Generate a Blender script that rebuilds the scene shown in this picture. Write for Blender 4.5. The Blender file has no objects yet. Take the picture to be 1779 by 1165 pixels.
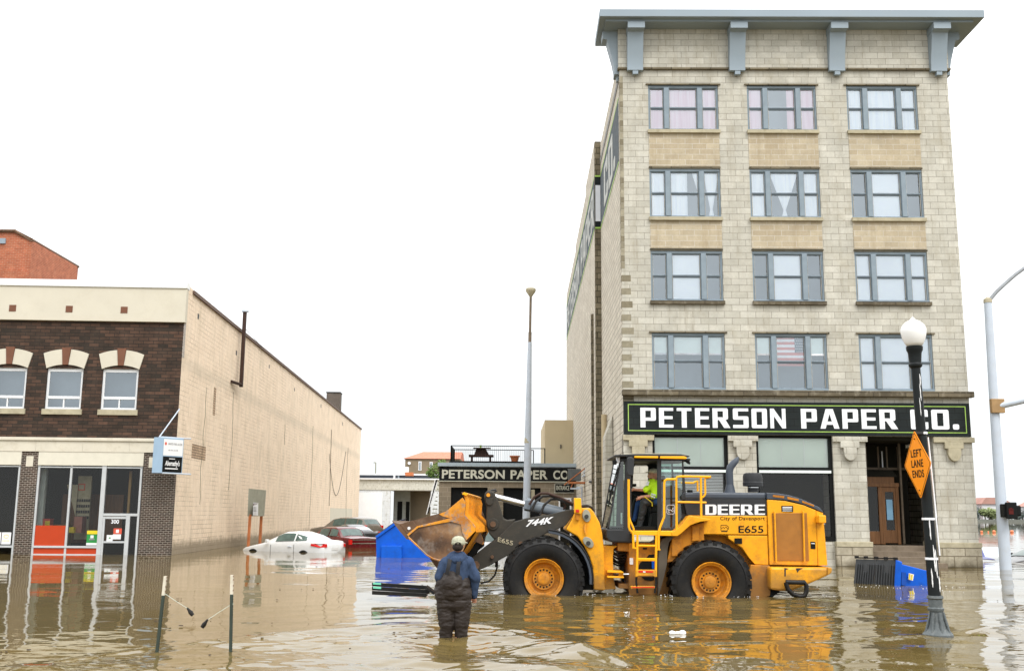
import bpy, bmesh, math, random
import numpy as np
from mathutils import Vector, Matrix, noise as mnoise
R = math.radians
random.seed(7)
S = bpy.context.scene
COL = S.collection

# ---------------------------------------------------------------- camera
CF, CPI, CRO, CH = 1799.3, .17075, .008035, 1.85
cp, sp, cr, sr = math.cos(CPI), math.sin(CPI), math.cos(CRO), math.sin(CRO)
CM = Matrix(((cr, -sr, 0), (sr, cr, 0), (0, 0, 1))) @ Matrix(((1, 0, 0), (0, sp, -cp), (0, cp, sp)))
CT = CM.transposed()
cam = bpy.data.cameras.new('camera'); co = bpy.data.objects.new('camera', cam); COL.objects.link(co)
rt, dn, fw = CT @ Vector((1, 0, 0)), CT @ Vector((0, 1, 0)), CT @ Vector((0, 0, 1))
m = Matrix((rt, -dn, -fw)).transposed().to_4x4(); m.translation = Vector((0, 0, CH))
co.matrix_world = m
cam.sensor_width = 36; cam.lens = 36 * CF / 1779; cam.clip_end = 6000; cam.clip_start = .1
S.camera = co
# ---------------------------------------------------------------- sky, sun, exposure
SUN_EL, SUN_AZ = R(50), R(150)
w = bpy.data.worlds.new('World'); S.world = w; w.use_nodes = True
wn, wl = w.node_tree.nodes, w.node_tree.links; wn.clear()
sky = wn.new('ShaderNodeTexSky'); sky.sky_type = 'NISHITA'; sky.sun_disc = False
sky.sun_elevation = SUN_EL; sky.sun_rotation = SUN_AZ
tc = wn.new('ShaderNodeTexCoord'); sx = wn.new('ShaderNodeSeparateXYZ'); wl.new(tc.outputs['Generated'], sx.inputs[0])
cn = wn.new('ShaderNodeTexNoise'); cn.inputs['Scale'].default_value = 2.2; cn.inputs['Detail'].default_value = 5; cn.inputs['Roughness'].default_value = .55
cmp_ = wn.new('ShaderNodeMapping'); cmp_.inputs['Scale'].default_value = (1, 1, 2.6); wl.new(tc.outputs['Generated'], cmp_.inputs[0]); wl.new(cmp_.outputs[0], cn.inputs['Vector'])
cr_ = wn.new('ShaderNodeMapRange'); wl.new(cn.outputs['Fac'], cr_.inputs[0]); [setattr(cr_.inputs[i_], 'default_value', v_) for i_, v_ in ((1, .3), (2, .7), (3, 19.0), (4, 24.0))]
rp = wn.new('ShaderNodeValToRGB'); wl.new(sx.outputs['Z'], rp.inputs[0])
e = rp.color_ramp.elements
e[0].position = 0.0; e[0].color = (.400, .420, .430, 1)
e[1].position = 1.0; e[1].color = (1, 1, 1, 1)
q = e.new(.16); q.color = (.50, .51, .515, 1)
q = e.new(.32); q.color = (.68, .685, .685, 1)
q = e.new(.5); q.color = (.84, .84, .84, 1)
vm = wn.new('ShaderNodeVectorMath'); vm.operation = 'SCALE'; vm.inputs['Scale'].default_value = 21.0
wl.new(rp.outputs[0], vm.inputs[0]); wl.new(cr_.outputs[0], vm.inputs['Scale'])
mx = wn.new('ShaderNodeMix'); mx.data_type = 'RGBA'; mx.inputs['Factor'].default_value = .95
wl.new(sky.outputs[0], mx.inputs['A']); wl.new(vm.outputs[0], mx.inputs['B'])
bg = wn.new('ShaderNodeBackground'); bg.inputs['Strength'].default_value = .1
wl.new(mx.outputs['Result'], bg.inputs[0])
wo = wn.new('ShaderNodeOutputWorld'); wl.new(bg.outputs[0], wo.inputs[0])
sl = bpy.data.lights.new('sun', 'SUN'); sl.energy = 1.7; sl.angle = R(28); sl.color = (1, .96, .9)
so = bpy.data.objects.new('sun', sl); COL.objects.link(so)
so.rotation_euler = (math.pi / 2 - SUN_EL, 0, math.pi - SUN_AZ); so.location = (0, -20, 40)
S.view_settings.view_transform = 'Standard'; S.view_settings.look = 'None'
S.view_settings.exposure = 0.28; S.view_settings.gamma = 1; S.view_settings.use_curve_mapping = False
S.render.engine = 'CYCLES'; S.cycles.max_bounces = 8; S.cycles.transparent_max_bounces = 16

# ---------------------------------------------------------------- helpers
def ray(px, py): return CT @ Vector(((px - 889.5) / CF, (py - 582.5) / CF, 1))
def at(px, py, Y):
    r = ray(px, py); return Vector((0, 0, CH)) + r * (Y / r.y)
def gnd(px, py, z=0):
    r = ray(px, py); return Vector((0, 0, CH)) + r * ((z - CH) / r.z)
def tag(o, label=None, cat=None, group=None, kind=None):
    if label: o['label'] = label
    if cat: o['category'] = cat
    if group: o['group'] = group
    if kind: o['kind'] = kind
    return o
def thing(name, label, cat, loc=(0, 0, 0), rz=0, group=None):
    o = bpy.data.objects.new(name, None); COL.objects.link(o); o.empty_display_size = .3
    o.location = loc; o.rotation_euler = (0, 0, rz)
    return tag(o, label, cat, group)
def rootmat(o):
    while o.parent: o = o.parent
    return Matrix.Translation(o.location) @ o.rotation_euler.to_matrix().to_4x4()
class MB:
    def __init__(s): s.bm = bmesh.new()
    def face(s, pts):
        try: return s.bm.faces.new([s.bm.verts.new(p) for p in pts])
        except ValueError: return None
    def box(s, x0, x1, y0, y1, z0, z1):
        if x0 > x1: x0, x1 = x1, x0
        if y0 > y1: y0, y1 = y1, y0
        if z0 > z1: z0, z1 = z1, z0
        v = [s.bm.verts.new(p) for p in ((x0,y0,z0),(x1,y0,z0),(x1,y1,z0),(x0,y1,z0),(x0,y0,z1),(x1,y0,z1),(x1,y1,z1),(x0,y1,z1))]
        for f in ((3,2,1,0),(4,5,6,7),(0,1,5,4),(1,2,6,5),(2,3,7,6),(3,0,4,7)): s.bm.faces.new([v[i] for i in f])
        return s
    def prism(s, pts, off):
        """closed polygon of 3d points extruded by vector off"""
        off = Vector(off); a = [s.bm.verts.new(p) for p in pts]; b = [s.bm.verts.new(Vector(p) + off) for p in pts]
        n = len(a); s.bm.faces.new(a); s.bm.faces.new(b[::-1])
        for i in range(n): s.bm.faces.new((a[i], b[i], b[(i+1) % n], a[(i+1) % n]))
        return s
    def xz(s, pts, y0, y1): return s.prism([(p[0], y0, p[1]) for p in pts], (0, y1 - y0, 0))
    def obox(s, c, ax, ay, az):
        """oriented box: centre and three half-axis vectors"""
        c, ax, ay, az = map(Vector, (c, ax, ay, az))
        return s.prism([c-ax-ay-az, c+ax-ay-az, c+ax+ay-az, c-ax+ay-az], az*2)
    def tube(s, pts, r, n=8, cap=True):
        pts = [Vector(p) for p in pts]; rs = r if isinstance(r, (list, tuple)) else [r]*len(pts)
        rings = []; up = None
        for i, p in enumerate(pts):
            t = (pts[min(i+1, len(pts)-1)] - pts[max(i-1, 0)]).normalized()
            if up is None: up = t.orthogonal().normalized()
            up = (up - t*up.dot(t)).normalized(); sd = t.cross(up)
            rings.append([s.bm.verts.new(p + (up*math.cos(2*math.pi*k/n) + sd*math.sin(2*math.pi*k/n))*rs[i]) for k in range(n)])
        for a, b in zip(rings, rings[1:]):
            for k in range(n): s.bm.faces.new((a[k], a[(k+1) % n], b[(k+1) % n], b[k]))
        if cap: s.bm.faces.new(rings[0][::-1]); s.bm.faces.new(rings[-1])
        return s
    def lathe(s, prof, c, axis='z', n=24, cap=True):
        """prof: (r, h) pairs"""
        c = Vector(c); rings = []
        for r, h in prof:
            ring = []
            for k in range(n):
                a = 2*math.pi*k/n; u, v = r*math.cos(a), r*math.sin(a)
                d = (u, v, h) if axis == 'z' else (u, h, v) if axis == 'y' else (h, u, v)
                ring.append(s.bm.verts.new(c + Vector(d)))
            rings.append(ring)
        for a, b in zip(rings, rings[1:]):
            for k in range(n): s.bm.faces.new((a[k], a[(k+1) % n], b[(k+1) % n], b[k]))
        if cap: s.bm.faces.new(rings[0][::-1]); s.bm.faces.new(rings[-1])
        return s
    def loft(s, loops, cap=True, closed=True):
        L = [[s.bm.verts.new(p) for p in l] for l in loops]; n = len(L[0])
        for a, b in zip(L, L[1:]):
            for k in range(n if closed else n-1): s.bm.faces.new((a[k], a[(k+1) % n], b[(k+1) % n], b[k]))
        if cap: s.bm.faces.new(L[0][::-1]); s.bm.faces.new(L[-1])
        return s
    def build(s, name, mat, parent=None, smooth=False, bevel=0, world=False, norm=True, seg=2):
        bm = s.bm
        if norm: bmesh.ops.recalc_face_normals(bm, faces=bm.faces)
        if world and parent is not None: bm.transform(rootmat(parent).inverted())
        me = bpy.data.meshes.new(name); bm.to_mesh(me); bm.free()
        me.materials.append(mat)
        if smooth:
            me.polygons.foreach_set('use_smooth', [True]*len(me.polygons))
            try: me.set_sharp_from_angle(angle=R(smooth if smooth is not True else 40))
            except Exception: pass
        o = bpy.data.objects.new(name, me); COL.objects.link(o)
        if parent is not None: o.parent = parent
        if bevel:
            b = o.modifiers.new('bevel', 'BEVEL'); b.width = bevel; b.segments = seg; b.limit_method = 'ANGLE'; b.angle_limit = R(40)
        return o
def copy_tree(o, parent=None):
    c = o.copy(); COL.objects.link(c); c.parent = parent
    for ch in list(o.children): copy_tree(ch, c)
    return c
def eval_mesh(o):
    bpy.context.view_layer.update()
    dg = bpy.context.evaluated_depsgraph_get()
    return bpy.data.meshes.new_from_object(o.evaluated_get(dg))
# ---- letters
def rnd(poly, rad):
    out = []; n = len(poly)
    for i in range(n):
        p = poly[i]; r = rad if len(p) > 2 else 0
        p2 = Vector(p[:2])
        if not r: out.append(p2); continue
        a, b = Vector(poly[i-1][:2]), Vector(poly[(i+1) % n][:2])
        da, db = (a-p2).normalized(), (b-p2).normalized()
        rr = min(rad, (a-p2).length*.5, (b-p2).length*.5)
        for k in range(5):
            t = k/4; q0, q2 = p2+da*rr, p2+db*rr
            out.append(q0*(1-t)**2 + p2*2*t*(1-t) + q2*t*t)
    return out
def glyph(ch):
    w, t, h = .84, .27, .165
    H = [(t,h),(t,1-h),(w-t,1-h),(w-t,h)]
    g = {
     'P': ([[(0,0),(t,0),(t,.34),(w,.34,1),(w,1,1),(0,1)], [(t,.5),(t,.85),(w-t,.85),(w-t,.5)]], w),
     'E': ([[(0,0),(w-.06,0),(w-.06,h-.02),(t,h-.02),(t,.43),(w-.1,.43),(w-.1,.58),(t,.58),(t,.85),(w-.06,.85),(w-.06,1),(0,1)]], w-.06),
     'T': ([[(w/2-t/2,0),(w/2+t/2,0),(w/2+t/2,.85),(w-.02,.85),(w-.02,1),(.02,1),(.02,.85),(w/2-t/2,.85)]], w),
     'R': ([[(0,0),(t,0),(t,.4),(t+.08,.4),(w-t+.05,0),(w+.12,0),(w-.14,.41),(w,.44,1),(w,1,1),(0,1)], [(t,.54),(t,.85),(w-t,.85),(w-t,.54)]], w+.1),
     'S': ([[(0,0),(w,0,1),(w,.6,1),(t,.6),(t,.85),(w,.85),(w,1),(0,1,1),(0,.42,1),(w-t,.42),(w-t,.16),(0,.16)]], w),
     'O': ([[(0,0,1),(w,0,1),(w,1,1),(0,1,1)], H], w),
     'D': ([[(0,0),(w,0,1),(w,1,1),(0,1)], H], w),
     'N': ([[(0,0),(.2,0),(.2,.62),(w-.2,0),(w,0),(w,1),(w-.2,1),(w-.2,.38),(.2,1),(0,1)]], w),
     'A': ([[(0,0),(.27,0),(.33,.2),(.67,.2),(.73,0),(1,0),(.69,1),(.31,1)], [(.38,.36),(.5,.76),(.62,.36)]], 1),
     'C': ([[(0,0,1),(w,0,1),(w,.36),(w-t,.36),(w-t,h),(t,h),(t,1-h),(w-t,1-h),(w-t,.64),(w,.64),(w,1,1),(0,1,1)]], w),
     '.': ([[(0,0,1),(.3,0,1),(.3,.27,1),(0,.27,1)]], .3)}
    return g[ch]
def curve_mesh(cu):
    o = bpy.data.objects.new('tmp', cu); COL.objects.link(o)
    me = eval_mesh(o); bpy.data.objects.remove(o); return me
def block_text(text, gap=.14, space=.62, rad=.09, ext=.012):
    cu = bpy.data.curves.new('t', 'CURVE'); cu.dimensions = '2D'; cu.fill_mode = 'BOTH'; cu.extrude = ext
    x = 0
    for ch in text:
        if ch == ' ': x += space; continue
        cs, w = glyph(ch)
        for c in cs:
            pts = rnd(c, rad); sp = cu.splines.new('POLY'); sp.points.add(len(pts)-1)
            for i, p in enumerate(pts): sp.points[i].co = (p.x + x, p.y, 0, 1)
            sp.use_cyclic_u = True
        x += w + gap
    return curve_mesh(cu), x - gap
def font_text(text, bold=0, ext=.01, spacing=1, shear=0):
    cu = bpy.data.curves.new('t', 'FONT'); cu.body = text; cu.size = 1; cu.extrude = ext; cu.offset = bold
    cu.space_character = spacing; cu.shear = shear
    me = curve_mesh(cu); xs = [v.co.x for v in me.vertices]
    return me, (min(xs), max(xs), min(v.co.y for v in me.vertices), max(v.co.y for v in me.vertices))
def place_text(name, me, box, o0, ux, uz, mat, parent, world=True, thick=.01):
    """map text bounding box onto parallelogram with origin o0 and edge vectors ux, uz"""
    x0, x1, y0, y1 = box; o0, ux, uz = Vector(o0), Vector(ux), Vector(uz); nn = ux.cross(uz).normalized()
    zs = [v.co.z for v in me.vertices]; zm = (max(zs) or 1)
    for v in me.vertices:
        c = v.co.copy()
        v.co = o0 + ux*((c.x-x0)/(x1-x0)) + uz*((c.y-y0)/(y1-y0)) + nn*(c.z/zm*thick)
    if world: me.transform(rootmat(parent).inverted())
    me.name = name; me.materials.clear(); me.materials.append(mat)
    o = bpy.data.objects.new(name, me); COL.objects.link(o); o.parent = parent; return o
# ---- organic shapes
def blob(name, prims, mat, parent, voxel=.014, wrinkle=None, smooth=4, world=True):
    bm = bmesh.new()
    for p in prims:
        if p[0] == 'cap':
            _, a, b, ra, rb = p[:5]; a, b = Vector(a), Vector(b); d = b-a; L = max(d.length, 1e-4); t = d/L
            u = t.orthogonal().normalized(); v = t.cross(u); rings = []
            for k in range(5):
                an = math.pi/2*(k+.3)/5.3; rings.append((a - t*ra*math.cos(an), ra*math.sin(an)))
            for k in range(5):
                an = math.pi/2*(1-(k+.0)/5.3); rings.append((b + t*rb*math.cos(an), rb*math.sin(an)))
            n = 14; vs = [[bm.verts.new(c + (u*math.cos(2*math.pi*j/n) + v*math.sin(2*math.pi*j/n))*r) for j in range(n)] for c, r in rings]
            for x, y in zip(vs, vs[1:]):
                for j in range(n): bm.faces.new((x[j], x[(j+1) % n], y[(j+1) % n], y[j]))
            bm.faces.new(vs[0][::-1]); bm.faces.new(vs[-1])
        else:
            _, c, r = p[:3]; rot = p[3] if len(p) > 3 else (0, 0, 0)
            mt = Matrix.Translation(c) @ Matrix.Rotation(rot[2], 4, 'Z') @ Matrix.Rotation(rot[1], 4, 'Y') @ Matrix.Rotation(rot[0], 4, 'X') @ Matrix.Diagonal((*r, 1))
            bmesh.ops.create_icosphere(bm, subdivisions=3, radius=1, matrix=mt)
    bmesh.ops.recalc_face_normals(bm, faces=bm.faces)
    me = bpy.data.meshes.new(name); bm.to_mesh(me); bm.free()
    o = bpy.data.objects.new('tmp', me); COL.objects.link(o)
    r = o.modifiers.new('r', 'REMESH'); r.mode = 'VOXEL'; r.voxel_size = voxel
    if smooth: s = o.modifiers.new('s', 'SMOOTH'); s.iterations = smooth; s.factor = .6
    me2 = eval_mesh(o); bpy.data.objects.remove(o)
    if wrinkle:
        amp, sc = wrinkle
        for v in me2.vertices:
            c = v.co; f = mnoise.noise(Vector((c.x*sc[0], c.y*sc[1], c.z*sc[2]))) + .5*mnoise.noise(Vector((c.x*sc[0]*2.3, c.y*sc[1]*2.3, c.z*sc[2]*2.1+7)))
            v.co = c + v.normal*(1-abs(f)*2.2)*amp
    if world: me2.transform(rootmat(parent).inverted())
    me2.polygons.foreach_set('use_smooth', [True]*len(me2.polygons))
    me2.name = name; me2.materials.clear(); me2.materials.append(mat)
    o = bpy.data.objects.new(name, me2); COL.objects.link(o); o.parent = parent
    return o

# ---------------------------------------------------------------- materials
class NT:
    def __init__(s, name):
        s.m = bpy.data.materials.new(name); s.m.use_nodes = True; s.t = s.m.node_tree; s.n = s.t.nodes; s.n.clear()
        s.out = s.n.new('ShaderNodeOutputMaterial'); s.b = s.n.new('ShaderNodeBsdfPrincipled'); s.t.links.new(s.b.outputs[0], s.out.inputs[0])
        s.tc = s.n.new('ShaderNodeTexCoord'); s.obj = s.tc.outputs['Object']
    def L(s, a, b): s.t.links.new(a, b)
    def set(s, **k):
        for a, v in k.items(): s.b.inputs[a.replace('_', ' ')].default_value = v
        return s
    def noise(s, scale, detail=5, rough=.6, vec=None, stretch=None, off=None):
        v = vec or s.obj
        if stretch or off:
            mp = s.n.new('ShaderNodeMapping'); s.L(v, mp.inputs[0])
            if stretch: mp.inputs['Scale'].default_value = stretch
            if off: mp.inputs['Location'].default_value = off
            v = mp.outputs[0]
        t = s.n.new('ShaderNodeTexNoise'); t.inputs['Scale'].default_value = scale; t.inputs['Detail'].default_value = detail; t.inputs['Roughness'].default_value = rough
        s.L(v, t.inputs['Vector']); return t.outputs['Fac']
    def rng(s, fac, a, b, c=0, d=1):
        t = s.n.new('ShaderNodeMapRange'); s.L(fac, t.inputs[0])
        for i, v in enumerate((a, b, c, d)): t.inputs[i+1].default_value = v
        return t.outputs[0]
    def mix(s, fac, a, b, blend='MIX'):
        t = s.n.new('ShaderNodeMix'); t.data_type = 'RGBA'; t.blend_type = blend
        for k, v in (('Factor', fac), ('A', a), ('B', b)):
            if isinstance(v, bpy.types.NodeSocket): s.L(v, t.inputs[k])
            elif k == 'Factor': t.inputs[k].default_value = v
            else: t.inputs[k].default_value = (*v, 1) if len(v) == 3 else v
        return t.outputs['Result']
    def math(s, op, a, b=0.0, cl=False):
        t = s.n.new('ShaderNodeMath'); t.operation = op; t.use_clamp = cl
        for i, v in enumerate((a, b)):
            if isinstance(v, bpy.types.NodeSocket): s.L(v, t.inputs[i])
            else: t.inputs[i].default_value = v
        return t.outputs[0]
    def bump(s, h, st=.3, dist=.02, normal=None):
        t = s.n.new('ShaderNodeBump'); t.inputs['Strength'].default_value = st; t.inputs['Distance'].default_value = dist
        s.L(h, t.inputs['Height'])
        if normal: s.L(normal, t.inputs['Normal'])
        s.L(t.outputs[0], s.b.inputs['Normal']); return t.outputs[0]
    def wallvec(s):
        sp = s.n.new('ShaderNodeSeparateXYZ'); s.L(s.obj, sp.inputs[0])
        a = s.math('ADD', sp.outputs[0], sp.outputs[1]); c = s.n.new('ShaderNodeCombineXYZ'); s.L(a, c.inputs[0]); s.L(sp.outputs[2], c.inputs[1])
        s.z = sp.outputs[2]; s.x = sp.outputs[0]; s.y = sp.outputs[1]
        return c.outputs[0]
def paint(name, col, rough=.5, var=.12, dirt=None, dirt_amt=.3, scale=3, metal=0, bump=0, spec=.25, coat=0, stretch=None, mud=None):
    t = NT(name); f = t.noise(scale, stretch=stretch); c = t.mix(t.rng(f, .3, .7), tuple(x*(1-var) for x in col), tuple(min(1, x*(1+var)) for x in col))
    if dirt: c = t.mix(t.math('MULTIPLY', t.rng(t.noise(scale*1.7, 8, .7, off=(5, 3, 1), stretch=stretch), .5, .72), dirt_amt), c, dirt)
    if mud:
        sp = t.n.new('ShaderNodeSeparateXYZ'); t.L(t.obj, sp.inputs[0])
        hz = t.math('ADD', sp.outputs[2], t.rng(t.noise(2.6, 8, .75), .25, .75, -.75, .75))
        c = t.mix(t.math('MULTIPLY', t.rng(hz, mud[0]-.35, mud[0]+.4, 1, 0), mud[1]), c, mud[2])
        c = t.mix(t.math('MULTIPLY', t.rng(t.noise(38, 3, .6), .60, .72), .5), c, mud[2])
    t.L(c, t.b.inputs['Base Color']); t.set(Roughness=rough, Metallic=metal)
    t.b.inputs['Specular IOR Level'].default_value = spec; t.b.inputs['Coat Weight'].default_value = coat
    t.L(t.rng(t.noise(scale*4), .3, .7, max(.02, rough-.1), min(1, rough+.12)), t.b.inputs['Roughness'])
    if bump: t.bump(t.noise(scale*12, 6), bump, .01)
    return t.m
def masonry(name, cols, mortar, bw, bh, ms=.012, bump=.5, var=.12, stain=None, stain_amt=.5, stain_scale=.35, rough=.85, lines=1.0, offset=.5, zstain=(), runoff=None):
    t = NT(name); v = t.wallvec()
    br = t.n.new('ShaderNodeTexBrick'); t.L(v, br.inputs['Vector']); br.offset = offset
    br.inputs['Color1'].default_value = (*cols[0], 1); br.inputs['Color2'].default_value = (*cols[1], 1); br.inputs['Mortar'].default_value = (*mortar, 1)
    for k, x in (('Scale', 1), ('Mortar Size', ms), ('Mortar Smooth', .15), ('Bias', 0), ('Brick Width', bw), ('Row Height', bh)): br.inputs[k].default_value = x
    body = t.mix(t.rng(t.noise(1.3/bh*.25, 3, vec=v), .3, .7), cols[0], cols[1])
    br2 = br.outputs['Color']
    if lines < 1: br2 = t.mix(t.math('MULTIPLY', t.rng(t.noise(.55, 4, vec=v, off=(3, 9, 0)), .42, .62), lines), body, br2)
    c = t.mix(.92, body, br2)
    n1 = t.rng(t.noise(1.4, 7, .65, vec=v), .25, .75, 1-var, 1+var); c = t.mix(1.0, c, n1, 'MULTIPLY')
    n2 = t.rng(t.noise(14, 4, .6, vec=v), .2, .8, .9, 1.08); c = t.mix(1.0, c, n2, 'MULTIPLY')
    if stain:
        st = t.math('MULTIPLY', t.rng(t.noise(stain_scale*3, 8, .7, vec=v, stretch=(1, .6, 1)), .52, .74), stain_amt); c = t.mix(st, c, stain)
    if runoff:
        rv = t.math('MULTIPLY', t.rng(t.noise(1.6, 8, .72, vec=v, stretch=(1.6, .16, 1)), .50, .68), runoff[1]); c = t.mix(rv, c, runoff[0])
        sm = t.math('MULTIPLY', t.rng(t.noise(6, 8, .75, vec=v, off=(9, 2, 0)), .56, .70), runoff[1]*.9); c = t.mix(sm, c, tuple(x*.75 for x in runoff[0]))
    for z0, z1, colr, amt in zstain:
        a = t.rng(t.math('ADD', t.z, t.rng(t.noise(1.7, 4, vec=v), 0, 1, -.35, .35)), z0-.12, z0+.12); b = t.rng(t.math('ADD', t.z, t.rng(t.noise(2.3, 4, vec=v), 0, 1, -.3, .3)), z1-.12, z1+.2, 1, 0)
        c = t.mix(t.math('MULTIPLY', t.math('MULTIPLY', a, b), amt), c, colr)
    t.L(c, t.b.inputs['Base Color']); t.set(Roughness=rough); t.b.inputs['Specular IOR Level'].default_value = .25
    h = t.math('ADD', t.math('MULTIPLY', br.outputs['Fac'], -1.0), t.math('MULTIPLY', t.noise(22, 5, vec=v), .45))
    t.bump(h, bump, .02); return t.m
def glassm(name, tint=(.75, .82, .85), refl=.14, rough=.01, dark=0, tintr=(1, 1, 1)):
    t = NT(name); t.n.remove(t.b)
    tr = t.n.new('ShaderNodeBsdfTransparent'); tr.inputs[0].default_value = (*tint, 1)
    gl = t.n.new('ShaderNodeBsdfGlossy'); gl.inputs['Roughness'].default_value = rough; gl.inputs[0].default_value = (*tintr, 1)
    lw = t.n.new('ShaderNodeLayerWeight'); lw.inputs['Blend'].default_value = .35
    f = t.rng(lw.outputs['Fresnel'], 0, 1, refl, .9)
    bp = t.n.new('ShaderNodeBump'); bp.inputs['Strength'].default_value = .05; bp.inputs['Distance'].default_value = .02
    t.L(t.noise(1.2, 2), bp.inputs['Height']); t.L(bp.outputs[0], gl.inputs['Normal'])
    mx = t.n.new('ShaderNodeMixShader'); t.L(f, mx.inputs[0]); t.L(tr.outputs[0], mx.inputs[1]); t.L(gl.outputs[0], mx.inputs[2]); t.L(mx.outputs[0], t.out.inputs[0])
    return t.m

MT = {}
MT['facade'] = masonry('pale_block', ((.555, .54, .475), (.445, .43, .37)), (.27, .25, .21), .62, .265, .011, .4, .16, (.36, .32, .23), .5, runoff=((.30, .265, .195), .5))
MT['sideblock'] = masonry('pale_side_block', ((.66, .62, .53), (.54, .50, .42)), (.19, .17, .13), .62, .265, .016, .6, .14, (.36, .32, .24), .5, runoff=((.34, .30, .22), .45))
MT['tan'] = masonry('tan_block', ((.49, .425, .31), (.40, .335, .235)), (.54, .51, .44), .58, .226, .011, .3, .16, (.36, .29, .18), .5, runoff=((.33, .26, .16), .45))
MT['darkquoin'] = masonry('weathered_quoin', ((.22, .19, .13), (.12, .10, .065)), (.05, .045, .03), .8, .3, .02, .8, .3)
MT['ledge'] = masonry('weathered_ledge', ((.16, .135, .09), (.09, .075, .05)), (.05, .04, .03), 1.25, .6, .014, .8, .35, (.42, .38, .3), .6, 1.2)
MT['plinth'] = masonry('rock_faced_stone', ((.45, .41, .32), (.36, .32, .24)), (.2, .17, .12), .85, .42, .02, 1.0, .25, (.2, .16, .1), .6, 1.2, runoff=((.16, .13, .08), .6), zstain=((-1, .12, (.07, .055, .03), .85),))
MT['frame'] = paint('blue_grey_frame_paint', (.225, .28, .325), .5, .1)
MT['cornice'] = paint('blue_grey_cornice_paint', (.275, .335, .385), .55, .05, (.3, .34, .36), .3, .6)
MT['sash'] = paint('sash_trim', (.48, .44, .36), .6)
MT['black'] = paint('black_paint', (.007, .008, .008), .6, .2, spec=.15)
MT['signblack'] = masonry('painted_black_block', ((.017, .022, .022), (.012, .016, .017)), (.008, .009, .009), .62, .265, .01, .2, .2)
MT['fadedsign'] = paint('faded_slate_sign_paint', (.075, .095, .11), .8, .2, (.2, .2, .18), .5, 2); MT['fadedletter'] = paint('faded_letter_paint', (.50, .52, .50), .8, .1, (.3, .3, .28), .5, 2)
MT['railshadow'] = paint('painted_rail_shadow', (.07, .085, .10), .6)  # frame colour darkened to paint the shadow line at the meeting rails
MT['lime'] = paint('lime_green_line', (.36, .56, .12), .5)
MT['white'] = paint('white_letter_paint', (.84, .86, .90), .5, .04)
MT['offwhite'] = paint('aged_letter_paint', (.55, .55, .46), .6, .1)
MT['glass'] = glassm('window_glass', (.98, .99, 1.0), .25, tintr=(.84, .93, 1.0))
MT['glassdark'] = glassm('shop_glass', (.93, .95, .93), .0)
MT['cabglass'] = glassm('cab_glass', (.62, .80, .76), .07)
MT['shade'] = paint('white_roller_shade', (.88, .91, .94), .8, .03)
MT['blind'] = paint('pale_green_blind', (.76, .84, .81), .7, .05, scale=.8)
def curtain_mat(name, col, col2):
    t = NT(name); f = t.noise(7, 2, vec=None, stretch=(1, 1, .05)); c = t.mix(t.rng(f, .35, .65), col, col2); t.L(c, t.b.inputs['Base Color']); t.set(Roughness=.9); t.bump(f, .6, .05); return t.m
MT['pink'] = curtain_mat('pink_curtain', (.70, .45, .53), (.80, .62, .68))
MT['curtain'] = curtain_mat('white_curtain', (.76, .80, .84), (.90, .92, .94))
MT['interior'] = paint('sky_tinted_interior', (.24, .29, .335), .9, .25, scale=.6)  # room colour lifted towards blue to carry the panes' sky reflection
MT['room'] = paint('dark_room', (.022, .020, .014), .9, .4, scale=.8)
MT['roof'] = paint('roof_membrane', (.25, .25, .25), .9)
MT['woodbrown'] = paint('varnished_brown_wood', (.16, .075, .03), .4, .3, scale=2, stretch=(6, 6, .6))
MT['step'] = paint('brown_stone_step', (.19, .15, .11), .8, .2, (.1, .08, .05), .6, bump=.3)
MT['brick'] = masonry('dark_brown_brick', ((.034, .027, .021), (.10, .056, .038)), (.026, .023, .020), .43, .15, .014, .7, .4, (.03, .022, .018), .6, .5)
MT['brick2'] = masonry('dark_brown_brick_pale_mortar', ((.026, .019, .015), (.060, .036, .027)), (.36, .32, .27), .215, .078, .009, .3, .25)
MT['redbrick'] = masonry('orange_red_brick', ((.42, .13, .065), (.33, .095, .05)), (.42, .26, .18), .45, .16, .014, .3, .25, (.5, .25, .15), .4)
MT['stucco'] = paint('cream_stucco', (.60, .565, .47), .85, .04, (.5, .46, .36), .4, .7, bump=.1)
MT['cream'] = paint('cream_stone_trim', (.64, .60, .50), .8, .06, (.35, .3, .2), .4, 1.2)
MT['creammetal'] = paint('cream_sheet_metal', (.66, .63, .53), .6, .05)
MT['whitecap'] = paint('white_coping', (.78, .80, .80), .5, .03)
MT['rust'] = paint('brown_keystone', (.17, .075, .045), .7, .1)
MT['peach'] = masonry('peach_painted_block', ((.86, .72, .57), (.79, .645, .495)), (.27, .19, .12), .42, .21, .011, .45, .08, (.56, .48, .36), .6, .16, lines=.75, runoff=((.52, .42, .29), .5),
    zstain=((8.15, 8.65, (.45, .40, .31), .30), (7.9, 8.2, (.6, .5, .38), .2), (-.3, .45, (.17, .14, .09), .75)))
MT['whiteframe'] = paint('white_window_frame', (.74, .76, .78), .4, .03)
MT['alu'] = paint('aluminium_mullion', (.55, .57, .58), .35, .06, metal=.3)
MT['redpanel'] = paint('red_orange_panel', (.46, .050, .012), .6, .05)
MT['sill'] = paint('stained_sill', (.42, .38, .27), .8, .15, (.2, .17, .1), .5)
MT['galv'] = paint('light_blue_grey_pole_paint', (.50, .56, .64), .45, .05, (.42, .36, .26), .15, 2)
MT['rustpipe'] = paint('rusty_brown_pipe', (.045, .024, .018), .7, .2)
MT['darkmetal'] = paint('dark_metal', (.035, .035, .035), .5, .2)
MT['loader'] = paint('loader_yellow_paint', (.82, .365, .012), .38, .07, (.36, .13, .016), .6, 2.2, mud=(.55, .6, (.19, .115, .05)))
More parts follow.
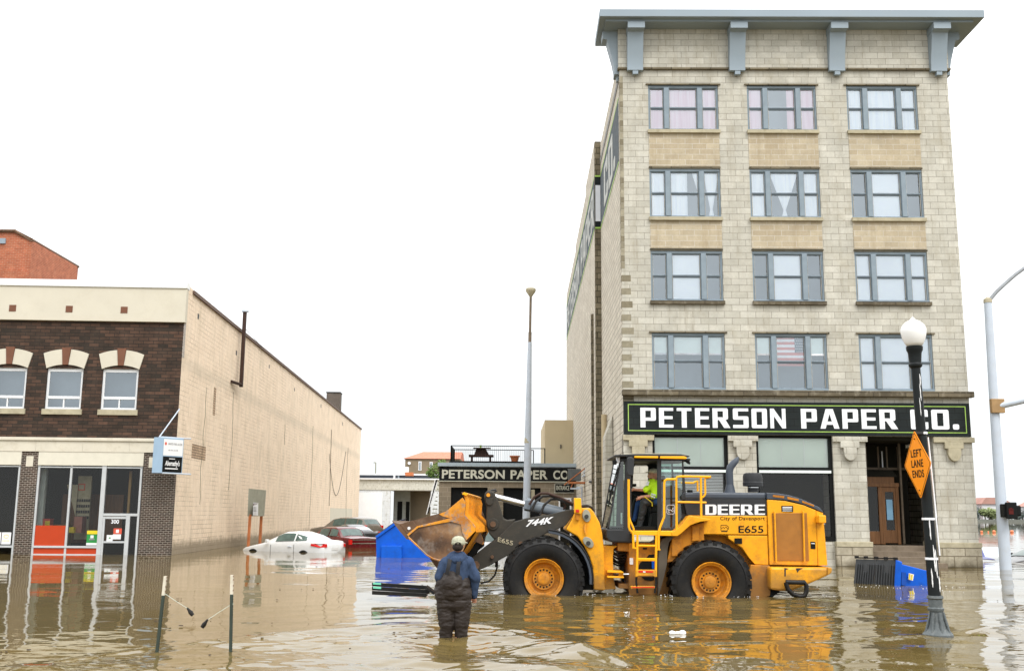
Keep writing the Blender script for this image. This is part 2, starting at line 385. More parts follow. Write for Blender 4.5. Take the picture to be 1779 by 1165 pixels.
MT['loaderdirty'] = paint('dusty_loader_yellow', (.54, .205, .014), .65, .14, (.20, .065, .014), .8, 2.5, mud=(.75, .7, (.19, .115, .05)))
MT['rail'] = paint('handrail_yellow_paint', (.92, .43, .01), .35, .05)
MT['charcoal'] = paint('charcoal_loader_paint', (.030, .032, .035), .5, .1, (.06, .055, .045), .4, 3)
MT['hoodgrey'] = paint('grey_hood_paint', (.060, .072, .092), .4, .08)
MT['armgrey'] = paint('dark_olive_arm_paint', (.042, .039, .032), .55, .12, (.085, .07, .05), .5, 2.5)
MT['cyl'] = paint('cylinder_grey', (.16, .19, .22), .35, .06)
MT['chrome'] = paint('chrome_rod', (.75, .75, .76), .12, .02, metal=1)
MT['rubber'] = paint('wet_black_rubber', (.0045, .0045, .005), .48, .3, (.03, .026, .018), .35, 3, spec=.3, mud=(.05, .3, (.03, .024, .015)))
MT['rubberhose'] = paint('hose_rubber', (.03, .03, .03), .5)
MT['rim'] = paint('dirty_rim_paint', (.68, .265, .014), .5, .1, (.16, .06, .02), .75, 5, mud=(.2, .55, (.19, .115, .05)))
MT['bucketsteel_'] = paint('worn_brown_bucket_steel', (.34, .185, .08), .5, .45, (.05, .028, .016), .95, 1.3, metal=.1, bump=.15)
def steel3(name, cols, sc, grey=None, seed=0, rough=.5):
    t = NT(name); f = t.noise(sc, 7, .6, off=(seed, seed*2, 1)); c = t.mix(t.rng(f, .38, .52), cols[0], cols[1]); c = t.mix(t.rng(f, .52, .64), c, cols[2])
    if grey: c = t.mix(t.math('MULTIPLY', t.rng(t.noise(sc*2.2, 9, .75, off=(seed+5, 1, 7)), .50, .60), grey[1]), c, grey[0])
    c = t.mix(t.math('MULTIPLY', t.rng(t.noise(sc*9, 6, .7), .55, .7), .45), c, tuple(x*.4 for x in cols[0]))
    t.L(c, t.b.inputs['Base Color']); t.set(Roughness=rough); t.b.inputs['Specular IOR Level'].default_value = .35; t.bump(t.noise(sc*10, 6, .65), .25, .02); return t.m
MT['bucketsteel'] = steel3('muddy_bucket_steel', ((.055, .030, .018), (.20, .105, .05), (.40, .25, .13)), .85, ((.26, .22, .19), .5), 2)
MT['bucketedge'] = paint('dark_rusted_edge_steel', (.13, .075, .045), .55, .3, (.25, .2, .15), .6, 3, metal=.2)
MT['bucketpaint'] = steel3('scraped_yellow_steel', ((.40, .15, .02), (.74, .30, .014), (.70, .27, .012)), 1.3, ((.24, .23, .22), .85), 4)
MT['bucketback'] = steel3('bucket_back_yellow', ((.60, .23, .012), (.76, .31, .012), (.74, .30, .012)), 1.3, ((.30, .17, .05), .5), 9)
MT['blue'] = paint('blue_dumpster_paint', (.001, .095, .56), .45, .12, (.01, .04, .16), .45, 1.5)
MT['lid'] = paint('dark_grey_plastic_lid', (.06, .065, .07), .5, .1)
MT['lampblack'] = paint('chipped_black_pole_paint', (.010, .013, .014), .5, .2, spec=.2)
MT['basegrey'] = paint('grey_cast_base', (.10, .115, .12), .55, .25, (.3, .3, .28), .4, 12)
MT['globe'] = paint('frosted_white_globe', (.86, .87, .87), .35, .02)
MT['globe'].node_tree.nodes['Principled BSDF'].inputs['Subsurface Weight'].default_value = .0
MT['orange'] = paint('orange_sign_sheeting', (.95, .30, .0), .4, .03)
MT['fasciagrey'] = paint('blue_grey_fascia', (.33, .40, .45), .5, .08, (.25, .25, .25), .4)
MT['annexblock'] = masonry('grey_brown_block', ((.27, .225, .165), (.22, .185, .135)), (.36, .31, .24), .62, .3, .016, .3, .12)
MT['tanwall'] = paint('tan_stucco_wall', (.50, .41, .26), .85, .06, (.42, .35, .22), .3, .5)
MT['whitewall'] = masonry('white_painted_block', ((.74, .78, .82), (.68, .72, .76)), (.60, .63, .66), .6, .3, .01, .15, .05, (.30, .29, .20), .8, 1.1)
MT['peeling'] = masonry('peeling_white_paint', ((.66, .66, .60), (.60, .60, .54)), (.5, .5, .45), .6, .3, .01, .3, .1, (.25, .24, .15), .9, 1.6)
MT['brownbldg'] = paint('brown_concrete', (.24, .195, .135), .9, .1, (.17, .14, .1), .5, .3)
MT['redroof'] = paint('salmon_tile_roof', (.55, .20, .13), .8, .12, scale=1.5)
MT['skin'] = paint('skin', (.50, .25, .17), .55, .08, scale=8)
MT['navy'] = paint('blue_sweatshirt', (.034, .056, .108), .95, .2, (.02, .034, .065), .6, 7, bump=.2)
MT['wader'] = paint('brown_wader_fabric', (.026, .019, .016), .6, .22, (.05, .04, .034), .5, 6, bump=.35, spec=.35)
MT['strap'] = paint('black_strap', (.02, .02, .022), .8)
MT['camo'] = paint('camouflage_cap', (.40, .40, .30), .9, .15, (.16, .17, .11), .8, 26)
MT['hivis'] = paint('hi_vis_yellow', (.55, .85, .02), .7, .08)
MT['reflective'] = paint('silver_reflective_band', (.62, .66, .68), .4)
MT['denim'] = paint('blue_denim', (.025, .06, .17), .85, .2, scale=8)
MT['hair'] = paint('dark_hair', (.03, .022, .018), .8)
MT['terracotta'] = paint('terracotta', (.52, .17, .07), .7)
MT['stakegreen'] = paint('green_steel_stake', (.04, .055, .045), .6, .2)
MT['leaf'] = paint('tree_leaves', (.10, .16, .035), .7, .4, scale=2)
MT['farleaf'] = paint('far_bank_leaves', (.12, .145, .135), .9, .35, scale=.2)
MT['farleaf2'] = paint('far_bank_spring_leaves', (.24, .29, .13), .9, .3, scale=.2)
MT['trunk'] = paint('tree_bark', (.08, .06, .045), .9)
MT['farred'] = paint('far_red_brick', (.42, .24, .20), .9, .1, scale=.2)
MT['farwhite'] = paint('far_white_wall', (.68, .68, .70), .9, .05)
MT['buoy'] = paint('orange_buoy', (.85, .25, .12), .5)
MT['redlamp'] = paint('red_lens', (.55, .03, .02), .3)
MT['paper'] = paint('white_paper', (.78, .79, .80), .7, .02)
MT['posterg'] = paint('green_print', (.03, .26, .06), .6); MT['postery'] = paint('yellow_print', (.75, .58, .03), .6)
MT['posterr'] = paint('red_print', (.62, .10, .06), .6); MT['greyprint'] = paint('grey_print', (.25, .25, .26), .6)
MT['rustwood'] = paint('rusty_orange_post', (.42, .15, .06), .8, .25)
MT['greyboard'] = paint('weathered_grey_board', (.30, .30, .24), .6, .1, (.22, .22, .17), .6)
MT['concrete'] = paint('river_ground', (.16, .13, .09), .9)
MT['mint'] = paint('mint_green_plastic', (.18, .62, .42), .5)
MT['lightbluepaper'] = paint('light_blue_poster', (.20, .38, .55), .6)
def carpaint(n, c, **k): return paint(n, c, .22, .03, coat=.6, scale=1, **k)
MT['carwhite'] = carpaint('white_car_paint', (.70, .72, .73)); MT['maroon'] = carpaint('maroon_car_paint', (.115, .006, .010)); MT['taupe'] = carpaint('taupe_car_paint', (.15, .13, .105)); MT['carblack'] = carpaint('black_car_paint', (.012, .012, .014)); MT['navycar'] = carpaint('dark_blue_car_paint', (.02, .03, .22))
MT['carglass'] = paint('tinted_car_glass', (.07, .12, .11), .06, .3, spec=.8)
MT['carglasspale'] = paint('painted_reflection_car_glass', (.55, .62, .68), .06, .05, spec=.8)  # pale window reflection put into the glass base colour
MT['taillight'] = paint('red_tail_light', (.62, .015, .012), .15, .05)

# ---------------------------------------------------------------- water and ground
PERSON = Vector((-.88, 16.41, 0)); LAMP = Vector((6.82, 17.1, 0))
def make_water():
    def axis(fine0, fine1, step, lo, hi, g=1.12):
        a = list(np.arange(fine0, fine1, step)); s = step
        while a[-1] < hi: s *= g; a.append(a[-1]+s)
        s = step; b = [fine0]
        while b[-1] > lo: s *= g; b.append(b[-1]-s)
        return np.array(b[:0:-1] + a)
    xs = axis(-8.5, 9.0, .06, -900, 1600, 1.06)
    ys = [9.0]; 
    while ys[-1] < 60: ys.append(ys[-1] + .05 + max(0, ys[-1]-18)*.0045)
    s = ys[-1]-ys[-2]
    while ys[-1] < 4000: s *= 1.1; ys.append(ys[-1]+s)
    y0 = [9.0]; s = .05
    while y0[-1] > -60: s *= 1.2; y0.append(y0[-1]-s)
    ys = np.array(y0[:0:-1] + ys)
    X, Y = np.meshgrid(xs, ys); nx, ny = len(xs), len(ys)
    rg = np.random.RandomState(3); Z = np.zeros_like(X)
    def n2(sc, seed):
        r = np.random.RandomState(seed); a = np.zeros_like(X)
        for i in range(10):
            th = r.rand()*6.28; k = sc*(.5+r.rand()); a += np.sin(k*(X*np.cos(th)+Y*np.sin(th))+r.rand()*6.28)
        return a/3.2
    ss = lambda a, b, v: np.clip((v-a)/(b-a), 0, 1)**2*(3-2*np.clip((v-a)/(b-a), 0, 1))
    # agitation: calm by the left building, lively to the right and near the front
    calm = ss(-3.5, -1.2, X + (Y-20)*.12) 
    near = 1 - ss(13.8, 17.5, Y + .6*n2(.5, 5) + .15*np.abs(X))
    dxm = X + .75; Yb = 17.9 - np.where(dxm > 0, .80*np.abs(dxm)**2.1, .17*np.abs(dxm)**2.05) + .12*n2(.6, 31); dY = Y - Yb
    inside = 1 - ss(-.35, .15, dY)
    agit = .08 + .24*calm + .95*inside*(.40+.60*ss(-8, -3, X)) + .15*near; agit *= 1 - .55*ss(26, 42, Y)*(1-ss(3, 9, X))
    agit *= np.clip(.75 + .45*n2(.9, 11), .2, 1.6)
    for i in range(80):
        lam = .19 * (2.6/.19)**(rg.rand()**1.15); th = rg.normal(1.35, .75); k = 2*np.pi/lam
        slope = .0185 * (.85 + .15*min(1, lam/1.0)); amp = slope/k
        fade = np.exp(-np.maximum(0, Y-18)/(9+lam*26))
        Z += amp*np.sin(k*(X*np.cos(th)+Y*np.sin(th)) + rg.rand()*6.28)*agit*fade
    # long slow swell that bends reflections
    for i in range(8):
        lam = 2.2+rg.rand()*3; th = rg.rand()*6.28; k = 2*np.pi/lam
        Z += .010/k*np.sin(k*(X*np.cos(th)+Y*np.sin(th))+rg.rand()*6.28)*np.exp(-np.maximum(0, Y-20)/40)*(.3+.7*calm)
    def rings(c, lam, sl, dec, r0=.2):
        r = np.hypot(X-c[0], Y-c[1]); return sl*lam/6.283*np.sin(6.283*r/lam)*np.exp(-r/dec)*ss(r0*.5, r0*1.5, r)
    Z += rings(PERSON, .33, .07, 1.3, .35) + rings(PERSON, .85, .05, 3.0, .6) + rings(LAMP, .26, .05, .8, .25)
    for c in ((.8, 24.9), (4.75, 24.8)): Z += rings(c, .7, .045, 3.2, .9) + rings(c, .3, .05, 1.5, .9)
    Z += rings((6.8, 25.2), .45, .045, 1.8, .3) + rings((9.2, 29), .5, .03, 2, .4)
    Z += .022*np.exp(-((dY-.1)/.16)**2)*np.exp(-np.abs(dxm)/3.5) + .012*np.exp(-((dY+.5)/.14)**2)*np.exp(-np.abs(dxm)/2.5)
    r = np.hypot(X-1.4, (Y-26.5)*1.0)   # bow wave arcs spreading towards the camera
    for r0, a in ((7.9, .016), (9.2, .014), (10.9, .018)): Z += ss(.5, 2.5, X)*a*np.exp(-((r-r0-.12*n2(.7, 21))/.17)**2)*(Y < 24)
    co = np.stack([X, Y, Z], -1).reshape(-1, 3).astype(np.float32)
    idx = np.arange(nx*ny).reshape(ny, nx)
    f = np.stack([idx[:-1, :-1], idx[:-1, 1:], idx[1:, 1:], idx[1:, :-1]], -1).reshape(-1, 4).astype(np.int32)
    me = bpy.data.meshes.new('water'); me.vertices.add(len(co)); me.vertices.foreach_set('co', co.ravel())
    me.loops.add(f.size); me.loops.foreach_set('vertex_index', f.ravel()); me.polygons.add(len(f))
    me.polygons.foreach_set('loop_start', np.arange(0, f.size, 4, dtype=np.int32)); me.polygons.foreach_set('use_smooth', np.ones(len(f), bool))
    me.update(); me.validate()
    t = NT('muddy_flood_water')
    c = t.mix(t.rng(t.noise(.25, 5), .35, .65), (.112, .080, .026), (.150, .110, .040)); t.L(c, t.b.inputs['Base Color'])
    t.set(Roughness=.015, IOR=1.333)
    ln = t.n.new('ShaderNodeVectorMath'); ln.operation = 'LENGTH'; t.L(t.obj, ln.inputs[0])
    fade = t.math('MULTIPLY', t.rng(ln.outputs['Value'], 10, 60, 1, .35), t.rng(t.noise(.28, 2, off=(3, 3, 3)), .38, .6, .25, 1))
    h = t.math('ADD', t.math('MULTIPLY', t.noise(3.2, 3, .55, stretch=(.8, 1, 1)), .8), t.math('MULTIPLY', t.noise(11, 2, .5), .12))
    bp = t.n.new('ShaderNodeBump'); bp.inputs['Distance'].default_value = .03; t.L(h, bp.inputs['Height']); t.L(t.math('MULTIPLY', fade, .22), bp.inputs['Strength']); t.L(bp.outputs[0], t.b.inputs['Normal'])
    me.materials.append(t.m)
    o = bpy.data.objects.new('water', me); COL.objects.link(o); tag(o, kind='structure')
make_water()
tag(MB().face([(-900, -60, -.56), (1600, -60, -.56), (1600, 4000, -.56), (-900, 4000, -.56)]) and None or (lambda b: (b.face([(-900, -60, -.56), (1600, -60, -.56), (1600, 4000, -.56), (-900, 4000, -.56)]), b.build('ground', MT['concrete']))[1])(MB()), kind='structure')

# ---------------------------------------------------------------- wall with openings (one continuous face sheet, local XZ)
def wall_sheet(mb, x0, x1, z0, z1, y, holes, depth=.22):
    xs = sorted({x0, x1, *[h[0] for h in holes], *[h[1] for h in holes]}); zs = sorted({z0, z1, *[h[2] for h in holes], *[h[3] for h in holes]})
    for a, b in zip(xs, xs[1:]):
        for c, d in zip(zs, zs[1:]):
            mx, mz = (a+b)/2, (c+d)/2
            if any(h[0] < mx < h[1] and h[2] < mz < h[3] for h in holes): continue
            mb.face([(a, y, c), (b, y, c), (b, y, d), (a, y, d)])
    for h in holes:
        a, b, c, d = h[:4]; dp = h[4] if len(h) > 4 else depth
        mb.face([(a, y, c), (a, y, d), (a, y+dp, d), (a, y+dp, c)]); mb.face([(b, y, d), (b, y, c), (b, y+dp, c), (b, y+dp, d)])
        mb.face([(a, y, d), (b, y, d), (b, y+dp, d), (a, y+dp, d)]); mb.face([(b, y, c), (a, y, c), (a, y+dp, c), (b, y+dp, c)])

# ================================================================ PETERSON main building
PU = [(1.16, 4.02), (5.2, 8.02), (9.26, 12.14)]
ROWS = [(6.69, 8.93), (10.21, 12.26), (13.63, 15.67), (17.3, 19.24)]
WB = 13.42
pb = thing('paper_company_building', 'tall pale block building of five storeys with grey bracketed cornice and black sign band', 'building', (4.34, 40.17, 0), -.0113)
b = MB()
holes = [(u0, u1, z0, z1) for u0, u1 in PU for z0, z1 in ROWS]
wall_sheet(b, 0, WB, 4.93, 19.93, 0, holes, .24)
b.face([(WB, 0, 4.93), (WB, 13, 4.93), (WB, 13, 22.0), (WB, 0, 22.0)])
b.build('front_wall', MT['facade'], pb, norm=False)
# frieze above the belt shadow line
b = MB().box(-.05, WB+.05, -.06, .3, 19.97, 21.9); b.build('frieze', MT['facade'], pb)
b = MB().box(-.08, WB+.12, -.12, .28, 19.90, 19.97); b.build('belt_shadow_line', MT['darkquoin'], pb)  # thin projecting strip in dark colour draws the belt's shadow line
# side walls
b = MB()
b.face([(0, 0, -.6), (0, 10.9, -.6), (0, 10.9, 20.6), (0, 0, 20.6)][::-1])
b.face([(-.3, 10.9, -.6), (-.3, 45, -.6), (-.3, 45, 19.9), (-.3, 30, 19.9), (-.3, 30, 20.25), (-.3, 18, 20.25), (-.3, 18, 20.75), (-.3, 10.9, 20.75)][::-1])
b.face([(WB, 0, -.6), (WB, 45, -.6), (WB, 45, 20.5), (WB, 0, 20.5)]); b.face([(-.3, 45, -.6), (WB, 45, -.6), (WB, 45, 19.9), (-.3, 45, 19.9)])
b.build('side_wall', MT['sideblock'], pb, norm=False)
MB().box(-.3, .02, 10.6, 10.9, -.6, 20.75).build('corner_pilaster', MT['darkquoin'], pb)
MB().box(-.03, WB+.03, .3, 44.8, 19.5, 19.8).build('roof', MT['roof'], pb)
# quoin blocks on the front left corner
z = 6.75; k = 0
mq = [paint('quoin_tone', c_, .9, .2, (.30, .27, .2), .5, 6, bump=.3) for c_ in ((.26, .235, .17), (.20, .175, .12), (.34, .31, .23))]
while z < 19.6:
    MB().box(-.006, random.choice((.36, .42, .46)) if z < 11.5 else .13, -.006, .3, z, z+.255).build('corner_quoin', mq[k % 3 if z > 11.5 else random.choice((0, 1))], pb)
    z += .53 if z < 11.5 else .27; k += 1
# recessed tan spandrels
for u0, u1 in PU:
    for z0, z1 in ((12.26, 13.63), (15.67, 17.3)):
        b = MB().box(u0+.0, u1-.0, -.02, .0, z0+.1, z1-.12); b.build('spandrel_panel', MT['tan'], pb)
        MB().box(u0-.02, u1+.02, -.05, .02, z0+.02, z0+.07).build('lintel', MT['darkquoin'], pb)
    for z0, _ in ROWS[1:]:
        MB().box(u0-.04, u1+.04, -.13, .1, z0-.14, z0-.003).build('window_sill', MT['ledge'] if z0 < 13 else MT['sill'], pb)
    for z in (8.93, 19.24): MB().box(u0-.1, u1+.1, -.07, .12, z, z+.05).build('lintel', MT['darkquoin'], pb)
# big cornice
b = MB().box(-.88, 14.66, -1.0, 1.75, 21.75, 22.08); b.build('cornice', MT['cornice'], pb, bevel=.02)
MB().box(-.62, 14.3, -.75, 1.5, 21.66, 21.75).build('cornice_soffit', MT['cornice'], pb)
def bracket(u0, u1, side=0):
    prof = [(0, 21.66), (-.68, 21.66), (-.68, 21.35), (-.5, 21.3), (-.4, 20.9), (-.27, 20.4), (-.2, 20.0), (-.2, 19.78), (0, 19.78)]
    b = MB()
    if not side: b.prism([(u0, p[0]-.07, p[1]) for p in prof], (u1-u0, 0, 0)); b.box(u0-.02, u1+.03, -.83, -.07, 21.36, 21.62); b.box(u0+.22, u1-.2, -.25, -.07, 19.62, 19.79)
    else:
        b.prism([(side*(0 - p[0]*.95) + (0 if side < 0 else WB), .12, p[1]) for p in prof], (0, .62, 0)) if 0 else b.prism([((p[0] if side < 0 else WB - p[0]), .15, p[1]) for p in prof], (0, .6, 0))
        x = (-.1 if side < 0 else WB); b.box(x, x+.1, .3, .55, 19.55, 19.78)
    return b.build('cornice_bracket', MT['cornice'], pb, smooth=30)
for u0 in (.3, 4.47, 8.54, 12.68): bracket(u0, u0+.64)
bracket(0, 0, -1); bracket(0, 0, 1)
# windows
def vplane(mb, x0, x1, y, z0, z1): mb.face([(x0, y, z0), (x1, y, z0), (x1, y, z1), (x0, y, z1)])
def tie_curtain(mb, x0, x1, z0, z1, y, pin):
    """curtain gathered at a low tie point"""
    zt = z0 + (z1-z0)*.16; xp = pin
    mb.face([(x0, y, z1), (xp-.05, y, zt), (xp+.05, y, zt), (x1, y, z1)]); mb.face([(xp-.05, y, zt), (xp-.11, y, z0+.03), (xp+.11, y, z0+.03), (xp+.05, y, zt)])
def triple_window(u0, u1, z0, z1, deco):
    y = .05; w = u1-u0; H = z1-z0; bays = [(u0+.06, u0+w*.225), (u0+w*.295, u0+w*.70), (u0+w*.77, u1-.06)]
    f = MB(); f.box(u0, u1, y-.02, y+.12, z1-.11, z1); f.box(u0, u1, y-.04, y+.12, z0, z0+.07)
    f.box(u0, u0+.06, y, y+.12, z0+.07, z1-.11); f.box(u1-.06, u1, y, y+.12, z0+.07, z1-.11)
    for i in (0, 1): f.box(bays[i][1], bays[i+1][0], y-.07, y+.12, z0+.07, z1-.11)
    fr = f.build('window', MT['frame'], pb, bevel=.008)
    zm = z0 + H*.5; s = MB(); g = MB()
    for a, c in bays:
        s.box(a, c, y+.045, y+.09, zm-.018, zm+.02)
        for (p, q) in ((z0+.07, zm-.018), (zm+.02, z1-.11)):
            yy = y+.05 if p < zm-.1 else y+.03
            s.box(a, a+.035, yy, yy+.05, p, q); s.box(c-.035, c, yy, yy+.05, p, q); s.box(a+.035, c-.035, yy, yy+.05, q-.035, q); s.box(a+.035, c-.035, yy, yy+.05, p, p+.035)
        vplane(g, a+.02, c-.02, y+.085, z0+.07, z1-.1)
    s.build('sash', MT['frame'], fr)
    s = MB(); [s.box(a+.035, c-.035, y+.03, y+.045, zm-.024, zm-.002) for a, c in bays]; s.build('meeting_rail_shadow', MT['railshadow'], fr)  # painted shadow strip over the lower half of each meeting rail
    s = MB()
    for a, c in bays: s.box(a+.03, a+.044, y+.035, y+.05, z0+.1, z1-.13); s.box(c-.044, c-.03, y+.035, y+.05, z0+.1, z1-.13)
    s.build('glazing_bead', MT['sash'], fr); g.build('pane', MT['glass'], fr, norm=False)
    iw = MB().box(u0-.2, u1+.2, y+.8, y+.85, z0-.2, z1+.2); iw.build('room_wall', MT['interior'], fr)
    yy = y+.105; lo, hi = z0+.07, z1-.08
    for i, d in enumerate(deco):
        a, c = bays[i]; a -= .02; c += .02
        if d == 's': m_ = MB(); vplane(m_, a, c, yy, lo, hi); m_.build('roller_shade', MT['shade'], fr, norm=False)
        elif d == 'h': m_ = MB(); vplane(m_, a, c, yy, lo+H*.62, hi); m_.build('half_blind', MT['blind'], fr, norm=False); MB().box(a, c, yy-.02, yy, lo+H*.59, lo+H*.62).build('blind_rail', MT['white'], fr)
        elif d == 'p': m_ = MB(); vplane(m_, a, c, yy, lo, hi); m_.build('curtain', MT['pink'], fr, norm=False)
        elif d == 'c': m_ = MB(); vplane(m_, a, c, yy, lo, hi); m_.build('curtain', MT['curtain'], fr, norm=False)
        elif d == 't': m_ = MB(); tie_curtain(m_, a, c, lo, hi, yy, (a+c)/2); m_.build('curtain', MT['curtain'], fr, norm=False)
        elif d == 'l': m_ = MB(); vplane(m_, a, a+(c-a)*.6, yy, lo, hi); tie_curtain(m_, a+(c-a)*.75, c, lo+H*.45, hi, yy, c-.02); m_.build('curtain', MT['curtain'], fr, norm=False)
        elif d == 'r': m_ = MB(); vplane(m_, a+(c-a)*.7, c, yy, lo, hi); m_.build('curtain', MT['pink'], fr, norm=False)
        elif d == 'f':
            zt = hi-.02; zb = zt-H*.52; st = (zt-zb)/11; r_, w_ = MB(), MB()
            for k in range(11):
                za = zt-(k+1)*st; xe = c if k > 5 else a+(c-a)*.66
                vplane(w_ if k % 2 else r_, a, xe, yy, za, za+st)
            r_.build('flag_red_stripes', MT['posterr'], fr, norm=False); w_.build('flag_white_stripes', MT['shade'], fr, norm=False)
            m_ = MB(); vplane(m_, a+(c-a)*.66, c, yy, zt-6*st, zt); m_.build('flag_canton', MT['navy'], fr, norm=False)
            m_ = MB()
            for r0 in range(6):
                for c0 in range(5):
                    cx, cz = a+(c-a)*(.70+.06*c0+(.03 if r0 % 2 else 0)), zt-(r0+.6)*st
                    pts = [(cx+(.028 if q % 2 == 0 else .012)*math.sin(q*math.pi/5), yy-.006, cz+(.028 if q % 2 == 0 else .012)*math.cos(q*math.pi/5)) for q in range(10)]
                    m_.face(pts)
            m_.build('flag_stars', MT['paper'], fr, norm=False)
DEC = {3: ('ppp', 'prp', 'ccc'), 2: ('clt', 'ctc', '-s-'), 1: ('-s-', '-s-', 'sss'), 0: ('hhh', 'hfh', 'sss')}
for r, (z0, z1) in enumerate(ROWS):
    for c, (u0, u1) in enumerate(PU): triple_window(u0, u1, z0, z1, DEC[r][c])
# ledge over sign, sign band
MB().box(-.04, 13.54, -.27, .05, 6.43, 6.66).build('stone_ledge', MT['ledge'], pb, bevel=.03)
MB().box(0, .42, -.03, 0, 6.21, 6.43).build('corner_quoin', MT['darkquoin'], pb)
sb = MB().box(.02, 13.37, -.09, .0, 4.94, 6.21).build('sign_board', MT['signblack'], pb)
b = MB()
for x0, x1, z0, z1 in ((.18, 13.22, 6.07, 6.10), (.18, 13.22, 5.06, 5.09), (.18, .21, 5.09, 6.07), (13.19, 13.22, 5.09, 6.07)): b.box(x0, x1, -.1, -.09, z0, z1)
b.build('border_line', MT['lime'], sb)
for wd, x0, x1 in (('PETERSON', .66, 6.27), ('PAPER', 6.86, 10.57), ('CO.', 11.08, 12.93)):
    me, wt = block_text(wd, gap=.17)
    place_text('lettering', me, (0, wt, 0, 1), (x0, -.092, 5.20), (x1-x0, 0, 0), (0, 0, .76), MT['white'], sb, world=False, thick=.012)
# painted sign on the long side wall, continuing over both wall planes
def side_sign(y0, y1, x, z0, z1, word, t0, t1, zl0, zl1):
    b = MB().box(x-.012, x, y0, y1, z0, z1); o = b.build('wall_sign', MT['fadedsign'], pb)
    c = MB(); c.box(x-.02, x-.012, y0, y1, z0, z0+.09); c.box(x-.02, x-.012, y0, y1, z1-.09, z1); c.build('border_line', MT['lime'], o)
    me, wt = block_text(word, gap=.17); place_text('lettering', me, (0, wt, 0, 1), (x-.014, t1, zl0), (0, t0-t1, 0), (0, 0, zl1-zl0), MT['fadedletter'], o, world=False, thick=.01)
side_sign(.6, 10.6, 0, 16.1, 18.95, 'CO.', 2.2, 8.2, 16.5, 18.5)
side_sign(10.9, 44.6, -.3, 16.1, 18.95, 'PETERSON PAPER', 11.2, 43.6, 16.5, 18.5)
b = MB().box(-.3, .0, 10.585, 10.6, 16.1, 18.95); o = b.build('wall_sign', MT['signblack'], pb)
MB().box(-.27, -.02, 10.57, 10.585, 16.5, 18.4).build('lettering', MT['white'], o); MB().box(-.29, .0, 10.57, 10.585, 16.12, 16.2).build('border_line', MT['lime'], o); MB().box(-.29, 0, 10.57, 10.585, 18.85, 18.93).build('border_line', MT['lime'], o)
# ground storey piers
piers = [(0, 1.12), (4.04, 5.12), (8.06, 9.32), (11.93, 13.43)]
for i, (a, c) in enumerate(piers):
    MB().box(a, c, 0, .62 if i < 2 else 1.5, .93, 4.94).build('pier', MT['facade'], pb)
    MB().box(a-.05 if i else a, c+.08, -.12, .64 if i < 2 else 1.52, .73, .93).build('pier_ledge', MT['sill'], pb, bevel=.02)
    MB().box(a-.05 if i else a, c+.07, -.10, .63 if i < 2 else 1.51, -.6, .73).build('plinth', MT['plinth'], pb, bevel=.03)
    m_ = (a+c)/2; b = MB(); b.box(a-.02, c+.06, -.13, 0, 4.7, 4.9); b.box(m_-.36, m_+.36, -.16, 0, 4.46, 4.7)
    b.prism([(m_ + .25*math.cos(t), -.17, 4.3+.32*math.sin(t)*1.0) for t in [math.pi*k/10 for k in range(10, 21)]] + [(m_+.25, -.17, 4.46), (m_-.25, -.17, 4.46)], (0, .17, 0))
    b.build('pier_capital', MT['sill'] if i in (0, 3) else MT['facade'], pb, bevel=.015)
# shop windows
for k, (a, c) in enumerate(((1.12, 4.04), (5.12, 8.06))):
    f = MB(); f.box(a, c, .1, .3, 4.84, 4.94); f.box(a, a+.1, .1, .3, .93, 4.84); f.box(c-.14, c, .1, .3, .93, 4.84); f.box(a+.1, c-.14, .08, .3, 3.48, 3.72); f.box(a+.1, c-.14, .1, .3, .93, 1.12)
    fr = f.build('shop_window', MT['black'], pb)
    MB().box(a+.1, c-.08, .05, .08, 3.50, 3.60).build('pale_sill_strip', MT['blind'], fr)
    m_ = MB(); vplane(m_, a+.1, c-.14, .19, 3.72, 4.84); m_.build('transom_blind', MT['blind'], fr, norm=False)
    s = MB()
    for j in range(1, 4): x = a+.1+(c-a-.24)*(j/3 if k == 0 else (.34, .66, .97)[j-1]); s.box(x-.01, x+.01, .175, .185, 3.72, 4.84)
    s.build('blind_cord', MT['white'], fr)
    m_ = MB(); vplane(m_, a+.1, c-.14, .16, 1.12, 3.48); vplane(m_, a+.1, c-.14, .16, 3.72, 4.84); m_.build('pane', MT['glassdark'], fr, norm=False)
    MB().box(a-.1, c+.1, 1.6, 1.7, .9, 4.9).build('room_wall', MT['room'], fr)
    MB().box(a, c, .12, .5, -.6, .93).build('bulkhead', MT['facade'], pb)
    if k == 0:
        s = MB(); z = 2.1
        while z < 3.45: s.box(a+.15, c-.2, .19, .22, z, z+.034); z += .058
        s.build('slatted_blind', MT['white'], fr)
    else:
        MB().box(a+1.15, a+2.3, .32, .34, 1.75, 2.25).build('orange_notice', MT['terracotta'], fr)
        MB().box(a+2.25, a+2.6, .25, .27, 1.55, 1.9).build('paper_notice', MT['paper'], fr)
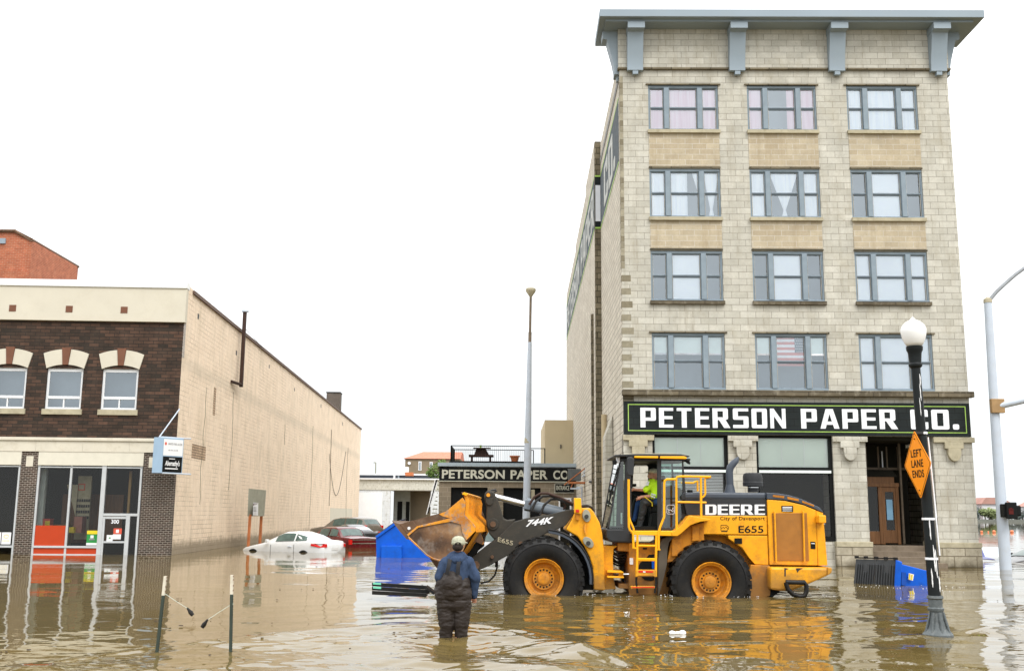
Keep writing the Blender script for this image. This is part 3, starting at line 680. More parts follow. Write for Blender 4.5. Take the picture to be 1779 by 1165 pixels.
# entrance recess
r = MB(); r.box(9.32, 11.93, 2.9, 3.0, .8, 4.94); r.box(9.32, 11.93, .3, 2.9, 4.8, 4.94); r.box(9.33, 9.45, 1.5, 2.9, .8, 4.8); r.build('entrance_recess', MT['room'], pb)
for k in range(4): MB().box(9.35+.0, 12.05, -.35+.35*k-.05, 3.0 if k == 3 else -.35+.35*(k+1)-.05, -.6, .17+.2*k).build('step', MT['step'], pb, bevel=.015)
v = thing('x', None, None); COL.objects.unlink(v); bpy.data.objects.remove(v)
vb = MB(); vb.box(9.65, 10.98, 1.75, 2.9, 3.05, 3.45); vb.box(9.65, 9.75, 1.72, 1.8, .8, 3.05); vb.box(10.3, 10.42, 1.72, 1.8, .8, 3.05); vb.box(9.75, 10.3, 1.74, 1.8, .8, 1.3)
vb.box(10.42, 10.5, 1.72, 1.8, .8, 3.05); vb.box(11.0, 11.12, 1.72, 1.85, .8, 3.05); vb.box(9.6, 11.15, 1.7, 1.9, 3.05, 3.2)
vd = vb.build('revolving_door_vestibule', MT['woodbrown'], pb, bevel=.01)
MB().prism([(9.6, 1.7, 3.45), (11.1, 1.7, 3.45), (11.0, 1.95, 3.7), (9.8, 1.95, 3.7)], (0, .8, 0)).build('vestibule_roof', MT['room'], vd)
dd = MB(); dd.box(10.5, 10.58, 1.76, 1.8, .85, 3.05); dd.box(10.92, 11.0, 1.76, 1.8, .85, 3.05); dd.box(10.58, 10.92, 1.76, 1.8, .85, 1.35); dd.box(10.58, 10.92, 1.76, 1.8, 2.85, 3.05); dd.build('door', MT['woodbrown'], pb)
m_ = MB(); vplane(m_, 9.75, 10.3, 1.78, 1.3, 3.05); vplane(m_, 10.58, 10.92, 1.785, 1.35, 2.85); m_.build('door_glass', MT['glassdark'], vd, norm=False)
MB().box(10.62, 10.86, 1.755, 1.765, 1.75, 2.55).build('blue_poster', MT['lightbluepaper'], vd)
m_ = MB(); m_.box(9.45, 11.9, 2.5, 2.55, 3.75, 3.85); [m_.box(x, x+.06, 2.45, 2.5, 3.8, 4.7) for x in (9.5, 10.1, 10.6, 10.95, 11.4)]; m_.box(11.3, 11.38, 2.0, 2.1, .8, 4.8); m_.build('transom_bars', MT['step'], pb)
MB().box(10.72, 10.76, 2.3, 2.35, 3.85, 4.5).build('tube_light', MT['white'], pb)
# rainwater pipes and concrete buttress on the side wall
MB().tube([(-.16, 7.4, -.6), (-.16, 7.4, 6.4)], .13, 12).build('drain_pipe', MT['tanwall'], pb, smooth=True)
MB().prism([(-.02, 4.4, -.6), (-.45, 4.4, -.6), (-.35, 4.4, 5.2), (-.02, 4.4, 6.1)], (0, 1.4, 0)).build('buttress', MT['facade'], pb, bevel=.03)
MB().box(-.42, -.3, 12, 12.4, 0, 12).build('drain_pipe', MT['darkquoin'], pb)

# ================================================================ left corner building
lb = thing('corner_shop_building', 'two storey dark brown brick shop building with cream parapet and long peach side wall', 'building', (-14.62, 45.41, 0), .0428)
XL = -16.0; DEP = 79
wins = [(-8.0, -6.67), (-5.80, -4.24), (-3.40, -1.84)]; wins = [(-10.6, -9.0)] + wins; wins[1] = (-8.22, -6.67)
b = MB(); wall_sheet(b, XL, 0, 4.98, 10.13, 0, [(a, c, 6.22, 8.03) for a, c in wins], .2)
b.build('upper_brick_wall', MT['brick'], lb, norm=False)
MB().box(XL, .07, -.14, .2, 10.13, 11.66).build('parapet_band', MT['stucco'], lb, bevel=.01)
MB().box(XL, .09, -.2, .3, 11.66, 11.97).build('coping', MT['whitecap'], lb, bevel=.015)
b = MB()
for x in (-10.1, -7.48, -5.02, -2.62): b.box(x-.15, x+.15, -.155, -.14, 10.5, 10.79)
b.build('square_accent', MT['rust'], lb)
for a, c in wins:
    m_ = (a+c)/2; hw = (c-a)/2
    # segmental arch with two cream haunches and a brown keystone
    def arcpt(x, top): 
        t = x/hw; return 8.02 + (.16 if not top else .84)*1.0 + (0 if not top else 0) - (.16 if not top else .20)*t*t*(1 if not top else .62)
    for s_ in (-1, 1):
        xs_i = [.13*s_ + (hw+.03-.13)*s_*k/8 for k in range(9)]; xs_o = [.2*s_ + (hw+.2-.2)*s_*k/8 for k in range(9)]
        pts = [(m_+x, -.06, arcpt(x, 0)) for x in xs_i] + [(m_+x, -.06, arcpt(x, 1)) for x in xs_o[::-1]]
        MB().prism(pts, (0, .1, 0)).build('arch_haunch', MT['stucco'], lb)
    MB().prism([(m_-.12, -.09, 8.17), (m_+.12, -.09, 8.17), (m_+.19, -.09, 8.93), (m_-.19, -.09, 8.93)], (0, .12, 0)).build('keystone', MT['rust'], lb)
    f = MB(); f.box(a, a+.1, .08, .18, 6.22, 8.03); f.box(c-.1, c, .08, .18, 6.22, 8.03); f.box(a+.1, c-.1, .08, .18, 6.22, 6.31); f.box(a+.1, c-.1, .06, .18, 6.68, 6.80); f.box(m_-.03, m_+.03, .08, .18, 6.31, 6.68); f.box(a+.1, c-.1, .08, .18, 7.88, 8.03)
    f.prism([(m_ + hw*t, .05, 8.03 + .17*(1-t*t)) for t in [k/6-1 for k in range(13)]], (0, .12, 0))
    fr = f.build('window', MT['whiteframe'], lb, bevel=.006)
    g = MB(); vplane(g, a+.1, c-.1, .13, 6.3, 7.9); g.build('pane', MT['glass'], fr, norm=False)
    MB().box(a-.1, c+.1, .7, .75, 6.1, 8.2).build('room_wall', MT['interior'], fr)
    MB().box(a-.08, c+.08, -.08, .08, 5.98, 6.22).build('window_sill', MT['sill'], lb, bevel=.01)
MB().box(XL, .02, -.12, .1, 4.84, 4.98).build('string_course', MT['cream'], lb, bevel=.02)
b = MB(); x = XL
while x < -.1:
    b.box(x+.004, min(x+2.0, .0)-.004, -.05, .1, 4.37, 4.84); x += 2.0
b.build('stone_frieze', MT['cream'], lb)
# storefront
def front_bay(a, c):
    MB().box(a, c, -.03, .25, 3.78, 4.37).build('awning_box', MT['creammetal'], lb, bevel=.01)
brk = [(-6.58, -5.86), (-13.3, -12.6)]
for a, c in brk + [(-1.36, 0.0)]:
    MB().box(a, c, 0, .3, -.6, 4.37).build('brick_pier', MT['brick2'], lb)
    m_ = (a+c)/2 if c < -1 else -.98
    if c < -1 or 1: MB().box(m_-.15, m_+.15, -.02, 0, 3.72, 4.17).build('pier_tablet', MT['cream'], lb)
front_bay(-12.6, -6.58); front_bay(-5.86, -1.36)
f = MB()
for x in (-5.86+.05, -4.43, -1.44): f.box(x-.045, x+.045, .02, .16, -.6, 3.78)
f.box(-3.11, -2.93, 0, .18, -.6, 3.78); f.box(-5.8, -1.4, .02, .16, 3.68, 3.74); f.box(-5.8, -3.1, 0, .15, .28, .37); f.box(-5.8, -3.1, 0, .15, -.05, .03); f.box(-2.93, -1.44, 0, .16, 1.64, 1.75)
f.box(-6.68, -6.6, .02, .16, -.6, 3.78); f.box(-12.6, -6.68, 0, .15, .28, .37); f.box(-8.4, -8.32, .02, .16, -.6, 3.7); f.box(-12.6, -6.6, .02, .16, 3.7, 3.75)
fr = f.build('shopfront', MT['alu'], lb, bevel=.006)
g = MB(); vplane(g, -5.8, -3.1, .09, .36, 3.68); vplane(g, -2.93, -1.44, .09, 1.75, 3.68); vplane(g, -12.6, -6.66, .09, .36, 3.7); g.build('pane', MT['glassdark'], fr, norm=False)
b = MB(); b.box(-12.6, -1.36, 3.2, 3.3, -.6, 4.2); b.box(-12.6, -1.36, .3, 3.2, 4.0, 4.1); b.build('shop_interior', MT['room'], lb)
MB().box(-5.78, -4.47, .05, .08, .37, 1.22).build('red_panel', MT['redpanel'], lb); MB().box(-5.78, -3.1, .05, .08, .03, .28).build('red_kick_panel', MT['redpanel'], lb)
b = MB(); b.box(-6.05, -5.8, .8, 1.0, .4, 3.68); b.build('interior_column', MT['blind'], lb)
b = MB(); b.box(-4.75, -4.15, 1.8, 1.9, .6, 3.4); b.build('display_board', MT['sill'], lb)
b = MB()
for z in (1.5, 1.75, 2.0, 2.25): [b.box(-4.72+.1*k, -4.66+.1*k, 1.74, 1.8, z, z+.12) for k in range(6)]
b.build('hanging_goods', MT['darkmetal'], lb)
MB().box(-4.5, -4.15, 1.0, 1.5, .9, 1.6).build('hanging_cloth', paint('pink_cloth', (.35, .16, .13), .9), lb)
MB().prism([(-5.2, 1.7, 3.0), (-4.7, 1.7, 3.0), (-4.72, 1.7, 1.6), (-4.85, 1.7, 2.0)], (0, .05, 0)).build('draped_cloth', MT['sill'], lb)
MB().box(-5.5, -4.9, 1.4, 1.9, .35, 1.25).build('paper_bag', paint('kraft_paper', (.22, .16, .07), .9), lb)
MB().box(-5.95, -5.5, .9, 1.3, 1.1, 1.5).build('stacked_books', MT['posterr'], lb); MB().box(-5.7, -5.5, .88, .9, 1.15, 1.4).build('book_label', MT['postery'], lb)
MB().box(-4.65, -4.4, .8, 1.0, .9, 1.15).build('yellow_box', MT['postery'], lb)
MB().box(-5.86, -3.1, 3.1, 3.19, .4, 2.6).build('back_counter', MT['woodbrown'], lb)
MB().box(-4.72, -4.42, 1.78, 1.8, 2.75, 3.05).build('red_framed_notice', MT['posterr'], lb); MB().box(-4.68, -4.46, 1.77, 1.78, 2.8, 3.0).build('notice_paper', MT['sill'], lb)
MB().box(-11.5, -8.6, 1.6, 2.0, -.1, .8).build('display_table', MT['woodbrown'], lb)
MB().box(-2.25, -2.15, 1.0, 1.1, -.6, 3.6).build('wood_post', paint('wood_post', (.35, .22, .09), .7), lb)
# door with number
d = MB(); d.box(-2.93, -2.84, .02, .1, -.6, 1.62); d.box(-1.95, -1.78, .0, .12, -.6, 1.64); d.box(-2.84, -1.95, .02, .1, 1.52, 1.62); d.box(-2.84, -1.95, .02, .1, .5, .58)
dr = d.build('door', MT['alu'], lb, bevel=.005)
g = MB(); vplane(g, -2.84, -1.95, .06, -.5, .5); vplane(g, -2.84, -1.95, .06, .58, 1.52); vplane(g, -1.78, -1.48, .06, -.5, 1.64); g.build('door_glass', MT['glassdark'], dr, norm=False)
me, bx = font_text('300', bold=.02); place_text('door_number', me, bx, (-2.58, .05, 1.32), (.33, 0, 0), (0, 0, .17), MT['white'], dr, world=False, thick=.004)
MB().box(-2.45, -2.1, .03, .045, .88, 1.12).build('red_sticker', MT['posterr'], dr); MB().box(-2.34, -2.22, .02, .03, .93, 1.07).build('sticker_emblem', MT['paper'], dr)
MB().box(-2.72, -2.46, .03, .045, .55, .84).build('paper_notice', MT['paper'], dr); MB().box(-2.46, -2.12, .03, .045, .66, .87).build('paper_notice', MT['paper'], dr); MB().box(-2.62, -2.55, .02, .03, .69, .74).build('green_mark', MT['posterg'], dr)
# posters in the shop windows
po = MB().box(-3.56, -3.12, .03, .045, .40, 1.02).build('green_poster', MT['posterg'], fr)
MB().box(-3.56, -3.12, .02, .03, .87, 1.02).build('poster_header', MT['postery'], fr); MB().box(-3.56, -3.12, .02, .03, .40, .50).build('poster_footer', MT['paper'], fr); MB().box(-3.45, -3.22, .02, .03, .62, .68).build('poster_picture', MT['greyprint'], fr); MB().box(-3.4, -3.27, .018, .03, .70, .82).build('poster_emblem', MT['paper'], fr)
for x in (-7.13, -7.55):
    MB().box(x, x+.38, .02, .045, .42, .92).build('white_poster', MT['paper'], fr)
    b = MB(); [b.box(x+.05+.06*k, x+.08+.06*k, .012, .02, .55, .58) for k in range(5)]; b.tube([(x+.19+.1*math.cos(t), .015, .75+.07*math.sin(t)) for t in [k*.52 for k in range(12)]], .008, 5); b.build('poster_print', MT['postery'], fr)
# peach side wall
b = MB(); n = 40
b.face([(0, .3, -.6), (0, DEP, -.6), (0, DEP, 11.75), (0, .3, 11.9)])
b.face([(0, 0, 4.37), (0, .3, 4.37), (0, .3, 10.13), (0, 0, 10.13)]); b.face([(0, DEP, -.6), (XL, DEP, -.6), (XL, DEP, 11.7), (0, DEP, 11.7)]); b.face([(XL, 0, -.6), (XL, 0, 11.7), (XL, DEP, 11.7), (XL, DEP, -.6)])
b.build('side_wall', MT['peach'], lb, norm=False)
b = MB().box(.0, .012, .0, .33, 8.6, 11.6); b.build('corner_brickwork', masonry('whitewashed_brick', ((.55, .52, .48), (.45, .40, .36)), (.25, .22, .2), .2, .075, .01, .6, .25), lb)
b = MB(); b.box(-.1, .10, 1.1, DEP+.1, 11.68, 11.84); b.build('roof_edge_flashing', paint('brown_flashing', (.13, .085, .065), .6), lb)
b = MB(); b.box(XL, -.1, .3, DEP, 11.5, 11.7); b.build('roof', MT['roof'], lb)
mxb = masonry('exposed_brick', ((.55, .40, .28), (.46, .33, .22)), (.2, .15, .1), .3, .12, .02, .9, .3)
for q_ in ((2.6, 5.2, 4.3, 4.95), (6.1, 6.6, 6.6, 8.0)): MB().box(0, .004, *q_).build('exposed_block_patch', mxb, lb)
for y, z, s_ in ((2.2, 10.75, .2), (10.5, 10.3, .2), (30, 10.6, .2), (44, 10.8, .25), (20, 10.9, .18), (60, 10.6, .3)): MB().box(0, .01, y, y+s_*1.2, z, z+s_*1.2).build('vent_hole', MT['darkmetal'], lb)
b = MB()
def crack(y, z0, z1, wd=.02, j=.15):
    pts = []; z = z0; yy = y
    while z < z1: pts.append((.006, yy, z)); z += .35; yy += random.uniform(-j, j)
    MB().tube(pts, wd, 4).build('wall_crack', CRK, lb)
CRK = paint('dark_crack', (.10, .08, .055), .9)  # one dark tone for all wall cracks
crack(52, 2.5, 9.5, .05); crack(10.5, 3, 8.3, .014); crack(4.6, 2.2, 8.0, .010); crack(27, 6.5, 8, .02); crack(40, .5, 9, .018); crack(66, 1, 9, .03)
b = MB(); b.tube([(.03, 50.5+.6*k, 7.2-3.9*math.sin(math.pi*k/22)+.002*k*k) for k in range(23)], .022, 4); b.build('hanging_wire', MT['darkmetal'], lb)
MB().box(0, .012, 53, 72, 0, 2.3).build('pale_patch', MT['stucco'], lb)
MB().box(-1.5, -.15, 58.5, 60.0, 11.6, 13.75).build('chimney', MT['brick2'], lb)
MB().box(-1.55, -.1, 58.45, 60.05, 13.75, 13.85).build('chimney_cap', MT['darkmetal'], lb)
b = MB(); b.tube([(.05, 9.6, 8.72), (.28, 10.9, 8.72)], .08, 10); b.box(.18, .36, 10.9, 11.1, 8.6, 12.75); vp = b.build('vent_pipe', MT['rustpipe'], lb)
b = MB(); b.lathe([(.12, 12.75), (.2, 12.78), (.2, 12.86), (.1, 13.0)], (.28, 11, 0), n=12); b.build('vent_cap', MT['galv'], vp)
MB().tube([(.02, 20, 11.7), (.28, 11, 11.9)], .012, 5).build('stay_wire', MT['darkmetal'], vp)

# projecting sign
LBM = rootmat(lb)
ps = thing('projecting_shop_sign', 'blue grey box sign with white upper and black lower panel on the brick shop corner', 'shop sign', LBM @ Vector((-.1, 0, 4.2)), .0428)
# sign body: end plate faces the street; lettered face looks along the side wall
sw, sd_ = .95, .42
def SP(px, py, Y): return at(px, py, Y)
Yn = 44.1
A0, A1 = SP(268, 759, Yn), SP(283, 760, Yn); B0, B1 = SP(263, 821, Yn), SP(279, 821, Yn)
far = Vector((.72, 1.0, 0)).normalized()*1.0
dx = Vector((.40, 0, 0))
A = Vector((A0.x, Yn, A0.z)); Bq = Vector((B0.x, Yn, B0.z)); A.x = Bq.x = (A0.x+B0.x)/2
body = MB().prism([A, A+dx, Bq+dx, Bq], far*1.05); body.build('sign_box', paint('blue_grey_sign_box', (.30, .42, .55), .4, .04), ps, world=True, bevel=.01)
fo = A+dx; fb = Bq+dx; nrm = far.cross(Vector((0, 0, 1))).normalized()
if nrm.y > 0: nrm = -nrm
H_ = fo.z-fb.z; ef = far*.97; st = far*.04
def facequad(z0, z1, mat, name, off=.006, a=0, c=1):
    p = fb+st+ef*a; d_ = ef*(c-a); return MB().prism([p+Vector((0, 0, H_*z0))+nrm*off, p+d_+Vector((0, 0, H_*z0))+nrm*off, p+d_+Vector((0, 0, H_*z1))+nrm*off, p+Vector((0, 0, H_*z1))+nrm*off], nrm*-.005).build(name, mat, ps, world=True)
facequad(.50, .96, MT['paper'], 'white_panel'); facequad(.03, .47, MT['black'], 'black_panel')
def stext(s_, u0, u1, z0, z1, mat, bold=0, nm='lettering', shear=0):
    me, bx = font_text(s_, bold=bold, shear=shear); place_text(nm, me, bx, fb+st+ef*u0+Vector((0, 0, H_*z0))+nrm*.009, ef*(u1-u0), Vector((0, 0, H_*(z1-z0))), mat, ps, thick=.003)
stext('UNITED PARK ACCESS', .22, .96, .80, .86, MT['greyprint']); stext('see the city life', .25, .75, .62, .68, MT['greyprint']); stext("Abernathy's", .12, .88, .17, .36, MT['paper'], .02, shear=.2)
facequad(.12, .15, MT['paper'], 'underline', .01, .14, .8); facequad(.40, .42, MT['paper'], 'overline', .01, .32, .62)
em = MB(); c_ = fb+st+ef*.1+Vector((0, 0, H_*.83))+nrm*.011; em.face([c_+ef*(.05*math.cos(t))+Vector((0, 0, .07*math.sin(t))) for t in [k*.524 for k in range(12)]]); em.build('red_emblem', MT['posterr'], ps, world=True)
b = MB(); e1 = fo+far*1.05+Vector((0, 0, .0)); b.tube([e1-far*1.0+Vector((-.2, 0, .02)), e1+far*.35+Vector((0, 0, .02))], .03, 6); e2 = fb+far*1.05; b.tube([e2-far*1.0, e2+far*.45], .035, 6); b.tube([A+Vector((.2, .05, 0)), SP(312, 710, 45.3)], .03, 6); b.build('bracket', MT['galv'], ps, world=True)

# notice board on two posts
nb = thing('parking_notice_board', 'weathered grey board with red and white notice on two rusty posts', 'notice board', gnd(440, 949), 0)
q0 = gnd(431, 950); q1 = gnd(451, 948); YB = (q0.y+q1.y)/2
for q_, px in ((q0, 431), (q1, 451)):
    tp = at(px+.5, 893, q_.y); MB().tube([(q_.x, q_.y, -.55), (q_.x+.02, q_.y, tp.z)], .09, 6).build('post', MT['rustwood'], nb, world=True)
p = [at(432, 848, q0.y-.3), at(461.5, 851, q1.y-.3), at(458, 896, q1.y-.3), at(430, 896, q0.y-.3)]
MB().prism(p, (0, .14, 0)).build('board', MT['greyboard'], nb, world=True)
def quadn(nm, x0, y0, x1, y1, mat, off=.32, sk=1): 
    Yq = q0.y-.3-off+.3; 
    return MB().prism([at(x0, y0, q0.y-off), at(x1, y0+.5, q1.y-off), at(x1-.7, y1+.5, q1.y-off), at(x0-.7, y1, q0.y-off)], (0, .01, 0)).build(nm, mat, nb, world=True)
quadn('notice', 440.2, 872.5, 453.5, 894.5, MT['paper'], .32); quadn('red_header', 440.6, 873.3, 453, 877.8, MT['maroon'], .34); quadn('red_footer', 439.5, 889, 452.3, 893.8, MT['maroon'], .34)
for yy in (880, 882.4, 884.8, 887): quadn('text_line', 441, yy, 452, yy+.7, MT['greyprint'], .34)
quadn('header_text', 442, 874.8, 451.5, 876.3, MT['paper'], .355); quadn('footer_text', 441.5, 890.4, 450.8, 891.6, MT['paper'], .355)

# ================================================================ red brick building behind
rb = thing('red_brick_building', 'orange red brick building with stepped roofline rising behind the brown shop', 'building', (-46, 90, 0), .0428)
def boxw(x0, x1, y0, y1, z0, z1): 
    return MB().box(x0, x1, y0, y1, z0, z1)
pA = [at(-120, 402, 92), at(28, 402.5, 92), at(56, 417, 92)]
x1 = pA[2].x
b = MB(); zt = at(28, 402.5, 92).z; zs_ = at(56, 418, 92).z
b.prism([(x1-30, 92, 0), (x1, 92, 0), (x1, 92, zs_), (pA[1].x, 92, zt), (x1-30, 92, zt)], (0, 10, 0))
b.build('wall', MT['redbrick'], rb, world=True)
# side wall: recedes to the right
pe = at(136, 464, 112); b = MB(); b.prism([(x1+.01, 92.02, 0), (pe.x, 112, 0), (pe.x, 112, pe.z), (x1+.01, 92.02, zs_)], (-3, .3, 0)); b.build('side_wall', MT['redbrick'], rb, world=True)
b = MB(); b.tube([(pA[1].x, 91.9, zt), (x1, 91.9, zs_+.05), (pe.x, 112, pe.z+.05)], .15, 6); b.tube([(x1-30, 91.9, zt+.05), (pA[1].x, 91.9, zt+.05)], .15, 6); b.build('coping', MT['bucketedge'], rb, world=True)
p0, p1 = at(0, 414, 91.9), at(9, 423, 91.9); MB().box(p0.x-1, p1.x, 91.85, 92.1, p1.z, p0.z).build('window', MT['interior'], rb, world=True)
p0, p1 = at(5, 469, 91.7), at(47, 486, 91.7); MB().prism([(p0.x, 91.7, p0.z), (at(36, 469, 91.7).x, 91.7, p0.z), (p1.x, 91.7, at(47, 474, 91.7).z), (p1.x, 91.7, p1.z-2), (p0.x, 91.7, p1.z-2)], (0, .5, 0)).build('projecting_bay', MT['redbrick'], rb, world=True)

# ================================================================ annex with roof terrace
ax = thing('paper_company_annex', 'low grey block annex with black name board and blue grey fascia', 'building', (-4.84, 70, 0), 0)
AX0, AX1, AY = -4.8, 4.9, 70
b = MB(); wall_sheet(b, AX0, AX1, -.6, 4.0, AY, [(-4.0, -1.55, -.6, 3.6), (-.5, 2.0, -.6, 3.6), (3.2, 4.05, -.6, 2.95)], .3)
b.face([(AX0, AY, -.6), (AX0, AY, 5), (AX0, AY+16, 5), (AX0, AY+16, -.6)]); b.build('wall', MT['annexblock'], ax, world=True, norm=False)
MB().box(AX0-.1, AX1, AY-.25, AY+16, 4.98, 5.22).build('fascia', MT['fasciagrey'], ax, world=True, bevel=.01)
sg = MB().box(AX0, AX1, AY-.1, AY+.02, 4.02, 4.92).build('name_board', MT['black'], ax, world=True)
MB().box(AX0, AX1, AY-.14, AY-.1, 3.98, 4.03).build('white_edge', MT['offwhite'], sg, world=True)
for wd, x0, x1 in (('PETERSON', at(768, 820, 70).x, at(877, 820, 70).x), ('PAPER', at(887, 820, 70).x, at(951.5, 820, 70).x), ('CO.', at(961, 820, 70).x, at(992, 820, 70).x)):
    me, bx = font_text(wd, bold=.028, spacing=1.04); place_text('lettering', me, bx, (x0, AY-.105, 4.17), (x1-x0, 0, 0), (0, 0, .60), MT['offwhite'], sg, thick=.015)
for a, c in ((-4.0, -1.55), (-.5, 2.0)): 
    MB().box(a, c, AY+.3, AY+.36, -.6, 3.6).build('garage_door', MT['black'], ax, world=True)
f = MB(); f.box(3.2, 3.3, AY-.05, AY+.1, -.6, 2.95); f.box(3.95, 4.05, AY-.05, AY+.1, -.6, 2.95); f.box(3.3, 3.95, AY-.05, AY+.1, 2.85, 2.95); df = f.build('door_frame', MT['white'], ax, world=True); MB().box(3.3, 3.95, AY+.1, AY+.14, -.6, 2.85).build('door', MT['room'], df, world=True)
eX0, eX1, eZ0, eZ1 = at(964, 850, 69.9).x, at(997, 850, 69.9).x, at(970, 855, 69.9).z, at(970, 840, 69.9).z
es = MB().box(eX0, eX1, AY-.12, AY-.03, eZ0, eZ1).build('entrance_sign', MT['black'], ax, world=True)
b = MB(); [b.box(*q_) for q_ in ((eX0-.02, eX1, AY-.13, AY-.12, eZ0-.03, eZ0), (eX0-.02, eX1, AY-.13, AY-.12, eZ1, eZ1+.03), (eX0-.02, eX0+.02, AY-.13, AY-.12, eZ0, eZ1))]; b.build('border_line', MT['offwhite'], es, world=True)
me, bx = font_text('ENTRANCE', bold=.015); place_text('lettering', me, bx, (eX0+.1, AY-.125, eZ0+.16), (.86, 0, 0), (0, 0, .3), MT['offwhite'], es, thick=.01)
MB().box(2.4, 8, AY+4, AY+14, 4.9, 8.5).build('penthouse_wall', MT['tanwall'], ax, world=True)
MB().box(3.5, 3.58, AY+3.9, AY+4, 6.5, 6.75).build('wall_lamp', MT['darkmetal'], ax, world=True)
# railing round the terrace
rl = thing('terrace_railing', 'thin black metal railing around the annex roof terrace', 'railing', (-4.1, 70.2, 5.22), 0)
def railrun(pts, zb, zt):
    t = MB(); t.tube([(x, y, zt) for x, y in pts], .03, 5); t.tube([(x, y, zb+.12) for x, y in pts], .025, 5); t.build('top_rail', MT['black'], rl, world=True)
    v_ = MB()
    for (xa, ya), (xb, yb) in zip(pts, pts[1:]):
        n = int(math.hypot(xb-xa, yb-ya)/.13)
        for k in range(n+1): x, y = xa+(xb-xa)*k/n, ya+(yb-ya)*k/n; v_.tube([(x, y, zb+.12), (x, y, zt)], .007, 3)
        for x, y in ((xa, ya), (xb, yb)): v_.box(x-.035, x+.035, y-.035, y+.035, zb, zt)
    v_.build('baluster_panel', MT['black'], rl, world=True)
railrun([(-4.05, 70.2), (1.0, 70.2), (1.0, 72.5), (2.35, 72.5)], 5.22, 6.38); railrun([(-4.05, 70.2), (-4.05, 74.5), (1.6, 74.5)], 5.22, 6.38)
MB().box(-4.15, 1.1, 70.05, 74.6, 5.22, 5.34).build('deck', MT['black'], rl, world=True)
bn = thing('terrace_bench', 'dark reddish brown picnic table with benches on the roof terrace', 'picnic table', (-2.2, 71.5, 5.34))
b = MB(); b.box(-2.9, -1.2, 71.2, 72.2, 5.72, 5.85); b.build('bench_seat', MT['rustpipe'], bn, world=True)
b = MB(); b.prism([(-2.55, 71.6, 5.85), (-1.5, 71.6, 5.85), (-1.75, 71.6, 6.28), (-2.4, 71.6, 6.28)], (0, .1, 0)); b.build('slanted_back', MT['rustpipe'], bn, world=True)
b = MB(); b.box(-2.6, -1.4, 71.3, 72, 6.28, 6.34); b.box(-2.75, -2.6, 71.3, 71.4, 5.34, 5.72); b.box(-1.5, -1.35, 71.3, 71.4, 5.34, 5.72); b.build('table_top', MT['rustpipe'], bn, world=True)
pt = thing('terracotta_planter', 'round terracotta pot standing on the roof terrace', 'plant pot', (.2, 71, 5.34)); MB().lathe([(.2, 5.34), (.3, 5.7), (.36, 5.7), (.36, 5.78), (.28, 5.78)], (.25, 71, 0), n=14).build('pot', MT['terracotta'], pt, world=True)
gp = thing('green_cup', 'small lime green cup on top of the terrace picnic table', 'cup', (-2.1, 71.6, 6.34)); MB().lathe([(.06, 6.34), (.08, 6.52), (.06, 6.52)], (-2.1, 71.6, 0), n=10).build('cup_body', MT['lime'], gp, world=True)
# wall bracket unit with corrugated box on the Peterson side wall
au = thing('wall_vent_unit', 'grey corrugated box unit on a rusty bracket beside the annex name board', 'vent unit', at(1008, 850, 60))
def P60(x, y, s=7.28, ox=930, oy=740, Y=60): return at(ox+x/s, oy+y/s, Y)
b = MB(); a0, a1 = P60(415, 535), P60(580, 685); n = 7
for k in range(n): x = a0.x+(a1.x-a0.x)*k/n; b.box(x, x+(a1.x-a0.x)/n*.6, 60, 60.9, a1.z, a0.z)
b.box(a0.x, a1.x, 60.05, 60.9, a1.z, a0.z-.02); b.build('corrugated_box', paint('grey_unit_metal', (.14, .15, .15), .6), au, world=True)
b = MB(); a0, a1 = P60(430, 700), P60(680, 725); b.box(a0.x, a1.x, 59.95, 61, a1.z, a0.z); b.tube([P60(365, 740), P60(665, 500)], .035, 5); b.tube([P60(450, 780), P60(480, 700)], .03, 5); b.build('rusty_bracket', MT['rustwood'], au, world=True)
b = MB(); b.tube([P60(672, 490), P60(680, 700)], .03, 5); b.tube([P60(630, 500), P60(630, 560), P60(600, 600)], .03, 5); b.tube([P60(590, 640), P60(650, 600)], .05, 5); b.tube([P60(520, 770), P60(590, 770), P60(585, 980)], .05, 6); b.box(P60(440, 0).x, P60(560, 0).x, 59.6, 59.9, P60(0, 795).z, P60(0, 775).z); b.build('conduit', MT['galv'], au, world=True)
b = MB(); b.tube([P60(690, 700, Y=55), P60(862, 695, Y=50)], .07, 8); b.build('dark_arm', MT['darkmetal'], au, world=True)

# stair against the annex
sr_ = thing('outdoor_stair', 'steep metal staircase climbing beside the annex left wall', 'stair', (-5.4, 69.5, 0))
b = MB(); b.obox((at(751, 862, 69).x, 69, at(751, 862, 69).z), (at(758.5, 834, 69)-at(743, 893, 69))/2, (0, .04, 0), (.05, 0, .02)); b.build('stringer', MT['black'], sr_, world=True)
b = MB()
for k in range(9):
    z = 1.6+.26*k; pz = -5.45+.065*k; b.box(pz+.2, -4.85, 69, 69.4, z, z+.07)
b.build('tread', MT['greyboard'], sr_, world=True)
b = MB(); b.tube([at(741, 893, 68.8), at(756, 833, 68.8)], .035, 5); b.tube([at(747, 880, 68.8), at(760, 836, 68.8)], .03, 5); b.build('handrail', MT['white'], sr_, world=True)

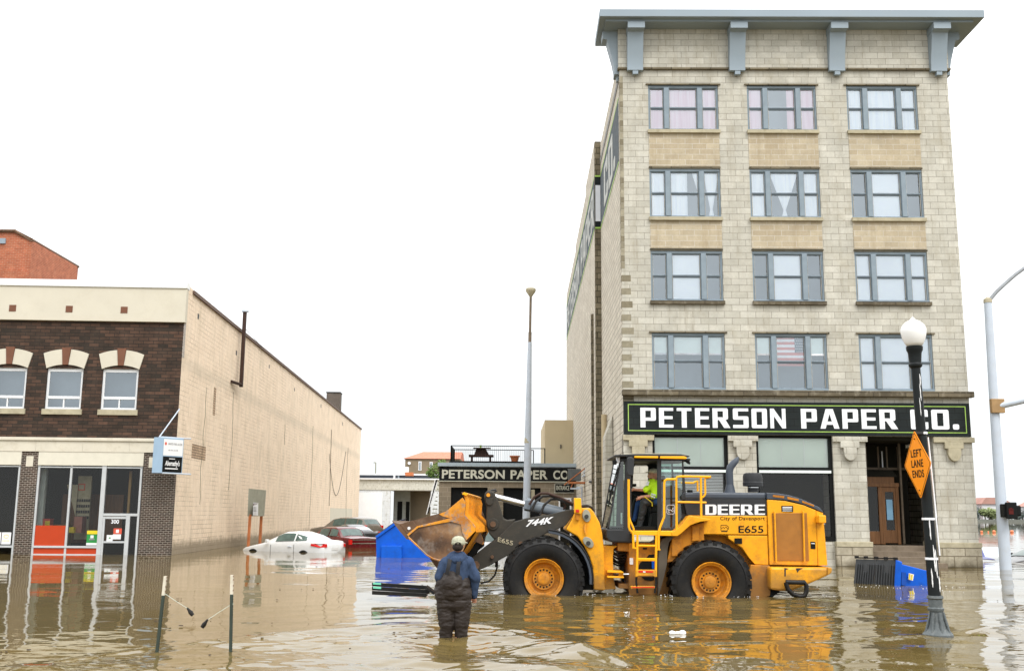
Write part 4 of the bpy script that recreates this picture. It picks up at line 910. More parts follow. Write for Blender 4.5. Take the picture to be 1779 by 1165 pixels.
# ================================================================ white low building
wb = thing('white_garage_building', 'low white painted block building with peeling paint and open loading bay', 'building', (-13.6, 126, 0))
WX0, WX1 = -24, -8.3
b = MB(); wall_sheet(b, WX0, WX1, -.6, 4.62, 126, [(-15.05+.6, -9.6, -.6, 4.55)], .4); b.build('wall', MT['whitewall'], wb, world=True, norm=False)
MB().box(WX0, WX1, 125.9, 126.2, 4.62, 5.85).build('lintel_band', MT['peeling'], wb, world=True)
MB().box(WX0, WX1, 125.6, 127, 5.85, 6.0).build('gutter', MT['white'], wb, world=True)
MB().box(WX0, WX1, 131, 146, 5.9, 6.55).build('roof_step', MT['hoodgrey'], wb, world=True); MB().box(WX0, WX1, 130.9, 146, 6.55, 6.75).build('roof_edge', MT['white'], wb, world=True); MB().box(WX0, WX1, 126, 131, 5.6, 5.86).build('roof', MT['roof'], wb, world=True)
b = MB(); b.box(-14.5, -9.5, 132, 132.2, -.6, 4.6); b.box(-14.5, -9.5, 126.4, 132, 4.55, 4.6); b.box(-14.5, -12.4, 130, 130.2, -.6, 4.6); b.build('bay_interior', MT['brownbldg'], wb, world=True); 
b = MB(); b.box(-14.4, -12.45, 129.9, 130, -.6, 4.55); b.build('bay_inner_wall', paint('grey_inner_wall', (.42, .44, .42), .9), wb, world=True)
b = MB(); b.box(-14.0, -13.4, 129.85, 129.9, .2, 3.3); b.box(-12.95+.0, -12.5, 129.85, 129.9, .2, 3.3); b.build('dark_door', MT['black'], wb, world=True)
MB().box(-23.9, -15.4, 125.88, 125.93, -.6, 4.3).build('white_panel', MT['shade'], wb, world=True)
hv = thing('rooftop_air_handler', 'white and orange striped rooftop unit on the white garage', 'roof unit', at(704, 833, 129))
p0, p1 = at(699, 820, 129), at(709, 812, 129); MB().box(p0.x, p1.x, 129, 130, p0.z, p1.z+.1).build('cowl', MT['white'], hv, world=True)
p0, p1 = at(704, 826, 129), at(717.5, 820, 129); MB().box(p0.x-.0, p1.x, 128.8, 130.2, p0.z, p1.z).build('striped_body', MT['terracotta'], hv, world=True)
b = MB(); [b.box(at(x, 0, 129).x, at(x+2, 0, 129).x, 129, 129.3, at(704, 834, 129).z, at(704, 826, 129).z) for x in (706, 713)]; b.build('unit_leg', MT['cornice'], hv, world=True)
vs = thing('roof_vent_stack', 'small white vent pipe on the white garage roof', 'vent pipe', at(685, 833, 129)); MB().tube([at(685, 833, 129), at(685, 824, 129)], .12, 8).build('vent_tube', MT['white'], vs, world=True)

bb = thing('brown_building', 'distant brown concrete building with salmon tiled hip roof', 'building', (-17, 170, 0))
z1 = at(704, 796, 170).z; x0, x1 = at(704, 800, 170).x, at(800, 800, 170).x
MB().box(x0, x1, 170, 185, -.6, z1).build('wall', MT['brownbldg'], bb, world=True)
b = MB(); zr = at(727, 788, 174).z; b.loft([[(x0-.3, 169.7, z1), (x1, 169.7, z1), (x1, 185, z1), (x0-.3, 185, z1)], [(x0+2.5, 175, zr+.4), (x1, 175, zr+.4), (x1, 180, zr+.4), (x0+2.5, 180, zr+.4)]]); b.build('roof', MT['redroof'], bb, world=True)
for x, a, c in ((729.5, 801, 817), (749, 802, 814)):
    p0, p1 = at(x-2.5, a, 169.9), at(x+2.5, c, 169.9); f = MB().box(p0.x, p1.x, 169.9, 170, p1.z, p0.z).build('window', MT['white'], bb, world=True); MB().box(p0.x+.12, p1.x-.12, 169.85, 169.9, p1.z+.12, p0.z-.12).build('pane', MT['interior'], f, world=True)
p0 = at(711, 804, 169.8); MB().lathe([(.25, 0), (.25, .15)], (p0.x, 169.8, p0.z), 'y', 12).build('round_vent', MT['white'], bb, world=True)

sl2 = thing('distant_street_light', 'small distant street light with one arm above the white garage', 'street light', at(652.5, 835, 200)*1)
b = MB(); p0, p1, p2 = at(652.8, 840, 200), at(652.8, 803, 200), at(649, 803, 200); b.tube([(p0.x, 200, 0), p1], .12, 6); b.tube([p1, p2], .1, 5); b.build('pole', MT['greyboard'], sl2, world=True)

def foliage(name, centers, n, size, mat, parent, seed=1):
    r = random.Random(seed); b = MB()
    for _ in range(n):
        c, rad = r.choice(centers); d = Vector((r.gauss(0, 1), r.gauss(0, 1), r.gauss(0, 1))).normalized()*rad*(r.random()**.4)
        p = Vector(c)+Vector((d.x, d.y, d.z*.8)); u = Vector((r.gauss(0, 1), r.gauss(0, 1), r.gauss(0, 1))).normalized(); v_ = u.orthogonal().normalized(); s_ = size*r.uniform(.5, 1.3)
        b.face([p-u*s_, p+v_*s_*.6, p+u*s_, p-v_*s_*.6])
    return b.build(name, mat, parent, world=True, norm=False)
tr = thing('small_green_tree', 'small light green tree top showing left of the annex name board', 'tree', (-9, 128, 0))
c0 = at(755, 815, 128); foliage('crown', [((c0.x, 128, c0.z), .9), ((c0.x+.9, 128, c0.z+.6), .8), ((c0.x+.4, 128, c0.z-.9), .9), ((c0.x-.5, 128, c0.z-.5), .6)], 900, .14, MT['leaf'], tr)
MB().tube([(c0.x+.3, 128, -.6), (c0.x+.3, 128, c0.z)], [.12, .04], 6).build('trunk', MT['trunk'], tr, world=True)

# ================================================================ poles
tp = thing('tall_area_light_pole', 'tall pale blue pole with a mushroom shaped lamp in front of the annex', 'light pole', (.96, 60, 0))
b = MB(); xb, zt = .92, 15.06; b.tube([(.86, 60, -.6), (.97, 60, 6.0), (1.05, 60, 11.8)], [.23, .20, .12], 12); b.build('pole', MT['galv'], tp, world=True, smooth=True)
b = MB(); b.tube([(1.05, 60, 11.8), (1.06, 60, 12.4)], .1, 10); b.tube([(1.06, 60, 12.4), (1.09, 60, 14.6)], .075, 8); b.build('upper_pole', MT['step'], tp, world=True, smooth=True)
b = MB(); b.tube([(.955, 60, 5.9), (.975, 60, 6.6)], [.205, .17], 12); b.build('rust_stain_band', MT['sill'], tp, world=True)
b = MB(); b.lathe([(.06, 14.5), (.28, 14.82), (.31, 14.95), (.27, 15.03), (.1, 15.06)], (1.09, 60, 0), n=16); b.build('lamp_head', MT['sill'], tp, world=True, smooth=True)
ub = thing('utility_box_on_pole', 'small pale cabinet fixed on the right side of the tall pole', 'utility box', (1.3, 60.2, 0)); p0, p1 = at(922.5, 850, 60), at(929, 868, 60); MB().box(p0.x, p1.x, 60, 60.3, p1.z-.2, p0.z).build('cabinet', MT['sill'], ub, world=True, bevel=.02)

# street lamp with globe
la = thing('globe_street_lamp', 'chipped black street lamp with white acorn globe and fluted base in the flood water', 'street lamp', (6.82, 17.1, 0))
lx, ly = 6.80, 17.1
def lean(z): return lx + .015 - .024*(z-1)
b = MB(); prof = [(.24, -.55), (.235, .02), (.20, .06), (.15, .12), (.115, .25), (.10, .38)]; b.lathe([(r_, z) for r_, z in prof], (lean(0), ly, 0), n=16)
b.lathe([(.12, .38), (.128, .42), (.105, .44), (.11, .5), (.105, .56), (.128, .58), (.12, .62)], (lean(.4), ly, 0), n=16)
for k in range(8): a = k*math.pi/4; b.tube([(lean(0)+.19*math.cos(a), ly+.19*math.sin(a), .05), (lean(0)+.105*math.cos(a), ly+.105*math.sin(a), .36)], .02, 5)
b.build('fluted_base', MT['basegrey'], la, world=True, smooth=30)
b = MB(); b.tube([(lean(.6), ly, .6), (lean(4.36), ly, 4.36)], [.098, .072], 18); b.build('pole', MT['lampblack'], la, world=True, smooth=True)
b = MB()
for z, s_, wd, ang in ((.75, .30, .012, -2.1), (1.0, .42, .014, -1.5), (1.5, .35, .012, -1.8), (.68, .25, .014, -.9), (1.15, .2, .01, -1.2), (3.75, .28, .01, -1.4), (4.0, .2, .012, -1.2), (3.5, .3, .008, -1.7), (.9, .35, .012, -1.25)):
    rr = .098-.026*(z-.6)/3.76+.001; pts = [(lean(z+s_*k/5)+(rr-.0015*k/5*s_)*math.cos(ang+random.uniform(-.04, .04)), ly+rr*math.sin(ang+random.uniform(-.03, .03)), z+s_*k/5) for k in range(6)]
    b.tube(pts, [wd*.3, wd, wd*.7, wd, wd*.8, wd*.2], 4)
b.build('paint_chips', MT['paper'], la, world=True)
b = MB(); 
for z in (2.66, 3.22, 1.83, 1.2): b.lathe([(.1, z-.018), (.1, z+.018)], (lean(z), ly, 0), n=18)
b.tube([(lean(3.2)+.085, ly-.06, 3.15), (lean(1.2)+.115, ly-.05, 1.25)], .012, 6); b.tube([(lean(3.2)+.1, ly-.04, 3.1), (lean(1.8)+.12, ly-.04, 1.85)], .008, 6); b.build('strap', MT['white'], la, world=True)
b = MB(); c_ = lean(4.4); b.lathe([(.075, 4.3), (.105, 4.33), (.11, 4.36), (.095, 4.39), (.10, 4.46), (.11, 4.56), (.13, 4.6), (.135, 4.66), (.1, 4.68)], (c_, ly, 0), n=20); b.build('globe_collar', MT['lampblack'], la, world=True, smooth=30)
b = MB(); b.lathe([(.12, 4.67), (.15, 4.72), (.185, 4.80), (.205, 4.90), (.205, 4.96), (.18, 5.02), (.12, 5.08), (.05, 5.115), (.02, 5.15), (.004, 5.17)], (c_, ly, 0), n=28); b.build('globe', MT['globe'], la, world=True, smooth=60)
# orange diamond sign
ds = thing('lane_ends_sign', 'orange diamond LEFT LANE ENDS sign strapped to the black street lamp', 'traffic sign', (6.6, 17.0, 2.8))
cL, cR, cT, cB = at(1571, 805, 17.50), at(1617.5, 799, 16.45), at(1588, 747, 16.95), at(1600, 866, 16.95)
hv_ = (cT-cB)/2; cc = (cT+cB)/2; hw_vec = (cR-cL)/2; hw_vec.z = 0; cc = (cL+cR)/2; cc.z = (cT.z+cB.z)/2; 
n_ = hw_vec.cross(hv_).normalized(); n_ = n_ if n_.y < 0 else -n_
rotq = lambda s_: [cc+hw_vec*s_*math.cos(t)+hv_*s_*math.sin(t) for t in (0, math.pi/2, math.pi, 3*math.pi/2)]
def rdia(s_, rr=.06):
    P = rotq(s_); out = []
    for i in range(4):
        a, p_, c2 = P[i-1], P[i], P[(i+1) % 4]; q0_, q2_ = p_+(a-p_)*rr, p_+(c2-p_)*rr
        for k in range(5): t = k/4; out.append(q0_*(1-t)**2+p_*2*t*(1-t)+q2_*t*t)
    return out
MB().prism(rdia(1), -n_*.006).build('sign_plate', MT['orange'], ds, world=True)
b = MB(); o1, o2 = rdia(.95), rdia(.925); 
for i in range(len(o1)): j = (i+1) % len(o1); b.face([o1[i]+n_*.002, o1[j]+n_*.002, o2[j]+n_*.002, o2[i]+n_*.002])
b.build('border_line', MT['black'], ds, world=True)
for wd, v0, hw2 in (('LEFT', .22, .40), ('LANE', -.08, .43), ('ENDS', -.38, .42)):
    me, bx = font_text(wd, bold=.012, spacing=1.12); place_text('lettering', me, bx, cc-hw_vec*hw2+hv_*v0+n_*.003, hw_vec*2*hw2, hv_*.22, MT['black'], ds, thick=.002)
b = MB(); [b.lathe([(.012, 0), (.012, .006)], cc+hv_*s_+n_*.008, 'y', 8) for s_ in (.75, -.75)]; b.build('bolt', MT['darkmetal'], ds, world=True)
b = MB(); b.box(lean(2.8)-.13, lean(2.8), ly-.1, ly-.06, 2.64, 2.68); b.box(lean(3.2)-.13, lean(3.2), ly-.1, ly-.06, 3.20, 3.24); b.build('mounting_bracket', MT['darkmetal'], ds, world=True)

# signal pole right
sp_ = thing('traffic_signal_pole', 'tall light blue signal pole with mast arm and curved lamp arm at the right edge', 'signal pole', (18.3, 39.1, 0))
gx = 18.29; b = MB(); b.tube([(gx, 39.1, -.6), (gx, 39.1, 6), (gx+.04, 39.1, 10.05)], [.215, .17, .14], 18); b.build('pole', MT['galv'], sp_, world=True, smooth=True)
b = MB(); b.lathe([(.16, 10.02), (.15, 10.15), (.04, 10.24)], (gx+.04, 39.1, 0), n=14); b.build('pole_cap', MT['sill'], sp_, world=True, smooth=True)
b = MB(); b.tube([(gx+.1, 38.95, 6.02), (gx+1.2, 38.6, 6.27), (gx+5, 37.6, 6.9)], [.13, .12, .1], 14); b.build('mast_arm', MT['galv'], sp_, world=True, smooth=True)
b = MB(); b.box(gx-.22, gx+.28, 38.82, 39.0, 5.75, 6.28); b.build('arm_flange', paint('rusty_tan_flange', (.33, .21, .10), .7, .2), sp_, world=True, bevel=.02)
b = MB(); pts = [at(x, y, 39.1) for x, y in ((1716, 530), (1720, 520), (1732, 506), (1748, 491), (1764, 477), (1779, 466), (1800, 455), (1830, 448))]; b.tube(pts, [.07]*len(pts), 8); b.build('lamp_arm', paint('grey_lamp_arm', (.28, .30, .32), .5), sp_, world=True, smooth=True)
pd = thing('pedestrian_signal', 'black pedestrian signal head with dim red hand on the signal pole', 'pedestrian signal', at(1755, 900, 38.7))
p0, p1 = at(1741, 899, 38.7), at(1761, 875, 38.7); b = MB(); b.box(p0.x, p1.x, 38.5, 38.85, p0.z+.02, p1.z); b.box(p0.x+.05, p1.x-.02, 38.4, 38.55, p0.z-.03, p1.z+.06); b.build('housing', MT['black'], pd, world=True, bevel=.03)
p2 = at(1770, 897, 38.8); MB().box(p1.x, p2.x, 38.55, 38.95, p2.z+.02, p1.z-.05).build('side_housing', MT['black'], pd, world=True, bevel=.05)
b = MB(); cx, cz = p0.x+.2, (p0.z+p1.z)/2; 
for k in range(4): b.box(cx-.08+.045*k, cx-.05+.045*k, 38.385, 38.4, cz, cz+.12-(.03 if k in (0, 3) else 0))
b.box(cx-.08, cx+.085, 38.385, 38.4, cz-.12, cz); b.build('hand_symbol', paint('dim_red_led', (.09, .008, .006), .6), pd, world=True)

# ================================================================ T-post stakes and cord
def stake(px0, py0, px1, py1, label):
    Y = 14.4; a, c = at(px0, py0, Y), at(px1, py1, Y); o = thing('fence_stake', label, 'stake', (a.x, Y, 0), group='green steel stakes at the front')
    d = (c-a); a2 = a-d*.45; t0 = a+d*.745
    b = MB(); b.obox((a2+t0)/2, (.017, 0, 0), (0, .02, 0), (t0-a2)/2)
    for k in range(22): p_ = a+(t0-a)*(k/22); b.box(p_.x+.017, p_.x+.024, p_.y-.008, p_.y+.008, p_.z, p_.z+.012)
    b.build('shaft', MT['stakegreen'], o, world=True)
    MB().obox((t0+c)/2, (.018, 0, 0), (0, .02, 0), (c-t0)/2).build('white_tip', MT['cream'], o, world=True)
    b = MB(); [b.box((t0+(c-t0)*k).x+.018, (t0+(c-t0)*k).x+.022, Y-.01, Y+.01, (t0+(c-t0)*k).z-.01, (t0+(c-t0)*k).z+.01) for k in (.2, .45, .75, .93)]; b.build('tip_hole', MT['rust'], o, world=True)
stake(272.5, 1132, 287.5, 1000, 'leaning green steel stake with cream tip, left of the pair'); stake(400.5, 1131, 403, 998, 'upright green steel stake with cream tip, right of the pair')
CORD = paint('pale_cord', (.55, .62, .55), .6)
for lb_, cp_, x0, y0, x1, y1 in (('pale cord end with black clip tied to the leaning left stake', [(281, 1030), (289, 1032), (305, 1043), (325, 1055.5)], 325, 1055, 335, 1068), ('pale cord end with black clip tied to the upright right stake', [(406, 1048), (399, 1051), (380, 1063), (362, 1075)], 361, 1075, 351, 1089)):
    cd = thing('cord', lb_, 'cord', at(x1, y1, 14.4)); MB().tube([at(x, y, 14.385) for x, y in cp_], .0035, 5).build('cord_line', CORD, cd, world=True)
    a, c = at(x0, y0, 14.4), at(x1, y1, 14.4); MB().tube([a, a+(c-a)*.35, a+(c-a)*.6, c], [.012, .02, .032, .026], 8).build('black_clip', MT['rubber'], cd, world=True, smooth=True)

# ================================================================ cars
def car(name, label, cat, A, B, paintm, L=4.8, W=1.82, roofh=1.42, water_off=0, prof='coupe', glassm_=None, rearglass=None, pitch=0, mirror=True, lights='plain', up=0):
    """A = nose point on ground, B = tail point; local x runs from nose (0) to tail (L)"""
    A, B = Vector(A), Vector(B); d = (B-A); ang = math.atan2(d.y, d.x); o = thing(name, label, cat, (A.x, A.y, 0), ang)
    zb = -up  # local z of ground relative to water
    st = {'coupe': [(0, .66, .60, .60, 0), (.25, .80, .68, .68, 0), (.9, .90, .80, .80, 0), (1.35, .91, .88, .90, .0), (1.9, .91, .94, 1.20, .55), (2.5, .91, .96, 1.40, .6), (3.1, .91, .98, 1.41, .6), (3.7, .91, 1.02, 1.28, .56), (4.3, .90, 1.05, 1.08, .5), (4.65, .86, 1.0, 1.0, 0), (4.8, .78, .80, .80, 0)],
          'sedan': [(0, .72, .72, .72, 0), (.15, .84, .80, .80, 0), (1.2, .92, .88, .89, 0), (1.65, .92, .90, .93, 0), (2.25, .92, .92, 1.38, .62), (2.6, .92, .93, 1.42, .64), (3.6, .92, .93, 1.42, .64), (3.95, .92, .93, 1.36, .6), (4.35, .92, .92, .96, .6), (5.2, .90, .90, .92, 0), (5.35, .86, .86, .86, 0)],
          'suv': [(0, .72, .80, .80, 0), (.2, .86, .92, .92, 0), (1.0, .94, 1.02, 1.03, 0), (1.35, .94, 1.05, 1.1, 0), (2.0, .94, 1.08, 1.56, .66), (2.6, .94, 1.10, 1.66, .68), (3.8, .94, 1.12, 1.66, .68), (4.4, .93, 1.14, 1.58, .66), (4.7, .90, 1.14, 1.2, .6), (4.85, .84, .95, .95, 0)]}[prof]
    sc = L/st[-1][0]; zsc = roofh/max(s_[3] for s_ in st)
    def sec(s_):
        x, hw, belt, roof, top = s_; hw *= W/1.84; x *= sc; belt *= zsc; roof *= zsc; tw = top*W/1.84 if top else hw*.7; zt_ = max(roof, belt+.02)
        pts = [(hw*.92, .18), (hw, .38), (hw, belt-.22), (hw*.985, belt-.08), (hw*.94, belt), (tw+.06 if top else hw*.9, zt_-.06 if top else belt+.01), (tw*.82, zt_-.008), (tw*.4, zt_+.012)]
        full = pts + [(-a, z) for a, z in pts[::-1]]
        return [(x, y, z+zb) for y, z in full]
    MB().loft([sec(s_) for s_ in st]).build('body', paintm, o, smooth=50)
    def surf(xa, which):
        for s0, s1 in zip(st, st[1:]):
            if s0[0]*sc <= xa <= s1[0]*sc: t = (xa-s0[0]*sc)/((s1[0]-s0[0])*sc); p0_, p1_ = sec(s0), sec(s1); return [Vector(a).lerp(Vector(c), t) for a, c in zip(p0_, p1_)]
    gm = glassm_ or MT['carglass']
    tops = [s_ for s_ in st if s_[4]]; xa, xb = tops[0][0]*sc, tops[-1][0]*sc
    for side in (0, 1):
        g = MB(); lo, hi = (4, 5) if side == 0 else (11, 10)
        segs = {'coupe': [(.45, 1.5), (1.58, 2.2)], 'sedan': [(.3, 1.25), (1.35, 2.05), (2.12, 2.28)], 'suv': [(.35, 1.3), (1.4, 2.3), (2.4, 3.0)]}[prof]
        for sa, sb_ in segs:
            n = 6; P1, P2 = [], []
            for k in range(n+1):
                x = xa - .25*sc + (sa + (sb_-sa)*k/n)*sc; s_ = surf(x, 0)
                if s_ is None: continue
                a, c = s_[lo], s_[hi]; nn = Vector((0, 1 if side == 0 else -1, .35)).normalized()*.03; e0 = .08; e1 = .92
                hgt = c.z-a.z
                if hgt < .1: e1 = .3
                P1.append(a.lerp(c, e0)+nn); P2.append(a.lerp(c, e1)+nn)
            if len(P1) > 1: g.loft([P1, P2], cap=False, closed=False)
        g.build('side_glass', gm, o, norm=False)
    # windscreen and rear window
    def slope_glass(x0, x1, mat, nm):
        g = MB(); rows = []
        for k in range(4):
            s_ = surf(x0+(x1-x0)*k/3, 0); rows.append([s_[i]+Vector((0, 0, .014)) for i in (5, 6, 7, 8, 9, 10)])
        for r_ in rows: r_[0].y *= .93; r_[-1].y *= .93
        g.loft(rows, cap=False, closed=False); g.build(nm, mat, o, smooth=True, norm=False)
    k0 = [i for i, s_ in enumerate(st) if s_[4]][0]; k1 = [i for i, s_ in enumerate(st) if s_[4]][-1]
    slope_glass(st[k0-1][0]*sc+.08, st[k0+ (1 if prof == 'coupe' else 0)][0]*sc-.05, gm, 'windscreen')
    slope_glass(st[k1-1][0]*sc+.05, st[k1][0]*sc-.03 if prof != 'coupe' else st[k1][0]*sc-.05, rearglass or gm, 'rear_window')
    Lx = L; zl = zb+zsc*(st[-2][2]-.15)
    for s_ in (1, -1):
        hw = st[-2][1]*W/1.84
        if lights == 'wide': b = MB().prism([(Lx-.70, s_*(hw+.09), zl-.02), (Lx-.66, s_*(hw+.09), zl+.07), (Lx-.1, s_*(hw+.03), zl+.09), (Lx+.03, s_*(hw-.12), zl+.07), (Lx+.04, s_*(hw-.12), zl-.08), (Lx-.2, s_*(hw+.04), zl-.09)], (0, -s_*.12, 0)); b.build('tail_light', MT['taillight'], o)
        elif lights == 'bar': MB().box(Lx-.1, Lx+.03, s_*hw*.98, s_*(hw*.98-.17), zb+.60, zb+.86).build('tail_light', MT['taillight'], o)
        else: MB().box(Lx-.32, Lx-.05, s_*(hw+.0), s_*(hw-.2), zl-.02, zl+.2).build('tail_light', MT['taillight'], o, bevel=.04)
        if mirror: xm = xa-.15; MB().box(xm-.1, xm+.05, s_*(W/2+.02), s_*(W/2+.18), zb+zsc*.93, zb+zsc*1.06).build('wing_mirror', paintm, o, bevel=.03)
        for xw in (.85*sc, (3.75 if prof != 'sedan' else 4.1)*sc): 
            b = MB().lathe([(.30, 0), (.335, .04), (.335, .2), (.28, .22)], (xw, s_*(W/2-.0)-(.2 if s_ > 0 else .02), zb+.36), 'y', 20); b.build('wheel', MT['rubber'], o, smooth=30)
            # dark wheel arch
            b = MB().lathe([(.37, -.004), (.37, .004)], (xw, s_*W/2*.995+s_*.006, zb+.34), 'y', 24); b.build('wheel_arch', MT['black'], o)
    return o
wc = car('white_coupe', 'white coupe parked nose to the peach wall, flooded to its doors', 'car', (-12.85, 52.6, 0), (-8.0, 49.9, 0), MT['carwhite'], 5.2, 1.85, 1.56, rearglass=MT['carglasspale'], lights='wide', up=.60)
b = MB(); b.box(4.75, 4.9, -.6, .6, .50, .515); b.build('boot_gap', MT['carblack'], wc)  # thin black strip across the boot lid
b = MB(); b.box(2.02, 2.028, -.93, -.905, -.05, .33); b.build('door_seam', MT['carblack'], wc); b = MB(); b.box(3.46, 3.468, -.93, -.905, -.05, .36); b.build('door_seam', MT['carblack'], wc)
MB().box(3.1, 3.32, -.965, -.93, .24, .275).build('door_handle', MT['galv'], wc, bevel=.01)
MB().box(5.2, 5.215, -.25, .25, .12, .24).build('number_plate', MT['paper'], wc)
mc = car('maroon_sedan', 'maroon boxy sedan parked behind the white coupe in flood water', 'car', (-11.6, 61.5, 0), (-7.85, 57.0, 0), MT['maroon'], 5.8, 1.95, 1.5, prof='sedan', lights='bar', up=.42)
b = MB(); b.box(5.80, 5.83, -.78, .78, .22, .26); b.box(5.80, 5.83, -.78, .78, .42, .45); b.build('chrome_trim', MT['chrome'], mc)
b = MB(); b.box(5.80, 5.82, -.7, .7, .28, .36); b.build('red_reflector', MT['maroon'], mc)
car('grey_crossover', 'taupe grey crossover parked deepest by the end of the peach wall', 'car', (-14.2, 77.5, 0), (-9.0, 74.0, 0), MT['taupe'], 5.6, 2.0, 1.85, prof='suv', up=.3)
car('pale_car', 'dark saloon with pale reflection-painted rear window between the maroon sedan and the grey crossover', 'car', (-11.6, 67, 0), (-7.9, 62.6, 0), MT['carblack'], 5.0, 1.85, 1.5, rearglass=MT['carglasspale'], up=.35)
car('silver_car', 'pale car seen in the gap below the loader arm behind the bucket', 'car', (1.8, 50, 0), (-3.0, 52, 0), MT['carwhite'], 5.0, 1.85, 1.5, prof='sedan', up=.45)
car('black_car', 'black car with green tinted windows flooded up to its doors at the right edge', 'car', at(1724, 962, 46)*1, at(1724, 962, 46)+Vector((4.8, 1.2, 0)), MT['carblack'], 4.9, 1.85, 1.45, prof='coupe', up=.75)
bc = thing('blue_vehicle', 'dark blue car nearly under water beside the stone plinth with pale windscreen', 'car', at(1712, 960, 46))
p_ = [at(1700, 950, 48), at(1736, 950, 48), at(1740, 966, 47.4), at(1712, 967, 47)]; MB().prism(p_, (0, .05, 0)).build('windscreen', MT['carglasspale'], bc, world=True)
b = MB(); b.prism([at(1696, 957, 46.5), at(1707, 953, 46.8), at(1712, 966, 46.3), at(1730, 971, 46), at(1728, 972.5, 46), at(1696, 970, 46)], (0, .8, 0)); b.build('bonnet', MT['navycar'], bc, world=True, bevel=.04)

# ================================================================ dumpsters
def plane_box(pts, off): return MB().prism(pts, off)
d1 = thing('blue_dumpster', 'floating tilted blue dumpster partly hidden behind the loader bucket', 'dumpster', (-5.4, 52.4, 0))
Yd = 45.0
o_ = [(653, 931), (682, 914), (690, 908), (745, 960), (752, 985), (654, 985)]; P = [at(x, y, Yd) for x, y in o_]
MB().prism(P, (.1, 2.4, 0)).build('body', MT['blue'], d1, world=True, bevel=.02)
MB().prism([at(x, y, Yd-.08) for x, y in ((652, 931), (687, 906), (690, 909), (655, 934))], (.1, 2.55, 0)).build('rim', MT['blue'], d1, world=True, bevel=.01)
MB().prism([at(x, y, Yd-.02) for x, y in ((651, 930), (684, 906.5), (693, 904), (690, 908), (655, 932))], (.1, 2.4, .1)).build('lid', MT['lid'], d1, world=True)
MB().prism([at(x, y, Yd-.18) for x, y in ((662, 947), (698, 947), (698, 985), (662, 985))], (0, .18, 0)).build('fork_pocket', MT['blue'], d1, world=True, bevel=.03)
d2 = thing('blue_dumpster_on_side', 'blue dumpster tipped on its side with black ribbed lids facing the street', 'dumpster', (11, 29.4, 0))
def W2(x, y, Y): return at(x, y, Y)
eT, eB = W2(1559, 972, 29.2), W2(1556.5, 1030, 29.2); lT, lB = W2(1487, 970.5, 30.1), W2(1482, 1024, 30.1)
mT, mB = eT.lerp(lT, .52), eB.lerp(lB, .52)
for a, c, d_, e_ in ((lT, mT.lerp(lT, .02), mB.lerp(lB, .02), lB), (mT, eT, eB, mB)):
    l_ = MB().prism([a, c, d_, e_], (.03, .06, 0)).build('lid', MT['lid'], d2, world=True)
    r_ = MB()
    for k in range(8):
        t = .08+.12*k; s0 = a.lerp(c, t); s1 = e_.lerp(d_, t); top = .14 if k not in (3, 4) else .38
        r_.obox((s0.lerp(s1, top)+s1)/2+Vector((-.01, -.03, 0)), (c-a)*.022, (0, .03, 0), (s1-s0.lerp(s1, top))/2)
    r_.build('lid_rib', MT['lid'], l_, world=True, bevel=.01)
b = MB(); b.tube([lT+Vector((0, 0, .04)), eT+Vector((0, 0, .04))], .018, 6); [b.box((lT.lerp(eT, t)).x-.05, (lT.lerp(eT, t)).x+.05, (lT.lerp(eT, t)).y-.04, (lT.lerp(eT, t)).y+.04, eT.z, eT.z+.07) for t in (.02, .25, .5, .73, .96)]; b.build('hinge_bar', MT['rubber'], d2, world=True)
MB().prism([W2(1556, 972, 29.15), W2(1567, 976, 29.1), W2(1564, 1030, 29.1), W2(1553, 1030, 29.15)], (.1, .25, 0)).build('rim', MT['blue'], d2, world=True, bevel=.015)
MB().prism([W2(1566, 979, 29.2), W2(1612, 991, 29.6), W2(1612, 1030, 29.6), W2(1563, 1030, 29.2)], (.2, 1.4, 0)).build('body', MT['blue'], d2, world=True, bevel=.02)
MB().prism([W2(1567, 993, 29.12), W2(1574, 994, 29.15), W2(1575, 1016, 29.15), W2(1566, 1016, 29.1)], (0, .1, 0)).build('fork_pocket', paint('shadow_blue_pocket', (.006, .06, .33), .5), d2, world=True)
MB().prism([W2(1579, 995, 29.22), W2(1588, 997, 29.24), W2(1586, 1008, 29.24), W2(1578, 1006, 29.22)], (0, .03, 0)).build('label_plate', MT['paper'], d2, world=True)
b = MB(); b.prism([W2(1580, 996, 29.2), W2(1582, 996, 29.2), W2(1581, 1006, 29.2), W2(1579, 1006, 29.2)], (0, .02, 0)); b.prism([W2(1584, 997, 29.2), W2(1586, 997, 29.2), W2(1585, 1007, 29.2), W2(1583, 1006, 29.2)], (0, .02, 0)); b.build('label_stripe', MT['postery'], d2, world=True)
# floating plastic lids
fl = thing('floating_black_panels', 'stack of three black plastic panels with mint green ends floating left of the wader', 'plastic panels', (-2.3, 22.8, 0))
for k, (ya, yb, xe) in enumerate(((1014, 1020, 746), (1021, 1027, 747), (1028.5, 1033, 742))):
    Y = 23.6-.35*k; a, c = at(648, ya, Y), at(xe, yb, Y-.2); b = MB(); b.obox((a+c)/2, (c-a)/2, (.0, .16, 0), (0, 0, .022)); b.obox((a+c)/2+Vector((0, -.16, .01)), (c-a)/2, (0, .02, 0), (0, 0, .04)); b.build('panel', MT['rubber'], fl, world=True, bevel=.008)
    if k < 2: b = MB(); b.obox(a.lerp(c, .09)+Vector((0, -.17, .03)), (c-a)*.07, (0, .025, 0), (0, 0, .02)); b.build('green_end', MT['mint'], fl, world=True)
b = MB(); b.obox(at(748, 1024, 23), (.10, 0, -.07), (0, .2, 0), (.015, 0, .02)); b.build('broken_end', MT['rubber'], fl, world=True)
fd = thing('floating_white_bag', 'crumpled white bag floating in front of the loader', 'plastic bag', (2.7, 17.05, 0)); c_ = at(1178, 1099, 17.05)
